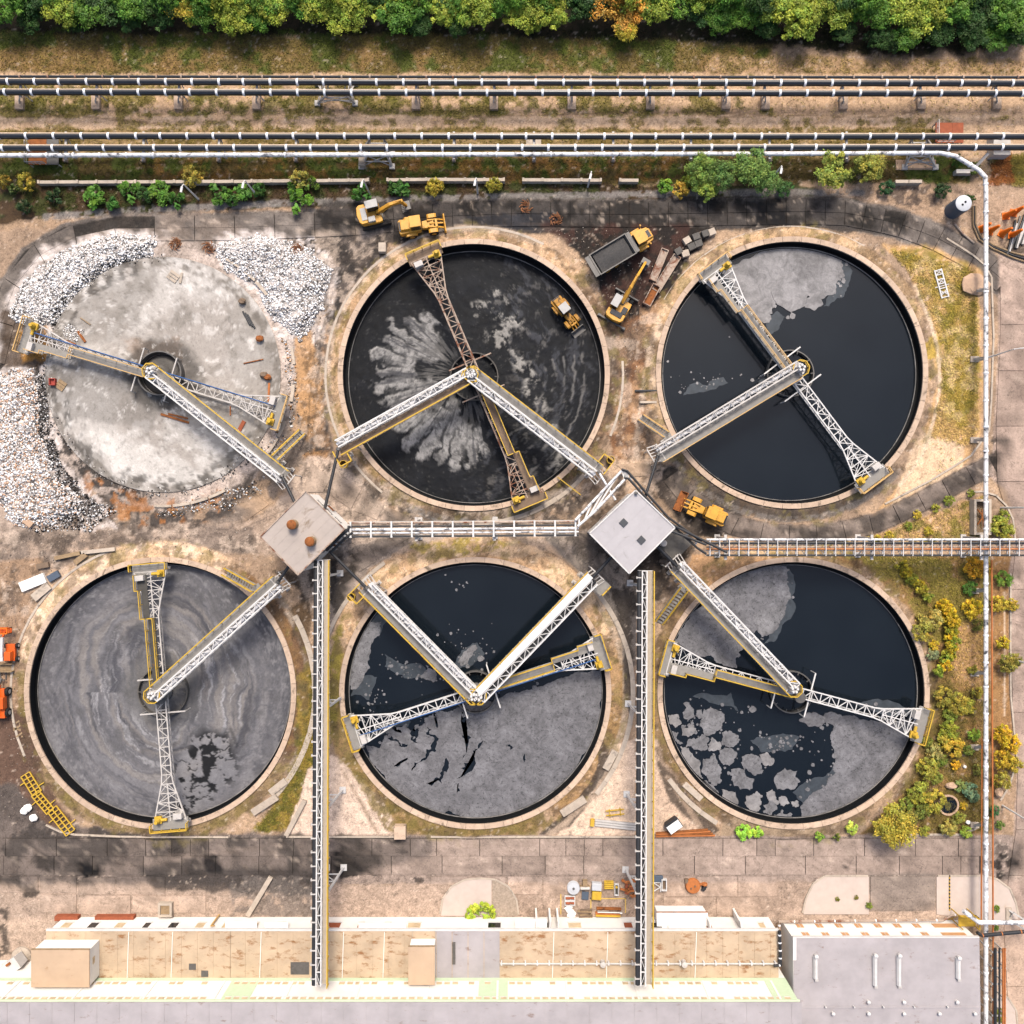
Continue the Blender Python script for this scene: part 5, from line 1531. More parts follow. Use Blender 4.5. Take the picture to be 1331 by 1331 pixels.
feed_pipe([(477,765),(428,716)], 'dark pipe from the caged bridge over black water to the tan-roofed tower')
feed_pipe([(769,752),(800,718)], 'dark pipe from the white covered bridge to the pale-roofed tower', 0.22)
feed_pipe([(778,613),(800,650)], 'pipe from the rippled mud bridge to the pale-roofed tower', 0.14, 'foil')
feed_pipe([(856,590),(838,648)], 'dark pipe from the bridge beside the meadow to the pale-roofed tower', 0.18)
feed_pipe([(882,738),(852,708)], 'dark pipe from the broken floes bridge to the pale-roofed tower', 0.22)

# ------------------------------------------------------------------ pipe lines
MAT['pale_tan'] = M('pale_tan_pipe_strip', '#cdb8a2', 0.6, var=0.2, scale=0.7, dirt='#8a7a6c', damt=0.55, dscale=0.5)
def pipeline(name, pts, r, mat, label, cat='pipeline', group=None, step=3.4, z=3.0, strap='clamp', phase=0.6, strap_w=0.28, sr=1.12, n=14):
    p = [Vector(W(a, b, z)) for a, b in pts]
    base = Vector((p[0].x, p[0].y, 0))
    t = thing(name, base, label, cat, group)
    q = [v-base for v in p]
    MB().tube(q, r, n).build('pipe_run', MAT[mat], t, smooth=True)
    if mat == 'blackpipe' and r > 0.3:      # pale tan strip along the upper north side
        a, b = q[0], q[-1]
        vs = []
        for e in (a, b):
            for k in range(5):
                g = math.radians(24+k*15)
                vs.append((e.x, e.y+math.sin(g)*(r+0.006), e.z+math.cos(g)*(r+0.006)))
        MB().add(vs, [(k, k+5, k+6, k+1) for k in range(4)]).build('pale_strip', MAT['pale_tan'], t, smooth=True)
    if strap:
        L = sum((b-a).length for a, b in zip(q[:-1], q[1:]))
        d0 = phase; proto = None
        while d0 < L-0.3:
            s0 = d0
            for a, b in zip(q[:-1], q[1:]):
                l = (b-a).length
                if s0 <= l: break
                s0 -= l
            c = a+(b-a).normalized()*s0
            rz = math.atan2(b.y-a.y, b.x-a.x)
            if proto is None:
                proto = MB().tube([(-strap_w/2,0,0),(-strap_w*0.32,0,0),(strap_w*0.32,0,0),(strap_w/2,0,0)], [r*sr*0.97, r*sr, r*sr, r*sr*0.97], n)
                proto.box(-strap_w*0.3, strap_w*0.3, -r*0.55, r*0.55, -r*1.5, -r*0.9)
                o = proto.build('strap', MAT[strap], t, c, rz, smooth=True); proto = o
            else:
                again(proto, t, c, rz)
            d0 += step*random.choice([0.97, 1.0, 1.0, 1.03, 1.0, 0.9 if step > 3 else 1.0])
    return t
pipeline('pipeline', [(-25,99.6),(1356,100.6)], 0.17, 'blackpipe', 'thin black pipe along the forest side of the pipe racks', group='long pipelines', step=3.45, z=3.3, strap='rustwhite', strap_w=0.2, phase=1.6, sr=1.5, n=8)
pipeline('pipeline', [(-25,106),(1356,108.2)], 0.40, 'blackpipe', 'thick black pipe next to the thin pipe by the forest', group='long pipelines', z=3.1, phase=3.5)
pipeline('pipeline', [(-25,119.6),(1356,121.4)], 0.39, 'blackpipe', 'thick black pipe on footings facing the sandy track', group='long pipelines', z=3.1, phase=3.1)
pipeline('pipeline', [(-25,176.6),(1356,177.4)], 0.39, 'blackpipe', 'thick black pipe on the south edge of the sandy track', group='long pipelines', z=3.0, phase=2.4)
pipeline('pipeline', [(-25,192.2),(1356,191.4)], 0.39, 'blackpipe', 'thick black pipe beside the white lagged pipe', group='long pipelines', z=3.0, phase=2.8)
pipeline('lagged_pipe', [(-25,202),(700,200.6),(1100,199.6),(1222,198.8),(1242,203),(1272,221),(1280.5,230),(1281.5,245),(1281.5,1345)], 0.27, 'foil', 'torn white lagged pipe turning south beside the east road', group=None, z=2.9, strap='clamp', step=3.4, phase=2.0, sr=1.22, strap_w=0.22, n=12)
pipeline('rust_pipe', [(1289,728),(1289.5,900),(1290.5,1100),(1291,1345)], 0.10, 'rustpipe', 'thin rust-orange pipe on the road side of the lagged pipe', z=2.6, strap=None, group='rust pipes')
pipeline('rust_pipe', [(1276.5,960),(1276,1085),(1275.5,1198)], 0.09, 'rustpipe', 'thin rust-orange pipe on the garden side of the lagged pipe', z=2.5, strap=None, group='rust pipes')

def footing_support(px, py, top_px, ys, label, group, z=2.6, fw=1.0, fd=1.5, wood=False):
    b = W(px, py)
    t = thing('pipe_support', (b[0], b[1], 0), label, 'pipe support', group)
    MB().cbox(0, 0, -0.1, fw, fd, 0.55).build('footing', MAT['coping'], t, bevel=0.04)
    m = MB()
    yy = [W(top_px, y, z)[1]-b[1] for y in ys]
    xx = W(top_px, ys[0], z)[0]-b[0]
    for y in (yy[0], yy[-1]):
        m.beam((0, max(-fd/2+0.3, min(fd/2-0.3, y)), 0.4), (xx, y, z), 0.17)
        m.beam((xx+0.25, max(-fd/2+0.3, min(fd/2-0.3, y)), 0.4), (xx+0.1, y, z), 0.12)
    m.beam((xx, yy[0]+0.5, z), (xx, yy[-1]-0.5, z), 0.26, 0.3)
    for k in range(3):
        u = k/3
        m.beam((xx*u, -0.3, 0.4+(z-0.4)*u), (xx*(u+0.33), yy[0]*(u+0.33), 0.4+(z-0.4)*(u+0.33)), 0.09)
    m.build('frame', MAT['whitedirty'], t)
    return t
for px in (27, 126, 233, 334, 541, 642, 743, 845, 943, 994, 1095, 1196, 1294):
    f = px
    footing_support(px, 133.5, px, (106, 120.5), 'white steel pipe support on concrete footing beside the sandy track', 'supports of the forest-side pipes', fw=1.1, fd=2.0)
for px in (86, 187, 285, 385, 590, 694, 797, 898, 1000, 1100):
    footing_support(px, 208, px, (176.8, 202), 'white steel strut under the three southern pipes above rough grass', 'supports of the southern pipes', fw=0.5, fd=0.6)
def lattice_pier(px, py, w, d, z, label, topy):
    b = W(px, py)
    t = thing('lattice_pier', (b[0], b[1], 0), label, 'pipe support', 'lattice piers under the pipes')
    top = W(px, topy, z); ox, oy = top[0]-b[0], top[1]-b[1]
    m = MB()
    legs = []
    for sx in (-1, 1):
        for sy in (-1, 1):
            a = Vector((sx*w/2, sy*d/2, 0.2)); c = Vector((ox+sx*w*0.22, oy+sy*d*0.35, z))
            m.beam(a, c, 0.2); legs.append((a, c))
            MB().cbox(sx*w/2, sy*d/2, -0.1, 0.7, 0.7, 0.4).build('footing', MAT['whitedirty'], t)
    for (a, c), (e, g) in ((legs[0], legs[1]), (legs[2], legs[3]), (legs[0], legs[2]), (legs[1], legs[3])):
        for u in (0.3, 0.65, 1.0):
            m.beam(a+(c-a)*u, e+(g-e)*u, 0.12)
        m.beam(a, e+(g-e)*0.65, 0.1); m.beam(e, a+(c-a)*0.65, 0.1)
    m.build('frame', MAT['whitedirty'], t)
lattice_pier(437.5, 122, 4.9, 2.6, 2.5, 'white four-legged lattice pier under the forest-side pipes', 113)
lattice_pier(490, 207, 4.0, 2.0, 2.4, 'white lattice pier beside a concrete block under the southern pipes', 188)
tag(MB().cbox(0, 0, -0.1, 0.8, 1.5, 1.2).build('concrete_block', MAT['concrete'], None, W(472, 212), bevel=0.04), 'small upright concrete block beside the white lattice pier', 'block')
lattice_pier(1195, 207, 4.0, 2.2, 2.4, 'white lattice pier on a tan plinth near the lagged pipe bend', 188)
tag(MB().cbox(0, 0, -0.12, 5.2, 1.3, 0.22).build('plinth', MAT['stone'], None, W(1190, 214.5)), 'low tan plinth under the lattice pier', 'plinth')
tag(MB().cbox(0, 0, -0.1, 2.2, 2.9, 1.6).build('concrete_block', MAT['whitedirty'], None, W(1294, 193), bevel=0.05), 'large white anchor block under the southern pipes near the road', 'block')
for px in (688, 699):
    tag(MB().cbox(0, 0, -0.1, 0.85, 1.3, 0.6).build('concrete_block', MAT['concrete'], None, W(px, 187), bevel=0.04), 'small square block in the pair between the southern pipes', 'block', 'paired blocks between the pipes')
# valve pits: steel frames under the southern pipes
def valve_pit(px, py, w, d, label, mats):
    b = W(px, py)
    t = thing('valve_platform', (b[0], b[1], 0), label, 'platform')
    MB().box(-w/2, w*0.1, -d/2, d/2, 0.9, 1.0).build('deck_plate', MAT[mats[0]], t)
    MB().box(w*0.1+0.02, w/2, -d/2, d/2, 0.9, 1.0).build('deck_plate', MAT[mats[1]], t)
    m = MB()
    for sx in (-1, 1):
        for sy in (-1, 1):
            m.beam((sx*w/2*0.95, sy*d/2*0.95, -0.05), (sx*w/2*0.95, sy*d/2*0.95, 0.95), 0.12)
    m.rail([(-w/2, d/2, 1.0), (-w/2, -d/2, 1.0), (w*0.1, -d/2, 1.0)], 0.9, 0.8, 0.045)
    m.build('frame', MAT['whitedirty'], t)
valve_pit(62, 200, 3.9, 3.6, 'rusty and grey steel valve platform under the southern pipes', ('ruststeel', 'steel'))
valve_pit(1229, 177, 3.6, 2.6, 'brown steel valve platform under the pipes near the road', ('brick', 'brick'))
tag(MB().box(-0.15, 2.0, -0.25, 0.25, -0.05, 0.9).beam((1.8, 0, 0.8), (3.0, 1.6, 2.6), 0.35).build('pipe_anchor', MAT['whitedirty'], None, W(1240, 226)), 'slanted white strut holding the lagged pipe bend', 'strut')
for k, py in enumerate((378, 467, 572, 768, 875, 971, 1072)):
    b = W(1267, py)
    t = thing('pipe_support', (b[0], b[1], 0), 'white strut on a small pale footing holding the lagged pipe beside the east road', 'pipe support', 'struts of the lagged pipe')
    MB().cbox(-0.1, 0, -0.1, 1.1, 0.75, 0.35).build('footing', MAT['concrete'], t, bevel=0.03)
    q = W(1281.5, py, 2.6)
    m = MB().beam((-0.1, 0, 0.2), (q[0]-b[0], q[1]-b[1], 2.62), 0.26, 0.3)
    m.beam((q[0]-b[0], q[1]-b[1]-0.6, 2.6), (q[0]-b[0], q[1]-b[1]+0.6, 2.6), 0.12); m.beam((0.2, 0.2, 0.2), (q[0]-b[0], q[1]-b[1]+0.3, 2.5), 0.1)
    m.build('strut', MAT['whitedirty'], t)

# ------------------------------------------------------------------ pipe racks between the towers
def rack(a, b, z, ys, label, pitch=2.95, trestles=(), width=2.0, cols=None, ladder=True):
    p, q = Vector(W(*a, z)), Vector(W(*b, z))
    t = thing('pipe_rack', (p.x, p.y, 0), label, 'pipe rack', 'pipe racks', math.atan2(q.y-p.y, q.x-p.x))
    L = (q-p).length
    for k, (y, r, m) in enumerate(ys):
        MB().tube([(0, y, z+0.1), (L, y, z+0.1)], r, 8).build('pipe_run', MAT[m], t, smooth=True)
    pr = None
    n = int(L/pitch)
    for k in range(n+1):
        x = 0.4+k*(L-0.8)/n
        if pr is None:
            cw = 0.13 if pitch > 2 else 0.055
            m = MB().box(-cw, cw, -width/2, width/2, -0.12, 0.0)
            m.box(-cw, cw, -width/2, -width/2+0.12, 0, 0.45).box(-cw, cw, width/2-0.12, width/2, 0, 0.45).box(-cw*0.8, cw*0.8, -width/2, width/2, 0.4, 0.48)
            pr = m.build('crossbar', MAT['white'], t, (x, 0, z-0.12))
        else: again(pr, t, (x, 0, z-0.12))
    st = MB()
    for y in (-width/2+0.06, width/2-0.06):
        st.beam((0, y, z-0.35), (L, y, z-0.35), 0.14, 0.2)
        if ladder: st.beam((0, y*0.4, z-0.32), (L, y*0.4, z-0.32), 0.1)
    for k in range(n):
        x0 = 0.4+k*(L-0.8)/n; x1 = 0.4+(k+1)*(L-0.8)/n
        s = 1 if k % 2 else -1
        st.beam((x0, s*width/2*0.9, z-0.4), (x1, -s*width/2*0.9, z-0.4), 0.08)
    st.build('stringer', MAT['whitedirty'], t)
    for x in trestles:
        w = x*L
        m = MB()
        for s in (-1, 1):
            m.beam((w, s*width*0.55, 0.1), (w, s*width*0.5, z-0.3), 0.24)
            m.cbox(w, s*width*0.55, -0.08, 0.7, 0.7, 0.25)
        m.beam((w, -width*0.75, z-0.45), (w, width*0.75, z-0.45), 0.34, 0.24)
        m.beam((w, -width*0.5, 0.4), (w, width*0.5, z-0.6), 0.1)
        m.build('trestle', MAT['whitedirty'], t)
    return t
rack((452,688.5),(752,686.5), 4.6, ((-0.85,0.12,'darkpipe'),(-0.45,0.1,'foil'),(0.0,0.16,'foil'),(0.4,0.11,'darkpipe'),(0.8,0.12,'rustwhite')), 'short pipe rack joining the two square towers', pitch=2.5, trestles=(0.295,0.635))
rack((918,711.5),(1352,711.5), 4.8, ((-0.98,0.13,'darkpipe'),(-0.2,0.09,'rustpipe'),(0.05,0.09,'rustwhite'),(0.55,0.13,'darkpipe'),(0.98,0.14,'foil')), 'long white pipe rack from the pale-roofed tower to the east road', pitch=1.2, trestles=(0.06,0.5,0.83), width=2.1)
def bent_pipes(lines, z, r, mat, label, straps=True):
    p0 = Vector(W(*lines[0][0], z)); base = Vector((p0.x, p0.y, 0))
    t = thing('pipe_bundle', base, label, 'pipes')
    for ln in lines:
        MB().tube([Vector(W(a, b, z))-base for a, b in ln], r, 8).build('pipe_run', MAT[mat], t, smooth=True)
    if straps:
        m = lines[0]; n = lines[-1]
        for (a, b), (c, d) in zip(zip(m[:-1], m[1:]), zip(n[:-1], n[1:])):
            for u in (0.08, 0.36, 0.64, 0.92):
                x0 = Vector(W(a[0]+(b[0]-a[0])*u, a[1]+(b[1]-a[1])*u, z-0.2))-base
                x1 = Vector(W(c[0]+(d[0]-c[0])*u, c[1]+(d[1]-c[1])*u, z-0.2))-base
                MB().beam(x0, x1, 0.22, 0.14).build('strap', MAT['white'], t)
                MB().beam((x0+x1)/2, Vector((((x0+x1)/2).x, ((x0+x1)/2).y, 0)), 0.14).build('post', MAT['whitedirty'], t)
    return t
bent_pipes([[(748,676),(808,612)],[(751,684),(774,664),(812,623)]], 5.2, 0.16, 'foil', 'pair of pale pipes rising along the north-west side of the pale-roofed tower')
bent_pipes([[(808,610),(815,612),(868,672),(912,704)],[(811,621),(817,622),(862,672),(906,712),(918,720)]], 5.2, 0.15, 'darkpipe', 'pair of dark pipes along the north-east side of the pale-roofed tower')
bent_pipes([[(872,690),(918,708)],[(870,680),(945,718)]], 5.6, 0.16, 'darkpipe', 'two dark pipes crossing to the long white pipe rack', False)
bent_pipes([[(456,684),(440,700),(424,716)],[(458,692),(446,702),(430,718)]], 4.9, 0.17, 'darkpipe', 'bent dark pipes along the south-east side of the tan-roofed tower')

# ------------------------------------------------------------------ conveyor galleries to the factory
def gallery(px0, py0, px1, py1, label, z0=5.4, z1=9.2):
    p, q = Vector(W(px0, py0, z0)), Vector(W(px1, py1, z1))
    rz = math.atan2(q.y-p.y, q.x-p.x)
    t = thing('conveyor_gallery', (p.x, p.y, 0), label, 'conveyor', 'conveyor galleries', rz)
    L = math.hypot(q.x-p.x, q.y-p.y)
    Z = lambda x: z0+(z1-z0)*x/L
    # local +y is the east side when heading south
    n = int(L/1.6)
    tr = MB()
    for k in range(n):
        x0, x1 = L*k/n, L*(k+1)/n
        for y in (-0.42, 0.16):
            tr.beam((x0, y, Z(x0)+0.5), (x1, y, Z(x1)+0.5), 0.14)
            tr.beam((x0, y, Z(x0)-0.4), (x1, y, Z(x1)-0.4), 0.14)
            tr.beam((x0, y, Z(x0)-0.4), (x0, y, Z(x0)+0.5), 0.09)
            tr.beam((x0, y, Z(x0)-0.4), (x1, y, Z(x1)+0.5), 0.08)
        tr.beam((x0, -0.42, Z(x0)+0.5), (x0, 0.16, Z(x0)+0.5), 0.12)
        s = 1 if k % 2 else -1
        tr.beam((x0, -0.13+s*0.29, Z(x0)+0.5), (x1, -0.13-s*0.29, Z(x1)+0.5), 0.05)
        tr.beam((x0, -0.9, Z(x0)-0.1), (x0, 1.0, Z(x0)-0.1), 0.12)
    tr.build('truss', MAT['white'], t)
    MB().tube([(0, -0.72, Z(0)+0.15), (L, -0.72, Z(L)+0.15)], 0.3, 12).build('conveyor_tube', MAT['darkpipe'], t, smooth=True)
    MB().tube([(0, -0.12, Z(0)+0.1), (L, -0.12, Z(L)+0.1)], 0.13, 8).build('pipe_run', MAT['darkpipe'], t, smooth=True)
    br = None
    for k in range(n):
        x = L*(k+0.5)/n
        if br is None:
            br = MB().box(-0.07, 0.07, -0.40, 0.16, 0.26, 0.36).box(-0.13, 0.13, -0.46, -0.30, 0.02, 0.30).build('bracket', MAT['whitedirty'], t, (x, -0.68, Z(x)+0.15))
        else: again(br, t, (x, -0.68, Z(x)+0.15))
    MB().beam((0, 0.58, Z(0)-0.05), (L, 0.58, Z(L)-0.05), 0.74, 0.08).build('walkway', MAT['deck2'], t)
    h = MB()
    m = int(L/1.6)
    for zz, w in ((1.0, 0.11), (0.5, 0.07)):
        h.beam((0, 0.98, Z(0)+zz), (L, 0.98, Z(L)+zz), w)
    for k in range(m+1):
        x = L*k/m
        h.beam((x, 0.98, Z(x)-0.05), (x, 0.98, Z(x)+1.0), 0.08)
    h.build('handrail', MAT['yellow'], t)
    for f in (0.04, 0.36, 0.60, 0.80):
        x = f*L
        m = MB()
        for y in (-0.5, 0.5):
            m.beam((x, y*2.2, 0.0), (x, y, Z(x)-0.4), 0.24)
            m.cbox(x, y*2.2, -0.06, 0.8, 0.8, 0.3)
        for u in (0.25, 0.5, 0.75):
            m.beam((x, -1.1+0.6*u, Z(x)*u), (x, 1.1-0.6*u, Z(x)*u), 0.12)
            m.beam((x, -1.1+0.6*u, Z(x)*u), (x, 1.1-0.6*(u+0.25), Z(x)*min(0.92, u+0.25)), 0.1)
        m.build('trestle', MAT['white'], t)
    return t
MAT['deck2'] = M('pale_walkway_plate', '#b9aa96', 0.75, var=0.1, dirt='#8a7a66', damt=0.58)
gallery(419, 728, 416.5, 1279, 'long conveyor gallery from the tan-roofed tower to the factory')
gallery(838.5, 742, 836.5, 1279, 'long conveyor gallery from the pale-roofed tower to the factory')

# ------------------------------------------------------------------ factory
def X(px, z): return W(px, 0, z)[0]
def Y(py, z): return W(0, py, z)[1]
Z1, Z2, ZR = 4.2, 9.8, 5.0
YB = Y(1192, 0)                 # north face of the low range
YW = Y(1271, Z1)                # north face of the tall hall
YS = -88.0
fac = thing('factory_hall', (0, YW, 0), 'long tall hall with white window wall and grey roof along the yard', 'building')
xl, xr = -82.0, X(1040, Z2)
def fbox(name, mat, x0, x1, y0, y1, z0, z1, par, **k):
    o = par.location
    return MB().box(x0-o.x, x1-o.x, y0-o.y, y1-o.y, z0-o.z, z1-o.z).build(name, MAT[mat], par, **k)
fbox('wall', 'wall_white', xl, xr, YS, YW, 0, Z2-0.15, fac)
fbox('roof', 'roof_grey', xl-0.3, xr+0.15, YS, YW+0.22, Z2-0.15, Z2+0.1, fac)
for k in range(44):
    x = xl+1+k*(xr-xl-2)/43
    fbox('roof_seam', 'roof_grey', x-0.06, x+0.06, YS, YW+0.2, Z2+0.1, Z2+0.14, fac)
fbox('gutter', 'green', xl, xr, YW+0.22, YW+0.36, Z2-0.35, Z2-0.1, fac)
fbox('trim', 'green', xl, xr, YW, YW+0.06, Z1+0.1, Z1+0.75, fac)
fbox('trim', 'green', xl, xr, YW, YW+0.06, Z2-0.75, Z2-0.35, fac)
for x0, x1 in ((X(294,7), X(330,7)), (X(622,7), X(660,7)), (X(1000,7), xr)):
    fbox('wall_panel', 'green', x0, x1, YW, YW+0.05, Z1+0.75, Z2-0.75, fac)
proto = None
x = xl+1.0
while x < xr-1.0:
    if random.random() < 0.93:
        w = 0.68
        for zz in (Z1+1.0, Z2-1.3):
            if zz < 6 and random.random() < 0.35: continue
            if proto is None:
                proto = MB().box(-w/2, w/2, 0, 0.06, 0, 0.5).build('window', MAT['window'], fac, (x, 0.0, zz))
                sill = MB().box(-w/2-0.05, w/2+0.05, 0, 0.12, -0.06, 0).build('sill', MAT['white'], proto)
            else:
                c = again(proto, fac, (x, 0.0, zz)); again(sill, c)
    x += 1.0
for k in range(14):
    x = xl+4+k*(xr-xl-6)/13
    fbox('pilaster', 'wall_white', x-0.12, x+0.12, YW, YW+0.09, Z1+0.76, Z2-0.76, fac)
# low range in front
low = thing('low_range', (0, YB, 0), 'low factory range with rust stained sheet roof in front of the tall hall', 'building')
lx0, lx1 = X(60, Z1), X(1012, Z1)
fbox('wall', 'wall_white', lx0, lx1, YW+0.02, YB, 0, Z1-0.1, low)
segs = [(60, 'roof_brown'), (300, 'roof_brown'), (536, 'roof_brown'), (566, 'roof_grey'), (650, 'roof_brown'), (846, 'roof_brown'), (1012, None)]
for (a, m), (b, _) in zip(segs[:-1], segs[1:]):
    fbox('roof_sheet', m, X(a, Z1)+0.02, X(b, Z1)-0.02, YW+0.02, YB+0.25, Z1-0.1, Z1+0.06+random.uniform(0, 0.03), low)
for k in range(46):
    x = lx0+1.0+k*(lx1-lx0-2)/45
    fbox('roof_seam', 'roof_brown', x-0.035, x+0.035, YW+0.05, YB+0.2, Z1+0.05, Z1+0.115, low)
fbox('roof_edge', 'white', lx0, lx1, YB+0.26, YB+0.5, Z1-0.35, Z1+0.02, low)
for k in range(27):
    x = lx0+1.5+k*(lx1-lx0-3)/26
    if random.random() < 0.8:
        w = random.choice([0.7, 1.0, 1.6])
        f = fbox('window', random.choice(['window', 'brick', 'window', 'glass']), x-w/2, x+w/2, YB, YB+0.05, 1.6, 2.8, low)
        MB().box(x-w/2-0.1, x+w/2+0.1, 0.0, 0.12, 1.45, 1.56).build('sill', MAT['white'], f)
# sloped weatherings, hoods and plinths along the foot of the north wall
for px, w, d in ((320,4,0.9),(365,3,0.8),(500,6,0.7),(690,4,1.2),(880,3,0.5)):
    x = X(px, 1)
    fbox('canopy', 'wall_white', x-w/2, x+w/2, YB, YB+d, 2.95, 3.07, low)
for px, rz in ((698,0.25),(714,-0.2),(725,0.05),(920,0.4),(960,0.5)):
    MB().sprism([(-0.12, 0.0), (0.12, 0.0), (0.12, 3.6), (-0.12, 3.9)], 0, 1.2).build('fin', MAT['wall_white'], low, (X(px, 2), 0.0, 0), rz*0.3)
pr = MB()
pr.tube([(X(650,Z1), YW+2.0-YB, Z1+0.45), (X(1010,Z1), YW+2.0-YB, Z1+0.45)], 0.11, 8)
pr.build('roof_pipe', MAT['whitedirty'], low)
for k in range(24):
    x = X(652+k*15.4, Z1)
    MB().box(x-0.09, x+0.09, YW+1.85-YB, YW+2.25-YB, Z1+0.05, Z1+0.62).build('pipe_saddle', MAT['white'], low)
for px in (783, 888):
    MB().lathe([(0.3, Z1), (0.3, Z1+0.8), (0.36, Z1+0.8), (0.36, Z1+0.95), (0.1, Z1+1.0)], 14, (X(px, Z1), Y(1252, Z1+0.5)-YB, 0)).build('vent', MAT['whitedirty'], low)
MB().box(X(588,Z1), X(592,Z1), Y(1252,Z1)-YB, Y(1224,Z1)-YB, Z1+0.05, Z1+0.3).build('duct', MAT['conc_dark'], low)
MB().box(X(378,Z1), X(402,Z1), Y(1266,Z1)-YB, Y(1250,Z1)-YB, Z1+0.10, Z1+0.13).build('patch_sheet', MAT['steel'], low)
for px, py in ((246, 1252), (262, 1261)):
    MB().box(X(px,Z1), X(px+9,Z1), Y(py+8,Z1)-YB, Y(py,Z1)-YB, Z1+0.10, Z1+0.13).build('patch_sheet', MAT['steel'], low)
for px in (168, 225, 340, 447, 500, 720, 790, 905):
    MB().beam((X(px,Z1), 0.2, Z1+0.13), (X(px-2,Z1), YW-YB+0.1, Z1+0.13), 0.07).build('flashing', MAT['wall_white'], low)
# stair heads that stand on the low roof against the hall
def penthouse(x0, x1, ytop, z, label):
    y0, y1 = YW+0.4, Y(ytop, z)
    a, b = X(x0, z), X(x1, z)
    t = thing('stair_head', ((a+b)/2, y1, Z1+0.1), label, 'building', 'stair heads on the low roof')
    w = (b-a)/2
    MB().box(-w, w, y0-y1, 0, 0, z-Z1-0.2).build('wall', MAT['wall_white'], t)
    MB().box(-w-0.12, w+0.12, y0-y1, 0.15, z-Z1-0.2, z-Z1-0.05).build('roof', MAT['roof_tan'], t)
    MB().box(-w-0.14, w+0.14, 0.15, 0.22, z-Z1-0.3, z-Z1-0.03).build('roof_edge', MAT['wood'], t)
    for yy in ((y0-y1)*0.35, (y0-y1)*0.45):
        MB().box(w, w+0.05, yy-0.2, yy+0.2, 1.2, 1.7).build('window', MAT['window'], t)
    return t
penthouse(42, 115, 1236, 7.0, 'large boxy stair head with tan roof at the end of the low range')
penthouse(532, 564, 1232, 6.5, 'small narrow stair head with tan roof on the low range')
# grey-roofed workshop
wk = thing('workshop', (X(1150, 0), Y(1196, 0), 0), 'grey roofed workshop with amber windows beside the lagged pipe', 'building')
wx0, wx1 = X(1031, ZR), X(1273, ZR)
fbox('wall', 'wall_white', wx0+0.1, wx1-0.1, YS, Y(1196,0), 0, ZR-0.1, wk)
yr = Y(1308, ZR)
o = wk.location
rf = MB().add([(wx0-o.x, yr-o.y, ZR+0.25), (wx1-o.x, yr-o.y, ZR+0.25), (wx1-o.x, Y(1196,0)+0.2-o.y, ZR), (wx0-o.x, Y(1196,0)+0.2-o.y, ZR),
               (wx0-o.x, yr-o.y, ZR-0.12), (wx1-o.x, yr-o.y, ZR-0.12), (wx1-o.x, Y(1196,0)+0.2-o.y, ZR-0.12), (wx0-o.x, Y(1196,0)+0.2-o.y, ZR-0.12)],
              [(0,1,2,3), (7,6,5,4), (3,2,6,7), (1,5,6,2), (0,3,7,4), (0,4,5,1)])
rf.build('roof', MAT['roof_grey'], wk)
MB().add([(wx0-o.x, yr-o.y-0.01, ZR+0.25), (wx1-o.x, yr-o.y-0.01, ZR+0.25), (wx1-o.x, YS-o.y, ZR), (wx0-o.x, YS-o.y, ZR), (wx0-o.x, yr-o.y-0.01, ZR-0.12), (wx1-o.x, yr-o.y-0.01, ZR-0.12), (wx1-o.x, YS-o.y, ZR-0.12), (wx0-o.x, YS-o.y, ZR-0.12)],
         [(3,2,1,0), (4,5,6,7), (7,6,2,3), (2,6,5,1), (4,7,3,0)]).build('roof', MAT['roof_grey'], wk)
MB().beam((wx0-o.x, yr-o.y, ZR+0.27), (wx1-o.x, yr-o.y, ZR+0.27), 0.2, 0.06).build('ridge', MAT['roof_grey'], wk)
MB().box(wx0-0.02-o.x, wx0+0.35-o.x, YS-o.y, Y(1196,0)+0.22-o.y, ZR-0.3, ZR+0.08).build('parapet', MAT['wall_white'], wk)
MB().box(wx0-o.x, wx1-o.x, 0.21, 0.34, ZR-0.35, ZR+0.02).build('gutter', MAT['white'], wk)
proto = None
x = wx0+2.0
while x < wx1-1.6:
    wide = x > wx1-5
    for zz in (1.0, 3.3):
        if wide:
            MB().box(x-o.x-0.4, wx1-o.x-1.0, 0.0, 0.05, zz, zz+1.0).build('window', MAT['pane_orange'], wk)
        elif proto is None:
            proto = MB().box(-0.42, 0.42, 0, 0.05, 0, 1.0).build('window', MAT['pane_orange'], wk, (x-o.x, 0, zz))
            MB().box(-0.46, 0.46, 0.0, 0.12, -0.08, 0).build('sill', MAT['white'], proto)
            MB().box(-0.03, 0.03, 0.05, 0.07, 0, 1.0).build('mullion', MAT['white'], proto)
        else:
            c = again(proto, wk, (x-o.x, 0, zz))
            for ch in proto.children: again(ch, c)
    x += 2.5 if not wide else 9
def zroof(py): return ZR+0.25*min(1, (py-1222)/86.0)
for px, y0, y1 in ((1059,1242,1270),(1136,1241,1279),(1167,1241,1279),(1244,1244,1270)):
    z = zroof(y0)
    q = MB()
    xx = X(px, z)-o.x
    q.sprism([(-0.28, 0), (0.28, 0), (0.28, 0.35), (0.12, 0.6), (-0.12, 0.6), (-0.28, 0.35)], Y(y1, z)-o.y, Y(y0, z)-o.y)
    q.v = [(a+xx, b, c+z-0.02) for a, b, c in q.v]
    m = q.build('ridge_vent', MAT['white'], wk)
    MB().lathe([(0.22, z+0.3), (0.26, z+0.7), (0.05, z+0.8)], 10, (xx, Y(y0, z)-o.y+0.15, 0)).build('cowl', MAT['white'], m)
    MB().box(xx-0.1, xx+0.32, Y(y1, z)-o.y-0.35, Y(y1, z)-o.y, z+0.1, z+0.4).build('cowl', MAT['whitedirty'], m)
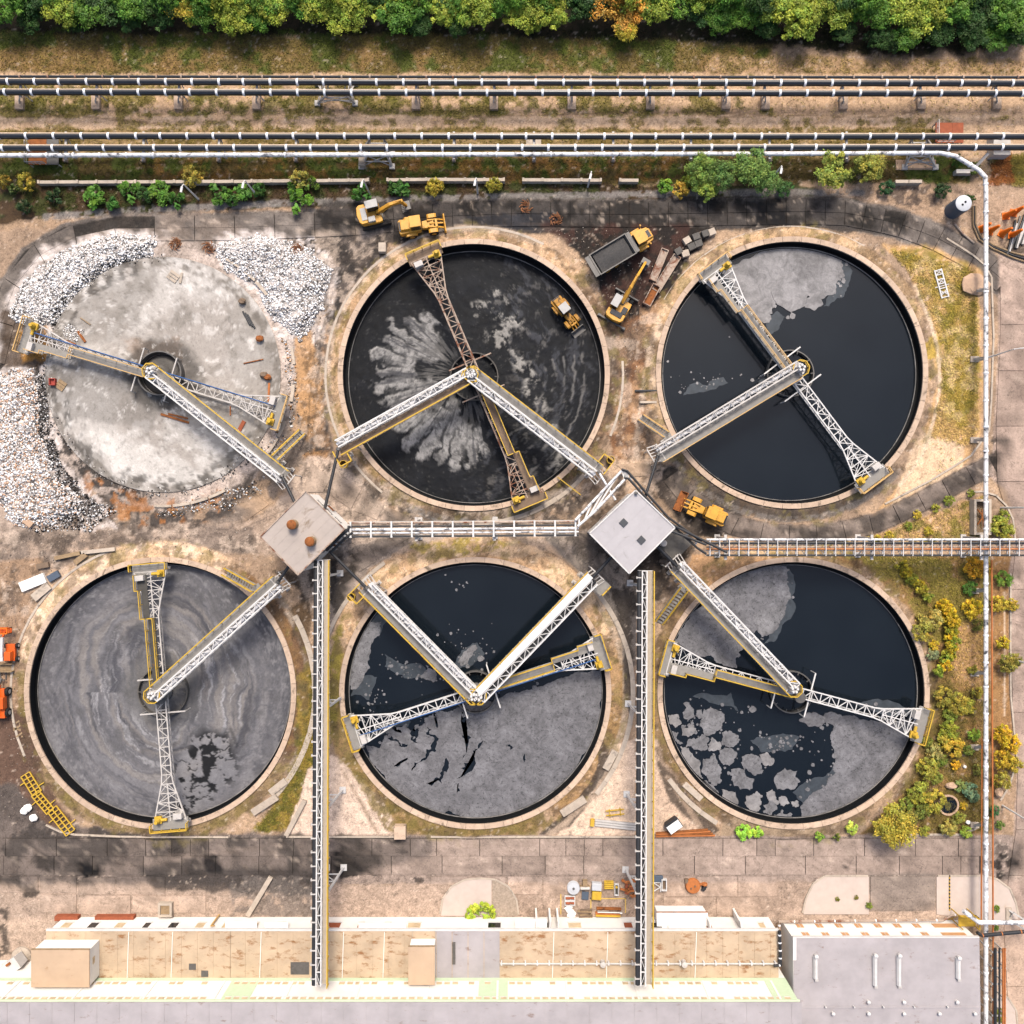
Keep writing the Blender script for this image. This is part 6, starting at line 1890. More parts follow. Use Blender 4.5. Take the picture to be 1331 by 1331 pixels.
for px, py in ((1128,1301),(1174,1301),(1243,1301),(1082,1316),(1128,1316),(1174,1316),(1220,1316),(1266,1316),(1072,1307),(1109,1307),(1147,1307),(1187,1307),(1230,1307)):
    z = zroof(py); r = 0.22 if py != 1307 else 0.1
    MB().lathe([(r*0.7, z-0.1), (r*0.7, z+0.3), (r, z+0.3), (r, z+0.4), (0.05, z+0.5)], 10, (X(px, z)-o.x, Y(py, z)-o.y, 0)).build('roof_vent', MAT['white'], wk)
# pipe along the eaves of the workshop and over the road
pipeline('eaves_pipe', [(1014,1208),(1012,1198),(1205,1196),(1226,1196.5),(1236,1190),(1252,1190)], 0.13, 'rustwhite', 'thin brown pipe along the workshop wall foot', z=1.2, step=2.6, strap_w=0.14, phase=0.5, sr=1.4, n=8)
pipeline('road_pipe', [(1252,1184),(1272,1199),(1352,1199)], 0.26, 'foil', 'white pipe bridge crossing the east road beside the workshop', z=4.2, step=1.9, strap_w=0.24, phase=0.8, n=10)
pipeline('road_pipe', [(1270,1212),(1276,1216),(1352,1209)], 0.22, 'darkpipe', 'dark pipe crossing the east road beside the workshop', z=4.4, step=2.4, strap='rustpipe', strap_w=0.12, phase=0.8, n=10)
pipeline('roof_edge_pipe', [(1013,1210),(1014,1236),(1014,1254),(1006,1255)], 0.2, 'darkpipe', 'dark pipe bent round the corner of the rust stained roof', z=4.8, step=0.95, strap_w=0.16, phase=0.5, n=10)
rk = thing('yard_pipe_rack', (*W(1279, 1215)[:2], 0), 'narrow rusty pipe rack between workshop and road', 'pipe rack')
for dx, m, r in ((-0.5, 'darkpipe', 0.2), (0.05, 'darkpipe', 0.12), (0.5, 'rustpipe', 0.12), (0.75, 'rustpipe', 0.1)):
    MB().tube([(dx, 0, 3.4), (dx, -14, 3.4)], r, 8).build('pipe_run', MAT[m], rk, smooth=True)
for k in range(7):
    MB().beam((-0.8, -0.6-k*2.0, 3.2), (1.0, -0.6-k*2.0, 3.2), 0.2, 0.12).beam((-0.7, -0.6-k*2.0, 0), (-0.7, -0.6-k*2.0, 3.2), 0.14).beam((0.9, -0.6-k*2.0, 0), (0.9, -0.6-k*2.0, 3.2), 0.14).build('trestle', MAT['whitedirty'], rk)
tag(MB().cbox(0, 0, 0, 0.9, 1.4, 3.9).build('steel_cabinet', MAT['white'], None, W(1278, 1322), bevel=0.04), 'white steel cabinet standing against the workshop wall', 'cabinet')
yl = thing('steel_platform', (*W(1246, 1187)[:2], 0), 'yellow steel platform with ladder at the workshop corner', 'platform')
MB().box(-1.1, 1.1, -0.7, 0.7, 2.0, 2.08).build('deck', MAT['yellow'], yl)
m = MB()
for sx in (-1, 1):
    for sy in (-0.65, 0.65): m.beam((sx, sy, 0), (sx, sy, 3.0), 0.1)
m.rail([(-1.1, 0.7, 2.0), (1.1, 0.7, 2.0), (1.1, -0.7, 2.0)], 1.0, 0.7, 0.05)
m.beam((-1.3, -0.8, 0), (-1.1, 0.6, 2.0), 0.08)
m.build('frame', MAT['yellow'], yl)
tr = thing('pipe_trestle', (*W(1310, 1188)[:2], 0), 'white lattice trestle under the road pipes', 'trestle')
m = MB()
for y in (-0.6, 0.6):
    m.beam((0, y, 0), (2.2, y-1.0, 4.0), 0.18)
    for k in range(4): m.beam((0.55*k, -0.6-0.25*k, 1.0*k+0.1), (0.55*k+0.4, 0.6-0.25*k, 1.0*k+0.7), 0.09)
m.build('frame', MAT['white'], tr)
MB().cbox(0, 0, -0.05, 0.7, 1.8, 0.3).build('footing', MAT['concrete'], tr)
# lean-to shed and chained bollard line in the yard
sh = thing('lean_to_shed', (*W(881, 1186)[:2], 0), 'white lean-to shed between the gallery and the hall yard', 'shed')
MB().box(-3.0, 3.2, -0.9, 0.9, 0, 2.2).build('wall', MAT['wall_white'], sh)
MB().add([(-3.15,-0.9,2.5),(3.35,-0.9,2.5),(3.35,1.05,2.2),(-3.15,1.05,2.2),(-3.15,-0.9,2.62),(3.35,-0.9,2.62),(3.35,1.05,2.32),(-3.15,1.05,2.32)], [(3,2,1,0),(4,5,6,7),(0,1,5,4),(1,2,6,5),(2,3,7,6),(3,0,4,7)]).build('roof', MAT['wall_white'], sh)
MB().box(-3.15, 3.35, 1.06, 1.12, 2.1, 2.3).build('gutter', MAT['ruststeel'], sh)
bl = thing('chain_barrier', (*W(1233.5, 1160)[:2], 0.09), 'black and yellow striped barrier across the pale pavement', 'barrier')
for k in range(20):
    MB().cbox(0, 2.2-k*0.23, 0.0, 0.13, 0.22, 0.12).build('stripe_block', MAT['yellow' if k % 2 else 'black'], bl)

# ------------------------------------------------------------------ machines
def put_wheels(t, pts, r, w, rim='machine'):
    wp = rp = None
    for x, y in pts:
        if wp is None:
            wp = MB().wheel((0, 0, 0), r, w).build('wheel', MAT['tyre'], t, (x, y, r), smooth=True)
            rp = MB().tube([(0, -w*0.52, 0), (0, w*0.52, 0)], r*0.5, 12).build('rim', MAT[rim], wp)
        else:
            c = again(wp, t, (x, y, r)); again(rp, c)
def excavator(loc, rz, label, tracks=True, boom_lift=0.5, arm=0.9, cabroof='greyroof', under_rz=0.0, hood='greyroof', bucket_mat='steel'):
    t = thing('excavator', loc, label, 'excavator', 'yellow excavators', rz)
    if tracks:
        for s in (-1, 1):
            prof = []
            for k in range(9):
                a = math.pi/2+math.pi*k/8; prof.append((-1.5+0.42*math.cos(a), 0.42+0.42*math.sin(a)))
            for k in range(9):
                a = -math.pi/2+math.pi*k/8; prof.append((1.5+0.42*math.cos(a), 0.42+0.42*math.sin(a)))
            o = MB().sprism(prof, s*1.15-0.28, s*1.15+0.28).build('track', MAT['track'], t)
            m = MB()
            for k in range(11): m.box(-1.5+k*0.3-0.06, -1.5+k*0.3+0.06, s*1.15-0.3, s*1.15+0.3, 0.83, 0.89)
            m.build('track_shoe', MAT['track'], o)
        MB().box(-1.1, 1.1, -0.9, 0.9, 0.35, 0.8).build('undercarriage', MAT['steel'], t)
    else:
        put_wheels(t, [(-1.3, -1.0), (-1.3, 1.0), (1.3, -1.0), (1.3, 1.0)], 0.5, 0.42)
        MB().box(-1.7, 1.7, -0.6, 0.6, 0.5, 0.85).build('undercarriage', MAT['steel'], t)
        MB().box(1.95, 2.12, -1.7, 1.7, 0.1, 0.7).box(1.6, 2.0, -0.3, 0.3, 0.4, 0.6).build('dozer_blade', MAT['steel'], t)
        m = MB().box(-2.1, -1.9, -1.9, 1.9, 0.45, 0.65).box(-2.15, -1.8, -2.0, -1.6, 0.0, 0.5).box(-2.15, -1.8, 1.6, 2.0, 0.0, 0.5).box(-2.0, -1.6, -0.3, 0.3, 0.45, 0.65)
        m.build('stabilizer', MAT['steel'], t)
    MB().lathe([(0.6, 0.78), (0.6, 1.0)], 18).build('slew_ring', MAT['steel'], t)
    body = MB()
    body.prism([(-1.9, -0.9), (-1.6, -1.2), (0.5, -1.25), (0.95, -1.2), (0.95, -0.35), (0.3, -0.3), (0.3, 0.3), (0.9, 0.35), (0.9, 1.2), (-1.6, 1.2), (-1.9, 0.9), (-2.0, 0.0)], 1.0, 1.55)
    bo = body.build('upper_body', MAT['machine'], t, bevel=0.06)
    MB().prism([(-1.95, -0.95), (-1.65, -1.22), (-0.9, -1.22), (-0.9, 1.22), (-1.65, 1.22), (-1.95, 0.95), (-2.1, 0.0)], 1.56, 2.15).build('counterweight', MAT['machine'], bo, bevel=0.06)
    MB().box(-1.55, -0.85, -0.85, 0.75, 2.14, 2.24).box(-0.8, 0.1, -1.1, -0.45, 1.56, 2.0).build('engine_hood', MAT[hood], bo, bevel=0.03)
    cab = MB().tbox(0.1, 0.72, 1.56, 1.55, 0.95, 1.35, 0.92).build('cab', MAT['glass'], t)
    MB().cbox(0.08, 0.72, 2.91, 1.6, 1.0, 0.1).build('cab_roof', MAT[cabroof], cab, bevel=0.04)
    ang = boom_lift
    p0 = Vector((0.5, 0, 1.6)); p1 = p0+Vector((2.0, 0, 1.5)); p2 = p0+Vector((3.6, 0, 1.55+ang*0.3)); p3 = p2+Vector((arm*1.4, 0, -1.9))
    bm = MB().beam(p0, p1, 0.42, 0.55).beam(p1-Vector((0.15,0,0.05)), p2, 0.38, 0.48)
    bm.beam((0.9, 0.28, 1.5), (1.9, 0.28, 2.7), 0.1).beam((0.9, -0.28, 1.5), (1.9, -0.28, 2.7), 0.1)
    bm.build('boom', MAT['machine'], t, bevel=0.04)
    MB().beam(p2+Vector((-0.35, 0, 0.25)), p3, 0.3, 0.36).beam(p2+Vector((-1.2, 0, 0.4)), p2+Vector((-0.2, 0, 0.4)), 0.14).build('stick', MAT['machine'], t, bevel=0.03)
    bk = MB()
    bk.sprism([(p3.x-0.2, p3.z+0.15), (p3.x+0.5, p3.z+0.1), (p3.x+0.55, p3.z-0.35), (p3.x+0.1, p3.z-0.75), (p3.x-0.45, p3.z-0.7), (p3.x-0.35, p3.z-0.55), (p3.x+0.1, p3.z-0.55), (p3.x+0.35, p3.z-0.25), (p3.x+0.2, p3.z-0.05)], -0.55, 0.55)
    for k in range(5): bk.box(p3.x-0.65, p3.x-0.4, -0.5+k*0.22, -0.4+k*0.22, p3.z-0.72, p3.z-0.66)
    bk.build('bucket', MAT[bucket_mat], t)
    return t
def loader(loc, rz, label, roof='machine', k=1.0, bucket_w=2.6, mat='machine', hood='machine', bucket='steel', blade=False):
    t = thing('wheel_loader', loc, label, 'loader', 'yellow wheel loaders', rz)
    put_wheels(t, [(-1.5, -0.95), (-1.5, 0.95), (1.35, -0.95), (1.35, 0.95)], 0.66, 0.5)
    rear = MB().prism([(-3.0, -0.75), (-2.8, -0.95), (-0.3, -0.8), (-0.1, -0.5), (-0.1, 0.5), (-0.3, 0.8), (-2.8, 0.95), (-3.0, 0.75)], 0.75, 1.75).build('rear_body', MAT[mat], t, bevel=0.07)
    MB().tbox(-2.05, 0, 1.75, 1.5, 1.3, 0.45, 0.85).build('engine_hood', MAT[hood], rear, bevel=0.05)
    MB().box(-2.95, -2.5, -0.6, 0.6, 1.74, 1.9).build('grille', MAT['glass'], rear)
    for s in (-1, 1):
        MB().sprism([(-2.3, 1.2), (-2.1, 1.5), (-0.9, 1.5), (-0.7, 1.2)], s*0.97-0.27, s*0.97+0.27).build('fender', MAT[mat], rear)
    cab = MB().tbox(-0.75, 0, 1.7, 1.3, 1.4, 1.3, 0.88).build('cab', MAT['glass'], t)
    MB().cbox(-0.75, 0, 3.0, 1.45, 1.45, 0.12).build('cab_roof', MAT[roof], cab, bevel=0.05)
    MB().prism([(0.0, -0.45), (1.0, -0.55), (2.0, -0.5), (2.0, 0.5), (1.0, 0.55), (0.0, 0.45)], 0.6, 1.35).build('front_frame', MAT[mat], t, bevel=0.05)
    for s in (-1, 1):
        MB().sprism([(0.75, 1.36), (0.95, 1.5), (1.75, 1.5), (1.95, 1.36)], s*0.95-0.25, s*0.95+0.25).build('fender', MAT[mat], t)
    la = MB()
    for s in (-1, 1):
        la.beam((0.7, s*0.42, 1.5), (1.9, s*0.5, 1.1), 0.16, 0.3).beam((1.9, s*0.5, 1.1), (2.75, s*0.5, 0.5), 0.16, 0.28)
    la.beam((1.6, -0.5, 1.25), (1.6, 0.5, 1.25), 0.2); la.beam((1.0, 0, 1.5), (2.7, 0, 0.9), 0.16)
    la.build('lift_arm', MAT[mat], t)
    w = bucket_w/2
    if blade:
        MB().sprism([(2.75, 0.05), (2.95, 0.1), (2.85, 0.5), (2.98, 0.95), (2.85, 1.0), (2.7, 0.5)], -w, w).build('bucket', MAT[mat], t)
    else:
        b = MB().sprism([(2.6, 0.15), (2.6, 0.95), (2.72, 1.0), (2.75, 0.3), (3.0, 0.14), (3.55, 0.12), (3.55, 0.05), (2.9, 0.03)], -w, w)
        for s in (-1, 1): b.sprism([(2.62, 0.1), (2.62, 0.98), (3.5, 0.1)], s*w-0.03, s*w+0.03)
        b.build('bucket', MAT[bucket], t)
    return t
e1 = excavator((*W(488,283)[:2], 0.06), math.radians(14), 'yellow excavator with white cab roof reaching along the hedge', boom_lift=0.4, arm=0.15)
loader((*W(550,297)[:2], 0.06), math.radians(9), 'yellow backhoe loader with round roof and front blade behind the excavator', bucket_w=2.3, hood='machine', roof='machine', blade=True)
excavator((*W(804,402)[:2], 0), math.radians(60), 'yellow wheeled excavator with stabiliser legs between the rusty troughs and the mud basin', tracks=False, boom_lift=1.0, arm=1.7, hood='glass')
l5b = loader((*W(736,411,-1.45)[:2], -1.5), math.radians(-52), 'yellow loader with grey roof working down in the black mud basin', roof='greyroof', bucket_w=2.2, mat='machine_muddy', hood='machine_muddy')
l5b.scale = (0.85, 0.85, 0.85)
loader((*W(912,664)[:2], 0.04), math.radians(156), 'yellow wheel loader parked beside the pale-roofed tower', bucket_w=2.6, bucket='ruststeel')
# articulated dump truck
dt = thing('dump_truck', (*W(806,330)[:2], 0), 'yellow dump truck loaded with grey sludge cake', 'truck', rz=math.radians(31))
dt.scale = (0.88, 0.88, 0.88)
put_wheels(dt, [(-3.0,-1.2),(-3.0,1.2),(-1.5,-1.2),(-1.5,1.2),(3.0,-1.2),(3.0,1.2)], 0.75, 0.55)
MB().box(-4.2, 1.5, -0.5, 0.5, 0.7, 1.1).build('chassis', MAT['steel'], dt)
bx = MB()
bx.add([(-4.4,-1.35,1.2),(1.0,-1.35,1.2),(1.0,1.35,1.2),(-4.4,1.35,1.2),(-4.7,-1.7,2.7),(1.5,-1.7,2.7),(1.5,1.7,2.7),(-4.7,1.7,2.7),
        (-4.5,-1.55,2.7),(1.3,-1.55,2.7),(1.3,1.55,2.7),(-4.5,1.55,2.7),(-4.2,-1.25,1.35),(0.85,-1.25,1.35),(0.85,1.25,1.35),(-4.2,1.25,1.35)],
       [(0,3,2,1),(0,1,5,4),(1,2,6,5),(2,3,7,6),(3,0,4,7),(4,5,9,8),(5,6,10,9),(6,7,11,10),(7,4,8,11),(8,9,13,12),(9,10,14,13),(10,11,15,14),(11,8,12,15),(12,13,14,15)])
bd = bx.build('dump_body', MAT['steel'], dt)
MB().box(1.5, 2.0, -1.6, 1.6, 2.45, 2.75).build('headboard', MAT['steel'], bd)
MB().box(-5.4, -4.72, -1.62, 1.62, 2.45, 2.6).build('tailgate', MAT['steel'], bd)
ld = MB()
rows = []
for i in range(13):
    for j in range(8):
        x = -4.2+i*5.2/12; y = -1.45+j*2.9/7
        ld.v.append((x, y, 2.25+0.35*math.exp(-((x+1.5)/2.2)**2-(y/1.0)**2)+random.uniform(-0.06, 0.06)))
ld.f = [(i*8+j, (i+1)*8+j, (i+1)*8+j+1, i*8+j+1) for i in range(12) for j in range(7)]
ld.build('load', MAT['coal'], bd, smooth=True)
MB().prism([(2.1,-1.2),(3.4,-1.25),(4.7,-1.05),(5.0,-0.6),(5.0,0.6),(4.7,1.05),(3.4,1.25),(2.1,1.2)], 1.0, 1.9).build('tractor_body', MAT['machine'], dt, bevel=0.08)
MB().box(1.2, 2.2, -0.35, 0.35, 0.9, 1.4).build('hitch', MAT['steel'], dt)
cb = MB().tbox(2.95, 0, 1.9, 1.7, 1.9, 1.3, 0.88).build('cab', MAT['glass'], dt)
MB().prism([(2.15,-0.9),(3.6,-0.95),(3.85,-0.5),(3.85,0.5),(3.6,0.95),(2.15,0.9)], 3.2, 3.32).build('cab_roof', MAT['machine'], cb, bevel=0.04)
MB().tbox(4.35, 0, 1.9, 1.1, 1.6, 0.35, 0.85).build('engine_hood', MAT['machine'], dt, bevel=0.05)
MB().box(4.15, 4.65, -0.5, 0.5, 2.26, 2.3).build('grille', MAT['glass'], dt)
for s in (-1, 1):
    MB().beam((3.7, s*1.1, 2.4), (3.9, s*1.5, 2.6), 0.06).box(3.8, 3.95, s*1.5-0.12, s*1.5+0.12, 2.4, 2.8).build('mirror', MAT['machine'], dt)
    MB().sprism([(2.2, 1.5), (2.5, 1.7), (3.5, 1.7), (3.8, 1.5)], s*1.3-0.3, s*1.3+0.3).build('fender', MAT['machine'], dt)
# orange boom lift and telehandler at the west edge
bl2 = thing('boom_lift', (*W(17.5,847)[:2], 0), 'small orange boom lift with white boom and orange platform', 'boom lift', rz=math.radians(90))
put_wheels(bl2, [(-0.85,-0.75),(0.85,-0.75),(-0.85,0.75),(0.85,0.75)], 0.34, 0.3, 'white')
MB().box(-1.1, 1.1, -0.6, 0.6, 0.35, 0.75).build('chassis', MAT['orange'], bl2, bevel=0.04)
MB().tbox(-0.4, 0.0, 0.75, 1.3, 0.95, 0.7, 0.85).build('turret', MAT['orange'], bl2, bevel=0.05)
MB().beam((-0.8, 0.75, 1.3), (2.1, 0.45, 1.7), 0.34, 0.34).box(-1.0, -0.4, 0.5, 1.0, 1.05, 1.5).build('boom', MAT['white'], bl2)
pf = MB().box(2.6, 3.3, -0.4, 1.3, 1.0, 1.08).beam((2.1, 0.45, 1.6), (2.7, 0.45, 1.1), 0.22)
pf.build('platform', MAT['orange'], bl2)
MB().rail([(2.6,-0.4,1.08),(3.3,-0.4,1.08),(3.3,1.3,1.08),(2.6,1.3,1.08),(2.6,-0.4,1.08)], 1.0, 0.6, 0.05).build('guard_rail', MAT['cone'], bl2)
th = thing('telehandler', (*W(4,911)[:2], 0), 'orange telehandler with tan bucket parked west of the swirled sludge basin', 'telehandler', rz=math.radians(90))
put_wheels(th, [(-1.35,-1.0),(1.35,-1.0),(-1.35,1.0),(1.35,1.0)], 0.58, 0.42, 'greyroof')
MB().prism([(-2.0,-0.9),(1.8,-0.8),(1.8,0.8),(-2.0,0.9)], 0.55, 1.15).build('chassis', MAT['orange'], th, bevel=0.05)
MB().box(-0.7, 0.8, -1.0, -0.35, 1.15, 1.75).build('engine_box', MAT['orange'], th, bevel=0.05)
c2 = MB().tbox(0.0, 0.55, 1.15, 1.4, 0.8, 1.2, 0.9).build('cab', MAT['glass'], th)
MB().cbox(0.0, 0.55, 2.35, 1.3, 0.8, 0.08).build('cab_roof', MAT['orange'], c2)
MB().beam((-1.9, -0.1, 1.7), (2.3, -0.1, 1.1), 0.36, 0.4).build('boom', MAT['orange'], th, bevel=0.03)
MB().beam((2.2, -0.1, 1.15), (3.0, -0.1, 0.5), 0.25).beam((2.8, -0.55, 0.5), (2.8, 0.4, 0.5), 0.16).build('fork_head', MAT['steel'], th)
m = MB().box(2.8, 3.9, -0.5, -0.38, 0.05, 0.12).box(2.8, 3.9, 0.22, 0.34, 0.05, 0.12); m.build('fork', MAT['steel'], th)
tag(MB().sprism([(-0.5,0),(0.5,0),(0.55,0.75),(0.45,0.75),(0.4,0.1),(-0.4,0.1),(-0.45,0.75),(-0.55,0.75)], -0.95, 0.95).build('open_trough', MAT['wood'], None, W(10,867), math.radians(90)), 'tan open trough on the ground before the orange telehandler', 'trough')

# ------------------------------------------------------------------ lamps, walls and fences
def lamp(px, py, h, arm, label, group, r=0.09):
    b = W(px, py)
    t = thing('street_lamp', (b[0], b[1], 0), label, 'lamp', group)
    MB().tube([(0,0,-0.05),(0,0,h*0.6),(0,0,h)], [r*1.3, r, r*0.7], 8).build('pole', MAT['white'], t, smooth=True)
    MB().tube([(0,0,h-0.1),(arm[0]*0.4,arm[1]*0.4,h+0.25),(arm[0],arm[1],h+0.3)], r*0.6, 6).build('arm', MAT['white'], t)
    a = math.atan2(arm[1], arm[0])
    MB().cbox(arm[0]+0.25*math.cos(a), arm[1]+0.25*math.sin(a), h+0.22, 0.7, 0.26, 0.14, a).build('lamp_head', MAT['white'], t)
for px, py in ((258,259),(334,254),(481,253),(621,251),(764,243),(1000,236)):
    lamp(px, py, 5.0, (-0.1,-0.5), 'short white lamp post along the hedge wall', 'lamps along the hedge wall', 0.1)
lamp(1268, 470, 8.5, (1.4, 0.1), 'tall white lamp beside the meadow and lagged pipe', 'lamps of the east road', 0.1)
lamp(1301, 660, 8.0, (1.4, 0.0), 'tall white lamp at the kerb bend above the long pipe rack', 'lamps of the east road', 0.1)
lamp(1317, 857, 8.0, (1.2, 0.0), 'tall white lamp over the verge shrubs', 'lamps of the east road', 0.1)
lamp(1303, 1047, 8.0, (1.2, -0.2), 'tall white lamp at the garden corner', 'lamps of the east road', 0.1)
wl = thing('boundary_wall', (*W(55, 238)[:2], 0), 'low pale concrete panel wall behind the hedge', 'wall')
base = Vector(wl.location)
pts = [(55,240),(300,239),(560,236.5),(830,237.5)]
L = path_len(pts); d0 = 0; pp = None
while d0 < L-8:
    a, b = path_pt(pts, d0), path_pt(pts, min(L, d0+24.5))
    pa, pb = Vector(W(a[0], a[1]))-base, Vector(W(b[0], b[1]))-base
    l = (pb-pa).length
    if random.random() > 0.04:
        MB().box(0.08, l-0.08, -0.2, 0.2, -0.1, 0.85+random.uniform(-0.05, 0.05)).build('wall_panel', MAT['concrete'], wl, pa, math.atan2(pb.y-pa.y, pb.x-pa.x))
    MB().cbox(0, 0, -0.1, 0.26, 0.46, 1.1).build('post', MAT['concrete'], wl, pa)
    d0 += 25
w2 = thing('boundary_wall', (*W(1160, 239)[:2], 0), 'short stub of concrete wall near the blue-grey tank', 'wall')
for k in range(2):
    MB().box(k*1.75+0.03, k*1.75+1.7, -0.2, 0.2, -0.1, 0.85).build('wall_panel', MAT['concrete'], w2)

# ------------------------------------------------------------------ yard clutter
def single(name, mb, mat, px, py, label, cat, group=None, rz=0.0, z=0.0, bevel=0.0, smooth=False):
    o = mb.build(name, MAT[mat], None, (*W(px, py)[:2], z), rz, smooth, bevel)
    return tag(o, label, cat, group)
ct = thing('storage_tank', (*W(1238,274)[:2], 0), 'upright blue-grey tank with two black holes in its pale lid', 'tank')
MB().lathe([(1.05, -0.05), (1.05, 2.6), (1.0, 2.65)], 32).build('shell', MAT['bluegrey'], ct, smooth=True)
MB().lathe([(1.0, 2.66), (1.02, 2.75), (0.9, 2.82)], 32).build('lid', MAT['lid'], ct, smooth=True)
for x, y in ((0.18, 0.12), (-0.18, -0.22)): MB().lathe([(0.14, 2.8), (0.14, 2.86)], 12, (x, y, 0)).build('port', MAT['black'], ct)
# orange cones, pipes and coiled hose at the east edge
cones = [(1275,298,20),(1286,301,-10),(1307,281,5),(1317,277,-8),(1302,304,-30),(1315,306,-6)]
for k, (px, py, a) in enumerate(cones):
    o = MB().cbox(0, 0, 0.0, 0.95, 0.95, 0.1).lathe([(0.42, 0.1), (0.3, 1.1), (0.18, 2.2), (0.12, 2.3)], 14).build('traffic_cone', MAT['cone'], None, (*W(px, py)[:2], 0.0), math.radians(a), smooth=True)
    tag(o, 'tall orange cone among the stacked pipes by the road', 'cone', 'orange cones at the pipe stack')
for k in range(9):
    x = 1312+k*2.6
    single('loose_pipe', MB().tube([(0, -1.6-random.random()*0.6, 0.16), (0.3, 1.8+random.random(), 0.16)], 0.14, 8), random.choice(['steel', 'whitedirty', 'darkpipe']), x, 310-k*1.5, 'loose grey pipe in the pile beside the orange cones', 'pipe', 'loose pipes by the cones', math.radians(-14+random.uniform(-5, 5)))
for k, off in enumerate((0, 4, 8)):
    p = [(1268-off*0.4,268),(1268-off*0.4,290+off*0.3),(1275-off*0.3,308+off*0.4),(1290,318+off*0.6),(1315,328+off*0.8),(1335,333+off)]
    b = W(*p[0]); 
    tag(MB().tube([Vector(W(*q, 0.14))-Vector(b) for q in p], 0.11, 7).build('hose', MAT['darkpipe' if k % 2 else 'wood'], None, b, smooth=True), 'long hose curving round the orange cones', 'hose', 'hoses round the cones')
b = W(1240, 290)
tag(MB().tube([Vector(W(*q, 0.15))-Vector(b) for q in ((1240,290),(1252,304),(1266,316))], 0.14, 8).build('loose_pipe', MAT['rustwhite'], None, b), 'brown pipe lying at the roadside near the blue-grey tank', 'pipe')
lm = thing('mast_section', (*W(1223,369)[:2], 0), 'white ladder-like mast section lying on the meadow', 'mast', rz=math.radians(105))
m = MB()
for y in (-0.45, 0.45): m.beam((-1.9, y, 0.15), (1.9, y, 0.15), 0.16)
for k in range(7): m.beam((-1.8+k*0.6, -0.45, 0.15), (-1.8+k*0.6, 0.45, 0.15), 0.12)
for x in (-1.5, 0.0, 1.2): m.beam((x, -0.4, 0.2), (x+0.6, 0.4, 0.2), 0.08).beam((x, 0.4, 0.2), (x+0.6, -0.4, 0.2), 0.08)
m.beam((-0.3, -0.9, 0.1), (-0.3, 0.9, 0.1), 0.1)
m.build('frame', MAT['white'], lm)
def rock(rx, ry, rz_, n=10, seed=0):
    rr = random.Random(seed); mb = MB(); vs = []; fs = []
    lv = [(-0.9, 0.45), (-0.35, 0.95), (0.25, 0.95), (0.7, 0.65)]
    for z, r in lv:
        for j in range(n):
            a = 2*math.pi*j/n; k = rr.uniform(0.82, 1.12)
            vs.append((rx*r*k*math.cos(a), ry*r*k*math.sin(a), rz_*(z+0.9)*rr.uniform(0.92, 1.08)))
    for i in range(3):
        for j in range(n): fs.append((i*n+j, i*n+(j+1) % n, (i+1)*n+(j+1) % n, (i+1)*n+j))
    fs.append(tuple(range(n-1, -1, -1))); fs.append(tuple(range(3*n, 4*n)))
    return mb.add(vs, fs)
single('boulder', rock(2.0, 1.5, 0.5, seed=1), 'stone', 1265, 371, 'broad tan boulder on the meadow edge beside the lagged pipe', 'boulder', bevel=0.1)
for px, py in ((33,1053),(38,1049),(45,1062)):
    single('boulder', rock(0.6, 0.5, 0.35, seed=px), 'wall_white', px, py, 'white lump of rubble near the yellow frames', 'boulder', 'white lumps near the yellow frames')
single('garden_stone', rock(0.85, 0.42, 0.4, seed=4), 'stone', 1235, 1020, 'smooth tan stone by the round garden pond', 'stone', bevel=0.05)
single('garden_stone', rock(0.5, 0.8, 0.5, seed=5), 'stone', 1296, 1028, 'tan stone under the verge shrubs by the lagged pipe', 'stone', bevel=0.05)
single('garden_stone', rock(0.22, 0.22, 0.2, seed=6), 'wall_white', 1253, 996, 'small white stone near the yellow flowers', 'stone')
single('garden_stone', rock(0.3, 0.3, 0.25, seed=7), 'wall_white', 1257, 1068, 'white ball stone beside the lowest pipe strut', 'stone')
single('garden_stone', rock(0.2, 0.45, 0.3, seed=8), 'wall_white', 1232, 793, 'white stone beside the long yellow hedge', 'stone')
pd = thing('garden_pond', (*W(1232,1046)[:2], 0), 'round brick-edged pond with green scum in the garden', 'pond')
for k in range(20):
    arc_block(1.12, 1.36, -0.145, 0.145, -0.05, 0.22, 2).build('edging_stone', MAT['stone'], pd, rz=k*math.pi/10)
MB().lathe([(1.14, -0.04), (1.14, 0.08)], 32).build('water', MAT['water'], pd)
MAT['algae'] = M('pond_algae', '#5f5f2c', 0.8, var=0.4, scale=3)
MB().prism(jag([(-0.4,-0.5),(0.2,-0.7),(0.4,-0.1),(0.1,0.4),(-0.5,0.3)], 0.15, 2), 0.06, 0.10).build('algae', MAT['algae'], pd)
# pit house under the lagged pipe near the long rack
ph = thing('concrete_pit', (*W(1270,672)[:2], 0), 'open concrete pit with rusty pipework above the long pipe rack', 'pit')
MB().box(-1.0, -0.7, -2.3, 2.3, -0.05, 1.2).box(0.9, 1.2, -2.3, 2.3, -0.05, 1.2).box(-0.7, 0.9, 2.0, 2.3, -0.05, 1.2).box(-0.7, 0.9, -2.3, -2.0, -0.05, 1.2).build('wall', MAT['concrete'], ph)
MB().box(-0.69, 0.89, -1.99, 1.99, 0.02, 0.1).build('floor', MAT['deckbrown'], ph)
MB().tube([(-0.3,1.0,0.6),(0.3,0.3,0.6),(0.3,-0.2,0.6),(-0.3,-1.0,0.6)], 0.1, 7).tube([(0.3,1.0,0.6),(0.5,-1.2,0.6)], 0.08, 7).build('pipework', MAT['ruststeel'], ph)
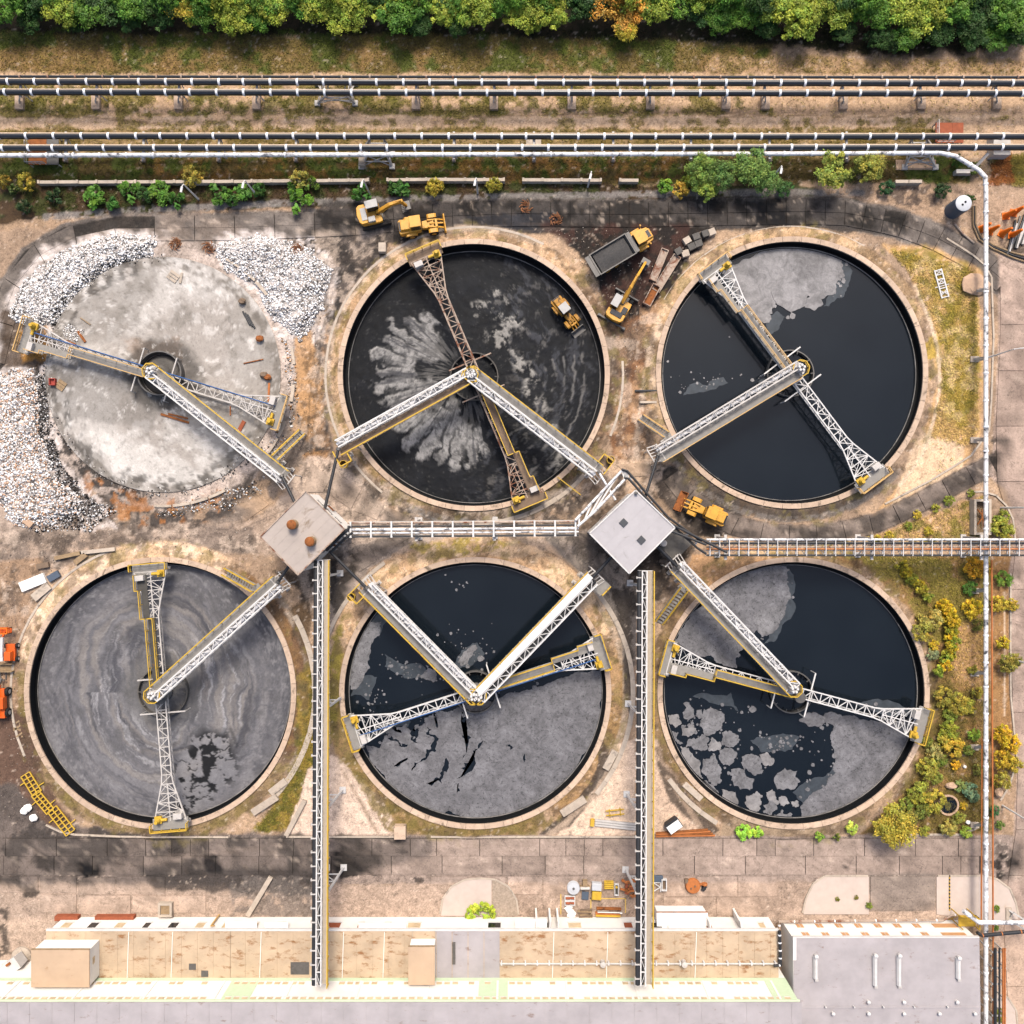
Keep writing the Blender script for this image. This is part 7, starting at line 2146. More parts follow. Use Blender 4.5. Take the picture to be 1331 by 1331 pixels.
# concrete cubes by basin 3
for k, (px, py) in enumerate(((892,314),(904,309),(916,305),(924,303),(898,322),(907,318),(890,331),(881,328))):
    single('concrete_cube', MB().cbox(0, 0, -0.05, 0.95, 0.85, 0.7), 'conc_dark' if k % 3 else 'concrete', px, py, 'grey concrete cube in the cluster at the roadside above the rusty troughs', 'block', 'concrete cubes by the road', math.radians(24+random.uniform(-8, 8)), bevel=0.04)
def trough(px, py, l, w, a, label, mat='ruststeel', fill='deckbrown', h=0.8):
    t = thing('steel_trough', (*W(px, py)[:2], 0), label, 'trough', 'rusty steel troughs', math.radians(a))
    MB().box(-l/2, l/2, -w/2, -w/2+0.1, 0, h).box(-l/2, l/2, w/2-0.1, w/2, 0, h).box(-l/2, -l/2+0.1, -w/2+0.1, w/2-0.1, 0, h).box(l/2-0.1, l/2, -w/2+0.1, w/2-0.1, 0, h).build('side', MAT['rustwhite'], t)
    MB().box(-l/2+0.1, l/2-0.1, -w/2+0.1, w/2-0.1, 0.02, h*0.4).build('bottom', MAT[mat], t)
trough(846, 385, 2.9, 1.1, 62, 'open rusty steel trough beside the wheeled excavator')
trough(856, 345, 4.4, 1.0, 68, 'narrow rusty channel with tan sides above the open trough', 'rustwhite', h=0.4)
trough(866, 356, 5.4, 1.1, 58, 'long rusty channel beside the concrete cubes', 'rustwhite', h=0.4)
single('concrete_box', MB().cbox(0, 0, -0.05, 0.95, 1.2, 1.0), 'concrete', 498, 324, 'small pale concrete box beside the mud basin kerb', 'box', bevel=0.05)
single('steel_channel', MB().box(-1.6, 1.6, -0.1, 0.1, 0, 0.3), 'darkpipe', 841, 508, 'short dark blue-grey channel west of the clear basin', 'channel', 'channels west of the clear basin')
single('steel_channel', MB().box(-1.2, 1.0, -0.14, 0.14, 0, 0.3), 'concrete', 843, 523, 'short pale channel west of the clear basin', 'channel', 'channels west of the clear basin')
# yellow ladder frames south-west
def ladder_frame(px, py, l, w, a, label, n=7):
    t = thing('rack_frame', (*W(px, py)[:2], 0), label, 'frame', 'yellow steel frames', math.radians(a))
    m = MB()
    for y in (-w/2, 0, w/2): m.beam((-l/2, y, 0.25), (l/2, y, 0.25), 0.13)
    m.build('stringer', MAT['yellow'], t)
    r = MB().beam((0, -w/2, 0.28), (0, w/2, 0.28), 0.11).build('rung', MAT['yellow'], t, (-l/2, 0, 0))
    for k in range(1, n): again(r, t, (-l/2+l*k/(n-1), 0, 0))
    MB().beam((l*0.25, w/2, 0.2), (l*0.25, w/2+0.8, 0.2), 0.12).beam((-l*0.2, -w/2, 0.2), (-l*0.2, -w/2-0.7, 0.2), 0.12).build('leg', MAT['yellow'], t)
ladder_frame(42, 1018, 2.9, 1.3, -58, 'yellow ladder frame highest in the stack beside the sludge basin bank', 6)
ladder_frame(57, 1042, 3.1, 1.2, -50, 'yellow ladder frame in the middle of the three', 7)
ladder_frame(81, 1066, 3.9, 1.4, -52, 'yellow ladder frame nearest the yard kerb', 8)
fr = thing('rack_frame', (*W(799,1055)[:2], 0), 'small yellow frame on pale sand near the white bars', 'frame', rz=0.1)
MB().beam((-1.2,-0.3,0.3),(1.2,-0.3,0.3),0.13).beam((-1.2,0.3,0.3),(1.2,0.3,0.3),0.13).beam((-0.7,-0.5,0.3),(-0.7,0.5,0.3),0.13).beam((0.7,-0.5,0.3),(0.7,0.5,0.3),0.13).beam((-0.7,-0.4,0),(-0.7,-0.4,0.3),0.12).beam((0.7,0.4,0),(0.7,0.4,0.3),0.12).build('frame', MAT['yellow'], fr)
for k in range(3):
    single('steel_bar', MB().box(-2.7, 2.7, -0.13, 0.13, 0.0, 0.28), 'whitedirty', 800, 1068+k*3.2, 'long white bar lying on pale sand west of the gallery', 'bar', 'white bars on the sand', math.radians(-6))
single('bar_end', MB().cbox(0, 0, 0, 0.5, 0.9, 0.5), 'yellow', 769.5, 1068, 'yellow block at the end of the white bars', 'block', rz=-0.1)
for k in range(4):
    single('steel_bar', MB().box(-3.4-k*0.3, 3.4, -0.09, 0.09, 0.0, 0.22), 'rustpipe' if k % 2 else 'ruststeel', 886+k*3, 1080+k*2.0, 'rusty bar in the bundle at the road edge east of the gallery', 'bar', 'rusty bars at the road edge', math.radians(4-k))
sk = thing('skip', (*W(874,1070)[:2], 0), 'small white skip with black back near the rusty bars', 'skip', rz=math.radians(35))
MB().sprism([(-0.8,0),(0.8,0),(1.0,1.0),(-1.0,1.0)], -0.7, 0.7).build('hull', MAT['darkpipe'], sk)
MB().box(-0.9, 0.9, -0.68, 0.4, 1.0, 1.06).build('lid', MAT['wall_white'], sk)
single('concrete_box', MB().cbox(0, 0, -0.05, 1.5, 1.7, 1.1), 'coping', 521, 1079, 'square tan concrete box at the kerb below the cracked scum basin', 'box', bevel=0.05)
for q, lab in (([(396,1040),(372,1086)], 'pale beam lying over the road edge beside the gallery'), ([(352,1140),(322,1190)], 'long pale beam lying over the stained yard')):
    a, b = Vector(W(*q[0], 0.2)), Vector(W(*q[1], 0.2)); 
    tag(MB().box(0, (b-a).length, -0.3, 0.3, 0, 0.4).build('concrete_beam', MAT['concrete'], None, (a.x, a.y, 0.02), math.atan2(b.y-a.y, b.x-a.x)), lab, 'beam')
single('concrete_block', MB().cbox(0, 0, -0.05, 0.9, 2.7, 0.5), 'concrete', 793, 987, 'pale block leaning on the bank of the cracked scum basin', 'block', rz=math.radians(-28), bevel=0.04)
single('concrete_block', MB().cbox(0, 0, -0.05, 3.6, 1.0, 0.5), 'concrete', 745, 1047, 'long pale block at the foot of the cracked scum basin bank', 'block', rz=math.radians(33), bevel=0.04)
single('concrete_block', MB().cbox(0, 0, -0.05, 3.8, 0.9, 0.5), 'concrete', 345, 1045, 'long pale block at the foot of the swirled sludge basin bank', 'block', rz=math.radians(33), bevel=0.04)
single('concrete_block', MB().cbox(0, 0, -0.05, 2.6, 0.9, 0.4), 'concrete', 362, 1022, 'mossy pale block beside the swirled sludge basin', 'block', rz=math.radians(38), bevel=0.04)
single('concrete_block', MB().cbox(0, 0, -0.05, 3.0, 0.8, 0.4), 'concrete', 900, 1028, 'pale block at the bank of the broken floes basin', 'block', rz=math.radians(-42), bevel=0.04)
# rubble heap and blocks west of basin 4
for k, (px, py, l, w, a, m, lab) in enumerate(((44,757,3.4,1.3,22,'wall_white','flat white broken slab west of the swirled sludge basin'), (55,769,2.6,1.1,40,'concrete','stack of tan slabs beside the broken white slab'), (71,749,1.6,0.9,30,'bluegrey','grey metal crate beside the broken white slab'), (90,722,3.6,0.5,12,'wood','timber plank above the swirled sludge basin'), (106,726,1.8,0.7,38,'wood','short stack of boards above the swirled sludge basin'), (128,716,4.6,0.5,6,'concrete','long pale slab north of the swirled sludge basin'),
        (57,735,1.6,0.7,10,'deckbrown','brown bundle of boards near the grey crate'), (38,679,1.3,0.8,-40,'stone','tan block at the lower edge of the rubble'))):
    single('rubble_block', MB().cbox(0, 0, -0.05, l, w, 0.45), m, px, py, lab, 'block', rz=math.radians(a), bevel=0.03)
for k in range(9):
    single('board', MB().cbox(0, 0, 0, random.uniform(0.9, 1.8), 0.22, 0.14), 'wood', 27+random.uniform(-5, 6), 948+random.uniform(-14, 12), 'broken board in the heap between telehandler and basin bank', 'board', 'broken boards west of the basin', random.uniform(0, 3.1))
# things lying in the drained basin
Z0 = 0.10
single('pallet', MB().box(-0.7,0.7,-0.6,-0.25,0,0.12).box(-0.7,0.7,-0.15,0.15,0,0.12).box(-0.7,0.7,0.25,0.6,0,0.12), 'concrete', 226, 360, 'pale square pallet on the dusty floor', 'pallet', rz=math.radians(-35), z=Z0)
single('pallet', MB().box(-0.6,0.6,-0.6,-0.22,0,0.12).box(-0.6,0.6,-0.18,0.18,0,0.12).box(-0.6,0.6,0.22,0.6,0,0.12), 'wood', 80, 501, 'tan wooden pallet beside a red crate', 'pallet', rz=math.radians(-35), z=Z0)
MAT['red'] = M('faded_red_paint', '#b84a3c', 0.7, var=0.25)
cr = thing('red_crate', (*W(70.5,497)[:2], Z0), 'faded red crate at the floor edge of the drained basin', 'crate')
MB().box(-0.4,0.4,-0.45,-0.35,0,0.5).box(-0.4,0.4,0.35,0.45,0,0.5).box(-0.4,-0.3,-0.35,0.35,0,0.5).box(0.3,0.4,-0.35,0.35,0,0.5).box(-0.3,0.3,-0.35,0.35,0,0.2).build('panel', MAT['red'], cr)
for px, py, l, w, a, m, lab in ((228,544,3.8,0.3,-17,'ruststeel','rusty girder below the feed well of the drained basin'), (232,541,2.6,0.2,-14,'ruststeel','short rusty girder beside the longer one'), (314,555,1.7,0.5,62,'brick','orange-brown plate on the dusty floor'), (350,510,2.4,0.25,88,'rustpipe','thin orange bar near the rake bridge end'), (107,438,1.7,0.3,-55,'ruststeel','rust plate beside the small white heap'), (92,445,1.6,0.2,-20,'ruststeel','rust strip at the edge of the dusty floor'), (330,470,2.6,0.12,12,'ruststeel','bent thin rusty rod on the dusty floor'), (112,418,1.6,0.1,-35,'wood','thin pale lath on the dusty floor'), (300,534,1.2,0.12,90,'rustpipe','short upright rust rod shadowing the rake truss'), (236,362,1.4,0.3,80,'concrete','narrow pale plank beside the square pallet')):
    single('steel_scrap', MB().box(-l/2, l/2, -w/2, w/2, 0, 0.16), m, px, py, lab, 'scrap', rz=math.radians(a), z=Z0)
for k, (px, py) in enumerate(((316,393),(339,441),(344,488),(349,491))):
    single('scrap_heap', rock(0.55, 0.45, 0.4, 8, seed=20+k), 'ruststeel' if k % 2 else 'deckbrown', px, py, 'small brown lump of scrap on the dusty floor', 'scrap', 'scrap lumps in the drained basin', z=Z0)
for k in range(3):
    single('loose_pipe', MB().tube([(-1.0,0,0.13),(1.0,0,0.13)], 0.12, 8), 'darkpipe', 321+k*3, 414+k*2, 'dark pipe in the bundle on the dusty floor', 'pipe', 'dark pipes in the drained basin', math.radians(-62), z=Z0)
# factory yard clutter
dr = thing('cable_drum', (*W(745,1152)[:2], 0.05), 'large pale round drum lid standing flat in the storage yard', 'drum')
MB().lathe([(0.78,0.0),(0.8,0.1),(0.55,0.12),(0.55,0.5),(0.8,0.52),(0.8,0.62),(0.3,0.64),(0.15,0.68)], 28).build('flange', MAT['lid'], dr, smooth=True)
MB().lathe([(0.16,0.6),(0.16,0.72)], 12).build('hub', MAT['steel'], dr)
for px, py, w, d, h, m, lab in ((775,1150,1.25,0.95,0.7,'lid','pale grey steel box above the yellow box'), (775,1161.5,1.2,1.05,0.7,'yellow','yellow steel box below the pale grey box'), (760.5,1163.5,0.9,1.05,0.15,'bluegrey','blue-grey sheet on the storage yard ground'), (855,1141,1.2,0.8,0.3,'bluegrey','dark grey lid beside the gallery'), (907,1134.5,0.0,0.0,0.0,'steel','')):
    if w: single('storage_box', MB().cbox(0,0,0,w,d,h).cbox(0,0,h,w*0.92,d*0.9,0.05), m, px, py, lab, 'box', z=0.05, bevel=0.03, rz=math.radians(-4))
pl = thing('pallet', (*W(791,1149)[:2], 0.05), 'yellow pallet load beside the pale grey box', 'pallet')
for k in range(4): MB().box(-0.6, 0.6, -0.48+k*0.26, -0.28+k*0.26, 0, 0.4).build('plank', MAT['yellow'], pl)
for k, py in enumerate((1166, 1172.5)):
    t = thing('motor_rack', (*W(740.5,py)[:2], 0.05), 'white frame rack holding a brown roller', 'rack', 'white roller racks')
    MB().box(-0.68,0.68,-0.3,-0.2,0,0.35).box(-0.68,0.68,0.2,0.3,0,0.35).box(-0.68,-0.58,-0.2,0.2,0,0.35).box(0.58,0.68,-0.2,0.2,0,0.35).build('frame', MAT['white'], t)
    MB().tube([(-0.55,0,0.25),(-0.1,0,0.25),(0.1,0,0.25),(0.55,0,0.25)], [0.17,0.2,0.12,0.19], 10).build('roller', MAT['brick'], t)
for k in range(5):
    single('sack', rock(0.6, 0.26, 0.2, 10, seed=40+k), 'wall_white', 741+random.uniform(-2,2), 1179+k*2.6, 'white sack in the stack against the low range', 'sack', 'white sacks', rz=random.uniform(-0.15,0.15), z=0.05)
for k in range(6):
    single('timber', MB().cbox(0,0,0,1.5+random.random()*0.4,0.18,0.18), 'wood' if k % 2 else 'deckbrown', 760+random.uniform(-2,2), 1182+k*2.0, 'short timber in the pile beside the white sacks', 'timber', 'short timbers', rz=random.uniform(-0.15,0.15), z=0.05)
for k, (m, y) in enumerate((('ruststeel',1180),('wall_white',1184),('rustpipe',1186),('yellow',1188.5),('rustwhite',1182))):
    single('steel_beam', MB().box(-1.6,1.6,-0.05,0.05,0,0.3).box(-1.6,1.6,-0.14,0.14,0.3,0.34).box(-1.6,1.6,-0.14,0.14,-0.04,0.0), m, 791+random.uniform(-2,2), y, ['rusty beam topmost in the yard beam stack','white beam in the yard beam stack','orange beam in the yard beam stack','yellow beam nearest the low range','rust streaked beam in the yard beam stack'][k], 'beam', 'beams in the storage yard', rz=-0.03, z=0.09)
gp = thing('gear_pile', (*W(818,1152)[:2], 0.05), 'heap of orange rusty machine parts against the gallery', 'scrap heap')
for k in range(26):
    x, y = random.uniform(-1.0, 0.9), random.uniform(-1.1, 1.1)
    if k % 3: MB().cbox(x, y, random.uniform(0, 0.4), random.uniform(0.3, 0.8), random.uniform(0.15, 0.4), 0.3, random.uniform(0, 3)).build('part', MAT[random.choice(['rustpipe','ruststeel','rustpipe','brick'])], gp)
    else: MB().tube([(x-0.4, y, 0.4), (x+0.4, y+random.uniform(-0.3, 0.3), 0.5)], 0.14, 8).build('part', MAT['rustpipe'], gp)
wt = thing('white_tub', (*W(801,1155)[:2], 0.05), 'narrow white tub with a yellow part inside', 'tub')
MB().box(-0.27,0.27,-0.75,-0.65,0,0.4).box(-0.27,0.27,0.65,0.75,0,0.4).box(-0.27,-0.19,-0.65,0.65,0,0.4).box(0.19,0.27,-0.65,0.65,0,0.4).build('side', MAT['white'], wt)
MB().box(-0.18,0.18,-0.64,0.64,0.02,0.1).build('bottom', MAT['deckdark'], wt); MB().lathe([(0.15,0.1),(0.15,0.4)],10,(0,0.35,0)).build('insert', MAT['yellow'], wt)
wt = thing('white_tub', (*W(862.5,1148.5)[:2], 0.05), 'white rectangular tub east of the gallery', 'tub')
MB().box(-0.35,0.35,-0.75,-0.63,0,0.5).box(-0.35,0.35,0.63,0.75,0,0.5).box(-0.35,-0.23,-0.63,0.63,0,0.5).box(0.23,0.35,-0.63,0.63,0,0.5).build('side', MAT['white'], wt)
MB().box(-0.22,0.22,-0.62,0.62,0.02,0.12).build('bottom', MAT['deckbrown'], wt)
wf = thing('lattice_rack', (*W(853,1152)[:2], 0.05), 'small white lattice frame east of the gallery', 'frame')
MB().beam((-0.5,-0.6,0.2),(-0.5,0.6,0.2),0.12).beam((0.5,-0.6,0.2),(0.5,0.6,0.2),0.12).beam((-0.5,-0.6,0.2),(0.5,0,0.2),0.1).beam((0.5,0,0.2),(-0.5,0.6,0.2),0.1).beam((-0.5,0.6,0.2),(0.5,0.6,0.2),0.1).beam((-0.5,0,0),(-0.5,0,0.2),0.12).beam((0.5,0,0),(0.5,0,0.2),0.12).build('lattice', MAT['white'], wf)
bm_ = thing('machine_base', (*W(760,1149)[:2], 0.05), 'tan machine base beside the round drum', 'machine')
MB().cbox(0,-0.35,0,1.3,0.5,0.35).cbox(0,0.3,0,0.6,0.7,0.6).build('casting', MAT['wood'], bm_); MB().tube([(-0.6,-0.35,0.45),(0.6,-0.35,0.45)],0.2,10).build('shaft', MAT['whitedirty'], bm_)
om = thing('gear_housing', (*W(900,1150)[:2], 0.05), 'rounded orange gear housing alone on the yard slabs', 'machine')
MB().lathe([(0.95,0.0),(1.0,0.3),(0.9,0.5),(0.5,0.55)], 20).build('housing', MAT['rustpipe'], om, smooth=True)
MB().cbox(-0.85,0.65,0,0.4,0.5,0.5).lathe([(0.1,0.5),(0.1,0.75)],8,(0.2,0.1,0)).lathe([(0.1,0.5),(0.1,0.7)],8,(-0.3,-0.2,0)).build('lug', MAT['deckbrown'], om)
MB().beam((0.8,0.2,0.3),(1.4,0.3,0.3),0.25).build('shaft', MAT['rustpipe'], om); MB().wheel((1.5,0.25,0.36),0.36,0.3).build('wheel', MAT['rustpipe'], om)
single('motor', MB().tube([(-0.2,-0.3,0.25),(0.2,0.3,0.25)],0.24,10).box(-0.3,0.3,-0.3,0.3,0,0.08), 'darkpipe', 914.5, 1153, 'small dark motor beside the orange gear housing', 'motor', z=0.05)
# painted bay lines and machine boxes on the yard
MAT['line'] = M('worn_yellow_line', '#e0bc62', 0.8, var=0.15)
for q in ([(768,1168),(813,1168),(813,1186)], [(768,1168),(768,1187)], [(729,1162),(729,1188)]):
    for a, b in zip(q[:-1], q[1:]):
        x0, y0 = W(*a)[:2]; x1, y1 = W(*b)[:2]
        o = MB().box(min(x0,x1)-0.06, max(x0,x1)+0.06, min(y0,y1)-0.06, max(y0,y1)+0.06, -0.02, 0.012).build('bay_line', MAT['line'], None)
        tag(o, kind='structure')
for px, w, m in ((90,3.0,'brick'),(152,5.0,'brick')):
    single('wall_recess_box', MB().cbox(0,0,0,w,0.6,0.8), m, px, 1190.5, 'low brick bin at the foot of the low range near its end' if w < 4 else 'long brick bin at the foot of the low range', 'bin')
wb = thing('well_head', (*W(217,1180)[:2], 0.0), 'square tan well head with frame in the yard', 'well')
MB().box(-0.9,0.9,-0.9,-0.6,0,0.7).box(-0.9,0.9,0.6,0.9,0,0.7).box(-0.9,-0.6,-0.6,0.6,0,0.7).box(0.6,0.9,-0.6,0.6,0,0.7).build('curb', MAT['concrete'], wb)
MB().box(-0.59,0.59,-0.59,0.59,0.0,0.5).build('cover', MAT['wood'], wb)
yp = single('gate_post', MB().box(-0.09,0.09,-0.09,0.09,0,3.0).box(-0.1,0.4,-0.06,0.06,2.8,2.95), 'tanrail', 285, 1189, 'tall tan post in front of the low range', 'post')

hp = thing('white_hopper', (*W(29,1243)[:2], 0), 'tilted white steel hopper on a round base beside the stair head', 'hopper', rz=math.radians(35))
MB().add([(-1.2,-0.7,0.5),(1.0,-0.7,0.9),(1.0,0.7,0.9),(-1.2,0.7,0.5),(-1.3,-0.8,2.2),(1.2,-0.8,2.8),(1.2,0.8,2.8),(-1.3,0.8,2.2)], [(0,3,2,1),(4,5,6,7),(0,1,5,4),(1,2,6,5),(2,3,7,6),(3,0,4,7)]).build('body', MAT['white'], hp)
MB().lathe([(1.3,-0.05),(1.3,0.25),(0.9,0.7),(0.5,0.8)], 24).build('base', MAT['concrete'], hp)
MB().box(-0.3,0.3,0.3,0.6,2.5,2.75).build('hatch', MAT['ruststeel'], hp)

# ------------------------------------------------------------------ rubble
def scatter_rocks(name, polys, n, smin, smax, cols, label, seed, lift=0.0, parent_z=True):
    rr = np.random.default_rng(seed)
    base = np.array([[1,0,0],[-1,0,0],[0,1,0],[0,-1,0],[0,0,1],[0,0,-1.0]])
    tri = np.array([[0,2,4],[2,1,4],[1,3,4],[3,0,4],[2,0,5],[1,2,5],[3,1,5],[0,3,5]])
    xs = [p[0] for q in polys for p in q]; ys = [p[1] for q in polys for p in q]
    pts = []
    while len(pts) < n:
        x = rr.uniform(min(xs)-4, max(xs)+4, 4000); y = rr.uniform(min(ys)-4, max(ys)+4, 4000)
        d = np.max([poly_sd(q, x, y)+(fbm(x, y, 12, 3, 5)-0.5)*14 for q in polys], 0)
        pts += list(np.stack([x, y], -1)[d > 0])
    pts = np.array(pts[:n])
    s = smin+(smax-smin)*rr.random(n)**3
    V = base[None]*(s[:, None, None]*rr.uniform(0.55, 1.15, (n, 6, 1)))*np.array([1, 1, 0.7])
    a = rr.uniform(0, 6.28, n); c, sn = np.cos(a), np.sin(a)
    Vx = V[..., 0]*c[:, None]-V[..., 1]*sn[:, None]+(V[..., 2]*0.4); Vy = V[..., 0]*sn[:, None]+V[..., 1]*c[:, None]+(V[..., 2]*0.3)
    wx = (pts[:, 0]-CX)*S; wy = (CX-pts[:, 1])*S
    wz = np.array([ground_z(px, py) for px, py in pts])+s*0.25+lift
    co = np.stack([Vx+wx[:, None], Vy+wy[:, None], V[..., 2]+wz[:, None]], -1).reshape(-1, 3)
    F = (tri[None]+(np.arange(n)*6)[:, None, None]).reshape(-1, 3)
    me = bpy.data.meshes.new(name)
    me.vertices.add(len(co)); me.loops.add(F.size); me.polygons.add(len(F))
    me.vertices.foreach_set('co', co.astype(np.float32).ravel())
    me.loops.foreach_set('vertex_index', F.astype(np.int32).ravel())
    me.polygons.foreach_set('loop_start', np.arange(0, F.size, 3, dtype=np.int32))
    me.update(calc_edges=True)
    C = np.array([lin(h) for h in cols])[rr.integers(0, len(cols), n)]*rr.uniform(0.85, 1.35, (n, 1))
    set_col(me, np.repeat(np.clip(C, 0, 0.85), 6, 0))
    me.materials.append(MAT['rock'])
    o = link(bpy.data.objects.new(name, me))
    return tag(o, label, 'rubble', kind='stuff')
WHT = ['#f1eeec', '#e8e4e1', '#ddd8d4', '#c4beb9', '#f5f3f1', '#8d8782']
scatter_rocks('white_rubble', [RUB[0]], 9500, 0.05, 0.24, WHT, 'white broken rubble heaped north-west of the drained basin', 1)
scatter_rocks('white_rubble', [RUB[1]], 10000, 0.05, 0.24, WHT, 'white broken rubble heaped north-east of the drained basin', 2)
scatter_rocks('white_rubble', [RUB[2]], 14000, 0.05, 0.25, WHT+['#c9a184', '#d9b79c'], 'white broken rubble heaped west of the drained basin', 3)
scatter_rocks('dark_rubble', [[(196,318),(190,338),(142,352),(104,384),(84,420),(66,425),(62,405),(96,372),(140,340)], [(46,470),(66,500),(66,560),(84,610),(110,640),(150,665),(120,690),(40,690),(90,660),(70,622),(48,560)]], 4200, 0.06, 0.2, ['#2b2a2a', '#3c3a38', '#55504c', '#cfcac6', '#e5e1dd', '#1f1f20'], 'dark and white broken rubble along the drained basin wall', 4)
scatter_rocks('dark_rubble', [[(335,590),(355,560),(372,570),(372,605),(345,620)], [(230,655),(330,628),(345,640),(300,660),(200,672)], [(365,430),(385,470),(388,540),(378,560),(372,480)]], 1100, 0.06, 0.22, ['#cfcac6', '#8d8782', '#55504c', '#c08a55', '#e5e1dd'], 'mixed grey rubble below the drained basin bridge', 5)
scatter_rocks('white_rubble', [[(84,430),(98,418),(108,430),(100,444),(86,442)]], 260, 0.05, 0.2, WHT, 'small white heap on the dusty floor edge', 6, lift=0.15)
scatter_rocks('basin_debris', [[(212+r*math.cos(math.radians(t)), 487-r*math.sin(math.radians(t))) for t in range(90, 331, 8)]+[(212+q*math.cos(math.radians(t)), 487-q*math.sin(math.radians(t))) for t in range(330, 89, -8)] for r, q in ((146, 158),)], 1500, 0.04, 0.18, ['#5a5550', '#8d8782', '#bdb6af', '#3f3b38', '#d6d0ca'], 'grey crumbs of broken wall along the drained basin floor', 9, lift=0.1)
# pebbles and litter over the bare yards
scatter_rocks('gravel', [[(395,330),(430,330),(425,600),(440,640),(380,640),(395,480)], [(0,690),(330,690),(330,715),(100,730),(0,790)], [(700,296),(890,300),(830,440),(790,410),(735,312)], [(800,440),(862,420),(838,590),(800,600)], [(0,740),(50,740),(30,900),(60,1060),(0,1080)], [(1225,240),(1290,240),(1290,320),(1225,285)]], 2200, 0.03, 0.11, ['#8d8177', '#b7a693', '#4a4541', '#d8cab8', '#6a5648'], 'small stones strewn over the bare ground', 7)

# ------------------------------------------------------------------ foliage
def crown_mesh(name, n, leaf, clumps, flat=0.75, seed=0, droop=0.0, spiky=0.0):
    """unit crown: leaf blades gathered in clumps through a rounded volume"""
    rr = np.random.default_rng(seed)
    th = rr.uniform(0, 2*np.pi, clumps); rad = np.sqrt(rr.random(clumps))*(0.70+0.2*np.sin(th*3+seed)*np.sin(th*2+seed*2))
    zz = np.sqrt(np.clip(1-rad**2, 0, 1))*rr.uniform(0.25, 1.0, clumps)
    cc = np.stack([rad*np.cos(th), rad*np.sin(th), zz], -1)
    cr = rr.uniform(0.07, 0.30, clumps)*(1-0.25*rad)
    tone = rr.uniform(0.6, 1.35, clumps)
    hue = rr.uniform(-1, 1, clumps)
    k = rr.integers(0, clumps, n)
    d = rr.normal(size=(n, 3)); d /= np.linalg.norm(d, axis=1, keepdims=True)
    rr_ = cr[k]*rr.random(n)**0.4*(1+spiky*rr.random(n)**4)
    p = cc[k]+d*rr_[:, None]*np.array([1, 1, 0.8])
    p[:, 2] = p[:, 2]*flat*1.1+0.12-droop*np.hypot(p[:, 0], p[:, 1])**2
    nrm = d*0.8+np.array([0, 0, 0.7])+rr.normal(size=(n, 3))*0.45
    nrm /= np.linalg.norm(nrm, axis=1, keepdims=True)
    u = np.cross(nrm, rr.normal(size=(n, 3))); u /= np.linalg.norm(u, axis=1, keepdims=True)
    v = np.cross(nrm, u)
    s = leaf*rr.uniform(0.6, 1.3, n)
    a, b = u*s[:, None], v*(s*0.55)[:, None]
    co = np.stack([p-a, p-b*0.9, p+a, p+b*0.9], 1).reshape(-1, 3)
    F = np.arange(4*n).reshape(n, 4)
    me = bpy.data.meshes.new(name)
    me.vertices.add(4*n); me.loops.add(4*n); me.polygons.add(n)
    me.vertices.foreach_set('co', co.astype(np.float32).ravel())
    me.loops.foreach_set('vertex_index', F.astype(np.int32).ravel())
    me.polygons.foreach_set('loop_start', np.arange(0, 4*n, 4, dtype=np.int32))
    me.update(calc_edges=True)
    t = tone[k]*rr.uniform(0.75, 1.25, n)
    h = hue[k]*0.16+rr.normal(size=n)*0.08
    C = np.stack([t*(1+h), t, t*(1-h*0.5)], -1)
    set_col(me, np.repeat(C, 4, 0), 'tint')
    me.materials.append(MAT['leaf'])
    return me
BIG = [crown_mesh('crown', 6500, 0.046, 80, 0.8, s, spiky=0.7) for s in range(4)]
BIGLOOSE = [crown_mesh('crown', 3600, 0.055, 34, 0.7, 30+s, spiky=0.6) for s in range(2)]
SHR = [crown_mesh('crown', 1800, 0.075, 34, 0.8, 10+s, spiky=0.7) for s in range(4)]
LEAFY = [crown_mesh('crown', 420, 0.20, 12, 0.7, 20+s, spiky=0.5) for s in range(3)]
trunk_me = {}
def trunk_mesh(kind):
    if kind in trunk_me: return trunk_me[kind]
    m = MB()
    m.tube([(0,0,-0.03),(0.02,0.01,0.25),(0,0.03,0.55),(0.03,0,0.8)], [0.06,0.05,0.04,0.02], 7)
    for k in range(6):
        a = k*1.05
        m.tube([(0.01,0.02,0.3+0.05*k),(0.25*math.cos(a),0.25*math.sin(a),0.55+0.04*k),(0.5*math.cos(a),0.5*math.sin(a),0.75)], [0.03,0.02,0.01], 5)
    me = bpy.data.meshes.new('trunk'); me.from_pydata(m.v, [], m.f); me.materials.append(MAT['bark']); me.update()
    trunk_me[kind] = me
    return me
def plant(px, py, r, h, hexc, label, group, meshes, name='tree', cat='tree', z=None, stretch=1.0, rot=None, low=0.0):
    b = W(px, py)
    zz = ground_z(px, py)-0.02 if z is None else z
    a = random.uniform(0, 6.28) if rot is None else rot
    t = thing(name, (b[0], b[1], zz), label, cat, group, a)
    c = link(bpy.data.objects.new('crown', random.choice(meshes)))
    c.parent = t
    hc = h*(0.62 if cat == 'tree' else 0.95)
    c.location = (0, 0, h-hc-low)
    c.scale = (r*stretch, r/stretch if stretch != 1 else r, hc)
    k = [min(0.8, v*(1.75 if group == 'forest trees' else 1.4)) for v in lin(hexc)]; c.color = (*k, 1)
    tk = link(bpy.data.objects.new('trunk', trunk_mesh('t')))
    tk.parent = t
    tk.scale = (r*0.9, r*0.9, h*0.95)
    return t
DG, MG, YG, YL, OR = '#3f6028', '#5d852c', '#8d9c36', '#b8a83a', '#c2903a'
random.seed(11)
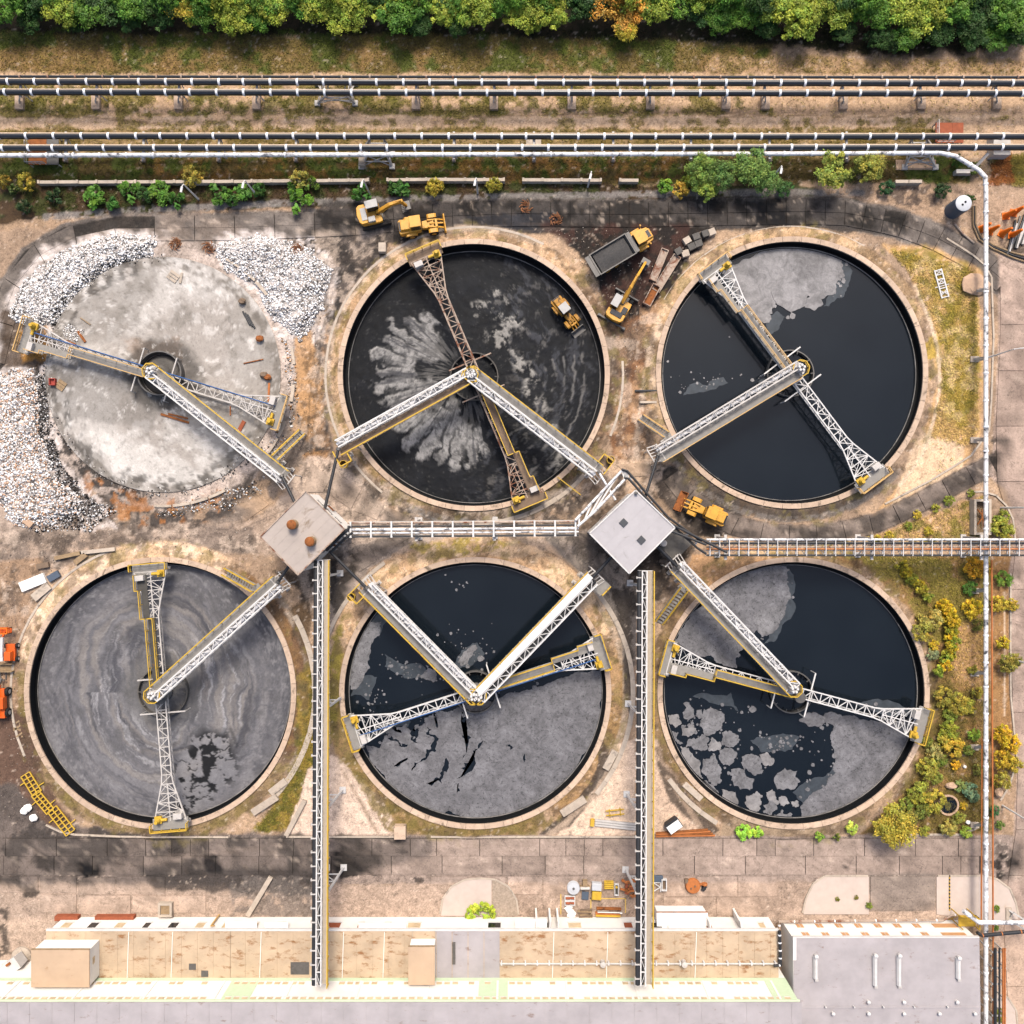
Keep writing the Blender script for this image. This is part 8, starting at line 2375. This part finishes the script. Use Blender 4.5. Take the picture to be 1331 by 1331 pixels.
TL = {DG: 'dark green forest tree above the pipelines', MG: 'mid green forest tree above the pipelines', YG: 'yellow-green forest tree above the pipelines', YL: 'yellowing forest tree above the pipelines', OR: 'orange autumn tree at the forest edge above the pipelines'}
def forest(px, py, r, h, c):
    # base is where the trunk stands; py given for the crown as seen from above
    k = (CAM_H-h*0.7)/CAM_H
    bx, by = CX+(px-CX)*k, CX+(py-CX)*k
    lab = TL[c] if c == OR else ('large ' if r > 2.95 else 'small ' if r < 2.5 else 'medium ')+TL[c]
    plant(bx, by, r, h, c, lab, 'forest trees', BIG if c != OR else BIGLOOSE, z=-0.05)
F1 = [(12,8,2.6,MG),(45,-6,2.8,DG),(80,12,2.6,YG),(112,14,2.7,MG),(92,30,1.8,DG),(140,2,3,DG),(172,10,2.6,MG),(205,2,2.6,DG),(240,8,2.9,YL),(262,22,2.4,MG),(290,8,3.4,YG),(305,26,2.6,YG),(325,6,3,MG),
      (352,10,2.8,YG),(338,28,2.2,MG),(385,0,2.5,MG),(412,10,3,YG),(440,22,2.9,YG),(465,8,2.8,YG),(500,12,2.8,YG),(522,22,2.6,MG),(545,4,2.6,MG),(575,18,2.4,YG),(598,10,2.6,MG),(622,16,2.6,YG),(648,6,2.4,MG),
      (676,14,2.9,YG),(706,10,2.9,YG),(690,34,1.9,YG),(722,24,2.4,YG),(752,2,2.5,DG),(788,6,2.8,OR),(812,22,2.6,OR),(822,4,2.6,OR),(816,44,1.6,YL),(850,12,2.6,YG),(880,4,2.6,MG),(905,14,2.2,DG),(940,8,2.8,MG),(968,20,2.3,MG),
      (992,4,2.6,DG),(1012,14,2.8,YG),(1040,24,3.0,YG),(1062,8,2.6,YG),(1090,12,3,YG),(1120,6,2.8,MG),(1142,22,2.5,MG),(1172,10,3.2,YG),(1196,26,3.1,YG),(1212,8,3,YG),(1242,14,2.8,MG),(1264,26,2.5,DG),(1290,10,3,DG),(1312,24,2.8,MG),(1330,8,3,MG),
      (1180,50,2.0,MG),(1225,46,2.2,DG),(1265,50,2.2,DG),(1300,48,2.2,MG),(1328,44,2.2,DG),(1100,42,1.8,DG),(1148,54,1.6,DG),(1002,38,1.7,DG),(545,34,1.8,DG),(590,40,1.5,DG),(40,26,2.0,DG),(168,26,1.8,DG),(205,24,2.2,DG),(930,30,2.0,MG)]
for px, py, r, c in F1:
    forest(px+random.uniform(-4, 4), py-3+random.uniform(-3, 1), r*1.12, random.uniform(3.2, 5.0) if r > 2.2 else random.uniform(2.0, 3.0), c)
for k in range(31):       # a second rank behind, out of the frame's edge
    px = -20+k*46+random.uniform(-10, 10)
    forest(px, random.uniform(-20, -8), random.uniform(2.6, 3.4), random.uniform(4, 5.5), random.choice([DG, MG, YG, MG]))
for px, py, r, c, lab in ((1126,56,1.1,DG,'round dark shrub standing clear of the forest edge'), (1155,66,1.25,DG,'round bluish shrub standing clear of the forest edge')):
    plant(px, py, r, 2.0, '#4a6a3c', lab, None, SHR, 'shrub', 'shrub')
def tone(h):
    r, g, b_ = (int(h[i:i+2], 16) for i in (1, 3, 5))
    return 'golden' if r > 0xbf and b_ < 0x50 else 'grey-green' if b_ > 0x5c else 'green' if g > r else 'olive'
def shrub(px, py, r, c, label, group, h=None, meshes=None, stretch=1.0, rot=None, name='shrub', cat='shrub'):
    plant(px, py, r, h or r*1.3, c, label, group, meshes or SHR, name, cat, stretch=stretch, rot=rot)
# hedge of broad-leaved plants under the wall
for px, py, r, c in ((75,258,1.3,'#3f5a2e'),(128,258,1.9,'#5f8a2c'),(148,268,1.3,'#4a7a2c'),(172,250,1.8,'#5f8a30'),(192,256,1.3,'#4a7030'),(212,254,2.0,'#6a9430'),(232,262,1.4,'#4f7d2c'),(290,256,1.8,'#5a8530'),(320,250,1.8,'#5f8a30'),(304,264,1.2,'#4a702c'),(340,250,1.2,'#4a702c'),(392,262,2.0,'#68942c'),(384,250,1.3,'#5a8530'),(408,242,1.2,'#6f8a34'),(470,254,1.5,'#4f8030'),(524,252,1.6,'#4a7a2e'),(510,248,1.2,'#4a702c'),(36,272,1.2,'#3f562c'),(24,250,1.0,'#5a6a2e')):
    shrub(px, py, r, c, ('small ' if r < 1.35 else 'large ' if r > 1.75 else '')+'broad-leaved green plant in the hedge below the panel wall', 'hedge plants', 1.7, LEAFY+SHR[:1])
for px, py, r, c in ((253,233,1.9,'#b09c40'),(40,240,1.5,'#b4a03c'),(394,236,1.7,'#a59a44'),(567,247,1.5,'#c0a93c'),(643,245,1.3,'#b0a43c'),(10,240,1.2,'#a8903c')):
    shrub(px, py, r, c, 'yellowish bush leaning over the panel wall', 'yellowish bushes at the panel wall', 2.2)
for px, py, r, c, h in ((906,230,2.5,'#7d9a44',4.0),(930,238,2.2,'#75944a',4.4),(968,232,2.9,'#7d9a48',4.6),(988,244,2.2,'#74964a',3.6),(912,250,2.0,'#98ac48',3.0)):
    plant(px, py, r, h, c, 'grey-green tree in the clump at the road above the clear basin', 'trees clumped at the road', BIG)
plant(1070, 236, 3.0, 4.6, '#97a042', 'lone light green tree between hedge gaps at the road', None, BIGLOOSE)
plant(1120, 224, 2.4, 3.8, '#a9a648', 'pale yellow-green tree beside the southern pipes', None, BIG)
for px, py, r, c in ((862,245,1.4,'#6f9430'),(885,250,1.5,'#c2a03c'),(895,240,1.3,'#8f9a34'),(1018,247,1.4,'#4f7a3c'),(1150,246,1.3,'#3f6a3c'),(1222,250,1.3,'#3f5f34'),(1255,262,1.0,'#4a7030'),(1240,212,1.0,'#5a7a30'),(1262,222,1.2,'#6a7a34')):
    shrub(px, py, r, c, 'low green shrub at the road edge near the tree clump', 'low shrubs at the north road', 1.5, SHR+LEAFY)
# garden beside the lagged pipe
for k in range(6):
    shrub(1170+k*6.5, 736+k*7.5, 1.05, random.choice(['#a79a2e','#8f9430','#b7a22c']), 'yellow-flecked shrub in the slanted row above the garden', 'slanted shrub row', 1.3, LEAFY+SHR)
for k in range(12):
    shrub(1224+10*math.sin(k*0.34)+random.uniform(-2,2), 786+k*7.6, 1.2, random.choice(['#b3a02a','#c9aa2a','#9a982e','#d0ac26','#8f9a30']), 'golden shrub in the long hedge east of the broken floes basin', 'golden hedge', 1.7, LEAFY+SHR)
GARD = [(1203,806,1.6,'#b3a04a'),(1195,818,1.5,'#a99c40'),(1212,800,1.2,'#bfae62'),(1208,850,0.9,'#8f9a6c'),(1210,838,0.8,'#cfae2a'),(1262,790,1.4,'#d2b22c'),(1262,735,1.6,'#d0a02c'),(1275,740,1.2,'#c9982a'),(1258,763,1.0,'#5f8a34'),(1268,812,0.9,'#7f7a34'),(1302,752,1.2,'#7fa03a'),(1296,785,1.2,'#c6ac38'),(1312,785,0.9,'#bfa838'),(1240,912,1.6,'#a99c3c'),(1256,916,1.1,'#a9a03a'),(1222,905,1.4,'#a8983c'),
        (1228,946,1.4,'#9aa034'),(1236,966,1.5,'#c2a236'),(1224,960,1.3,'#b9a83e'),(1262,954,0.9,'#8fae3c'),(1212,975,1.2,'#b0a45c'),(1240,994,0.7,'#dcae2c'),(1204,995,1.5,'#aaa23e'),(1190,1026,1.6,'#a2a03a'),(1210,1040,1.6,'#b7a83e'),(1256,1026,1.2,'#7f9a72'),(1246,1020,0.9,'#8a9a54'),(1262,1034,0.8,'#7a946a'),(1228,1074,1.2,'#b0a652'),(1200,1078,0.8,'#a4a03c'),(1252,1080,0.9,'#9cb040'),(1250,1046,0.6,'#c2a02c'),(1184,1060,1.0,'#8a8a40'),(1268,900,0.9,'#a89a3c'),(1216,1010,0.9,'#93983c'),(1270,1000,0.8,'#8a8a3c'),(1198,1050,1.1,'#7f8a38'),(1218,985,1.0,'#7f9036'),(1232,928,1.0,'#8a9638'),(1176,1044,1.0,'#8f9a3c'),(1244,1062,0.9,'#97983e'),(1256,975,0.8,'#7d8a38'),(1200,962,0.8,'#8a903a'),(1262,870,0.7,'#a39a3c'),(1168,1070,0.9,'#8a923c')]
for px, py, r, c in GARD:
    shrub(px, py, r*1.22, c, ('small ' if r < 0.95 else 'large ' if r > 1.45 else 'rounded ')+tone(c)+' shrub in the garden between basin and lagged pipe', 'garden shrubs', r*1.15)
for px, py, r, c in ((1300,835,1.2,'#c6b030'),(1302,860,1.6,'#a39a44'),(1312,856,1.3,'#9a9440'),(1296,950,1.6,'#d2b02c'),(1308,965,1.7,'#d8b22c'),(1300,985,1.6,'#c9a82e'),(1312,990,1.4,'#b7a23a'),(1298,1010,1.5,'#b0a040'),(1290,1052,0.9,'#5f8a54'),(1296,1070,0.8,'#7a9040'),(1292,682,1.7,'#a6a840'),(1302,690,1.5,'#b0aa42'),(1298,672,1.2,'#9aa43c')):
    shrub(px, py, r, c, ('small ' if r < 1.25 else 'big ')+tone(c)+' bush on the verge between lagged pipe and road', 'verge bushes', r*1.3)
plant(1150, 1064, 3.3, 4.6, '#b9a83e', 'big round yellow-green tree overhanging the south road', None, BIG)
for px, py, r, c, lab in ((965,1078,1.5,'#93c040','bright green weedy bush at the kerb below the broken floes basin'), (983,1080,1.0,'#9ac040','small bright green weed beside the weedy bush'), (1063,1083,0.9,'#8aa83c','small green bush at the kerb of the south road'), (1104,1075,1.1,'#a9b84a','pale green bush near the big round tree'), (1086,1086,0.6,'#7f8a3c','tiny bush at the south road kerb')):
    shrub(px, py, r, c, lab, None, 1.0, LEAFY)
for px, py, r in ((612,1184,1.2),(625,1180,1.6),(638,1185,1.1)):
    shrub(px, py, r, '#a9b83c', 'yellow-green weeds growing on the traffic island', 'island weeds', 0.8, LEAFY, stretch=1.2)
for px, py, r, c, lab in ((1294,1180,0.6,'#7f9a3c','small round bush on the pale pavement at the road'), (1293,1205,0.5,'#7f9a3c','small bush under the road pipes'), (1293,1316,1.2,'#8a8a3c','dark bush at the pavement end by the rusty rack'), (1128,1176,0.6,'#8a983c','small bush on the workshop pavement'), (1112,1166,0.4,'#8f8a3c','tiny tuft bush on the workshop pavement'), (1088,1168,0.4,'#8a8a2c','tiny round bush alone on the workshop pavement')):
    shrub(px, py, r, c, lab, None, r*1.2)
for px, py, r in ((1155,696,0.8),(1140,700,0.7),(1232,650,0.9),(1215,660,0.8),(1190,670,0.8),(1205,690,0.8),(1180,684,0.7),(1260,642,0.7)):
    shrub(px, py, r, random.choice(['#a3a03c','#8f9a38','#c0ac3a']), 'small shrub on the bank between loop road and pipe rack', 'bank shrubs', r)

# dry brush heaps by the drained basin
MAT['brush'] = M('dry_brush', '#a8704a', 0.9, var=0.3, scale=4)
for px, py in ((228,318),(272,322),(388,324),(683,269),(723,286)):
    m = MB()
    for k in range(60):
        a = random.uniform(0, 6.28); r = random.uniform(0.2, 1.0)
        m.beam((0.7*r*math.cos(a), 0.7*r*math.sin(a), 0.05), (r*math.cos(a+0.7), r*math.sin(a+0.7), random.uniform(0.1, 0.5)), 0.06)
    o = m.build('brush_heap', MAT['brush'], None, (*W(px, py)[:2], ground_z(px, py)+0.02))
    tag(o, 'reddish heap of dry brush at the north road', 'brush', 'dry brush heaps')

# ------------------------------------------------------------------ grass blades where the ground is green or ochre
def grass(n, zones, name, label, seed):
    rr = np.random.default_rng(seed)
    P = []
    for q, share in zones:
        xs = [p[0] for p in q]; ys = [p[1] for p in q]
        k = int(n*share); got = []
        while len(got) < k:
            x = rr.uniform(min(xs), max(xs), k*2); y = rr.uniform(min(ys), max(ys), k*2)
            c = ground_col(x, y)
            ok = (poly_sd(q, x, y) > 0) & (c[:, 1]/(c[:, 2]+1e-4) > 1.55+rr.random(x.size)*0.5)
            new = np.stack([x, y], -1)[ok]
            if len(new) == 0: break
            got += list(new)
        P += got[:k]
    P = np.array(P); n = len(P)
    col = ground_col(P[:, 0], P[:, 1])*rr.uniform(0.75, 1.6, (n, 1))*np.array([1.0, 1.08, 0.8])
    wx = (P[:, 0]-CX)*S; wy = (CX-P[:, 1])*S
    B = 3
    co = []; 
    for b in range(B):
        a = rr.uniform(0, 6.28, n); l = rr.uniform(0.12, 0.34, n); w = rr.uniform(0.03, 0.07, n)
        ox, oy = rr.normal(size=n)*0.08, rr.normal(size=n)*0.08
        ux, uy = np.cos(a), np.sin(a)
        z0 = np.full(n, -0.02)
        co.append(np.stack([np.stack([wx+ox-uy*w, wy+oy+ux*w, z0], -1), np.stack([wx+ox+uy*w, wy+oy-ux*w, z0], -1), np.stack([wx+ox+ux*l, wy+oy+uy*l, rr.uniform(0.08, 0.25, n)], -1)], 1))
    co = np.concatenate(co).reshape(-1, 3)
    F = np.arange(len(co)).reshape(-1, 3)
    me = bpy.data.meshes.new(name)
    me.vertices.add(len(co)); me.loops.add(F.size); me.polygons.add(len(F))
    me.vertices.foreach_set('co', co.astype(np.float32).ravel())
    me.loops.foreach_set('vertex_index', F.astype(np.int32).ravel())
    me.polygons.foreach_set('loop_start', np.arange(0, F.size, 3, dtype=np.int32))
    me.update(calc_edges=True)
    set_col(me, np.repeat(np.concatenate([col]*B), 3, 0))
    me.materials.append(MAT['grass'])
    o = link(bpy.data.objects.new(name, me))
    return tag(o, label, 'grass', kind='stuff')
grass(30000, [([(0,35),(1331,40),(1331,95),(0,95)], 0.34), ([(0,110),(1331,112),(1331,172),(0,172)], 0.2), ([(0,180),(1260,180),(1260,240),(0,240)], 0.26), ([(0,236),(860,240),(860,262),(60,280)], 0.08), ([(1260,200),(1331,200),(1331,250),(1280,250)], 0.04)], 'rough_grass', 'rough olive grass along the pipelines', 1)
grass(16000, [([(1160,325),(1270,350),(1272,560),(1200,640),(1228,450)], 0.36), ([(1100,722),(1285,722),(1285,1080),(1130,1080),(1212,920),(1180,790)], 0.44), ([(1000,712),(1200,672),(1285,640),(1290,700)], 0.08), ([(330,1080),(410,860),(410,1020),(380,1080)], 0.08)], 'meadow_grass', 'dry ochre grass of the meadow and garden', 2)
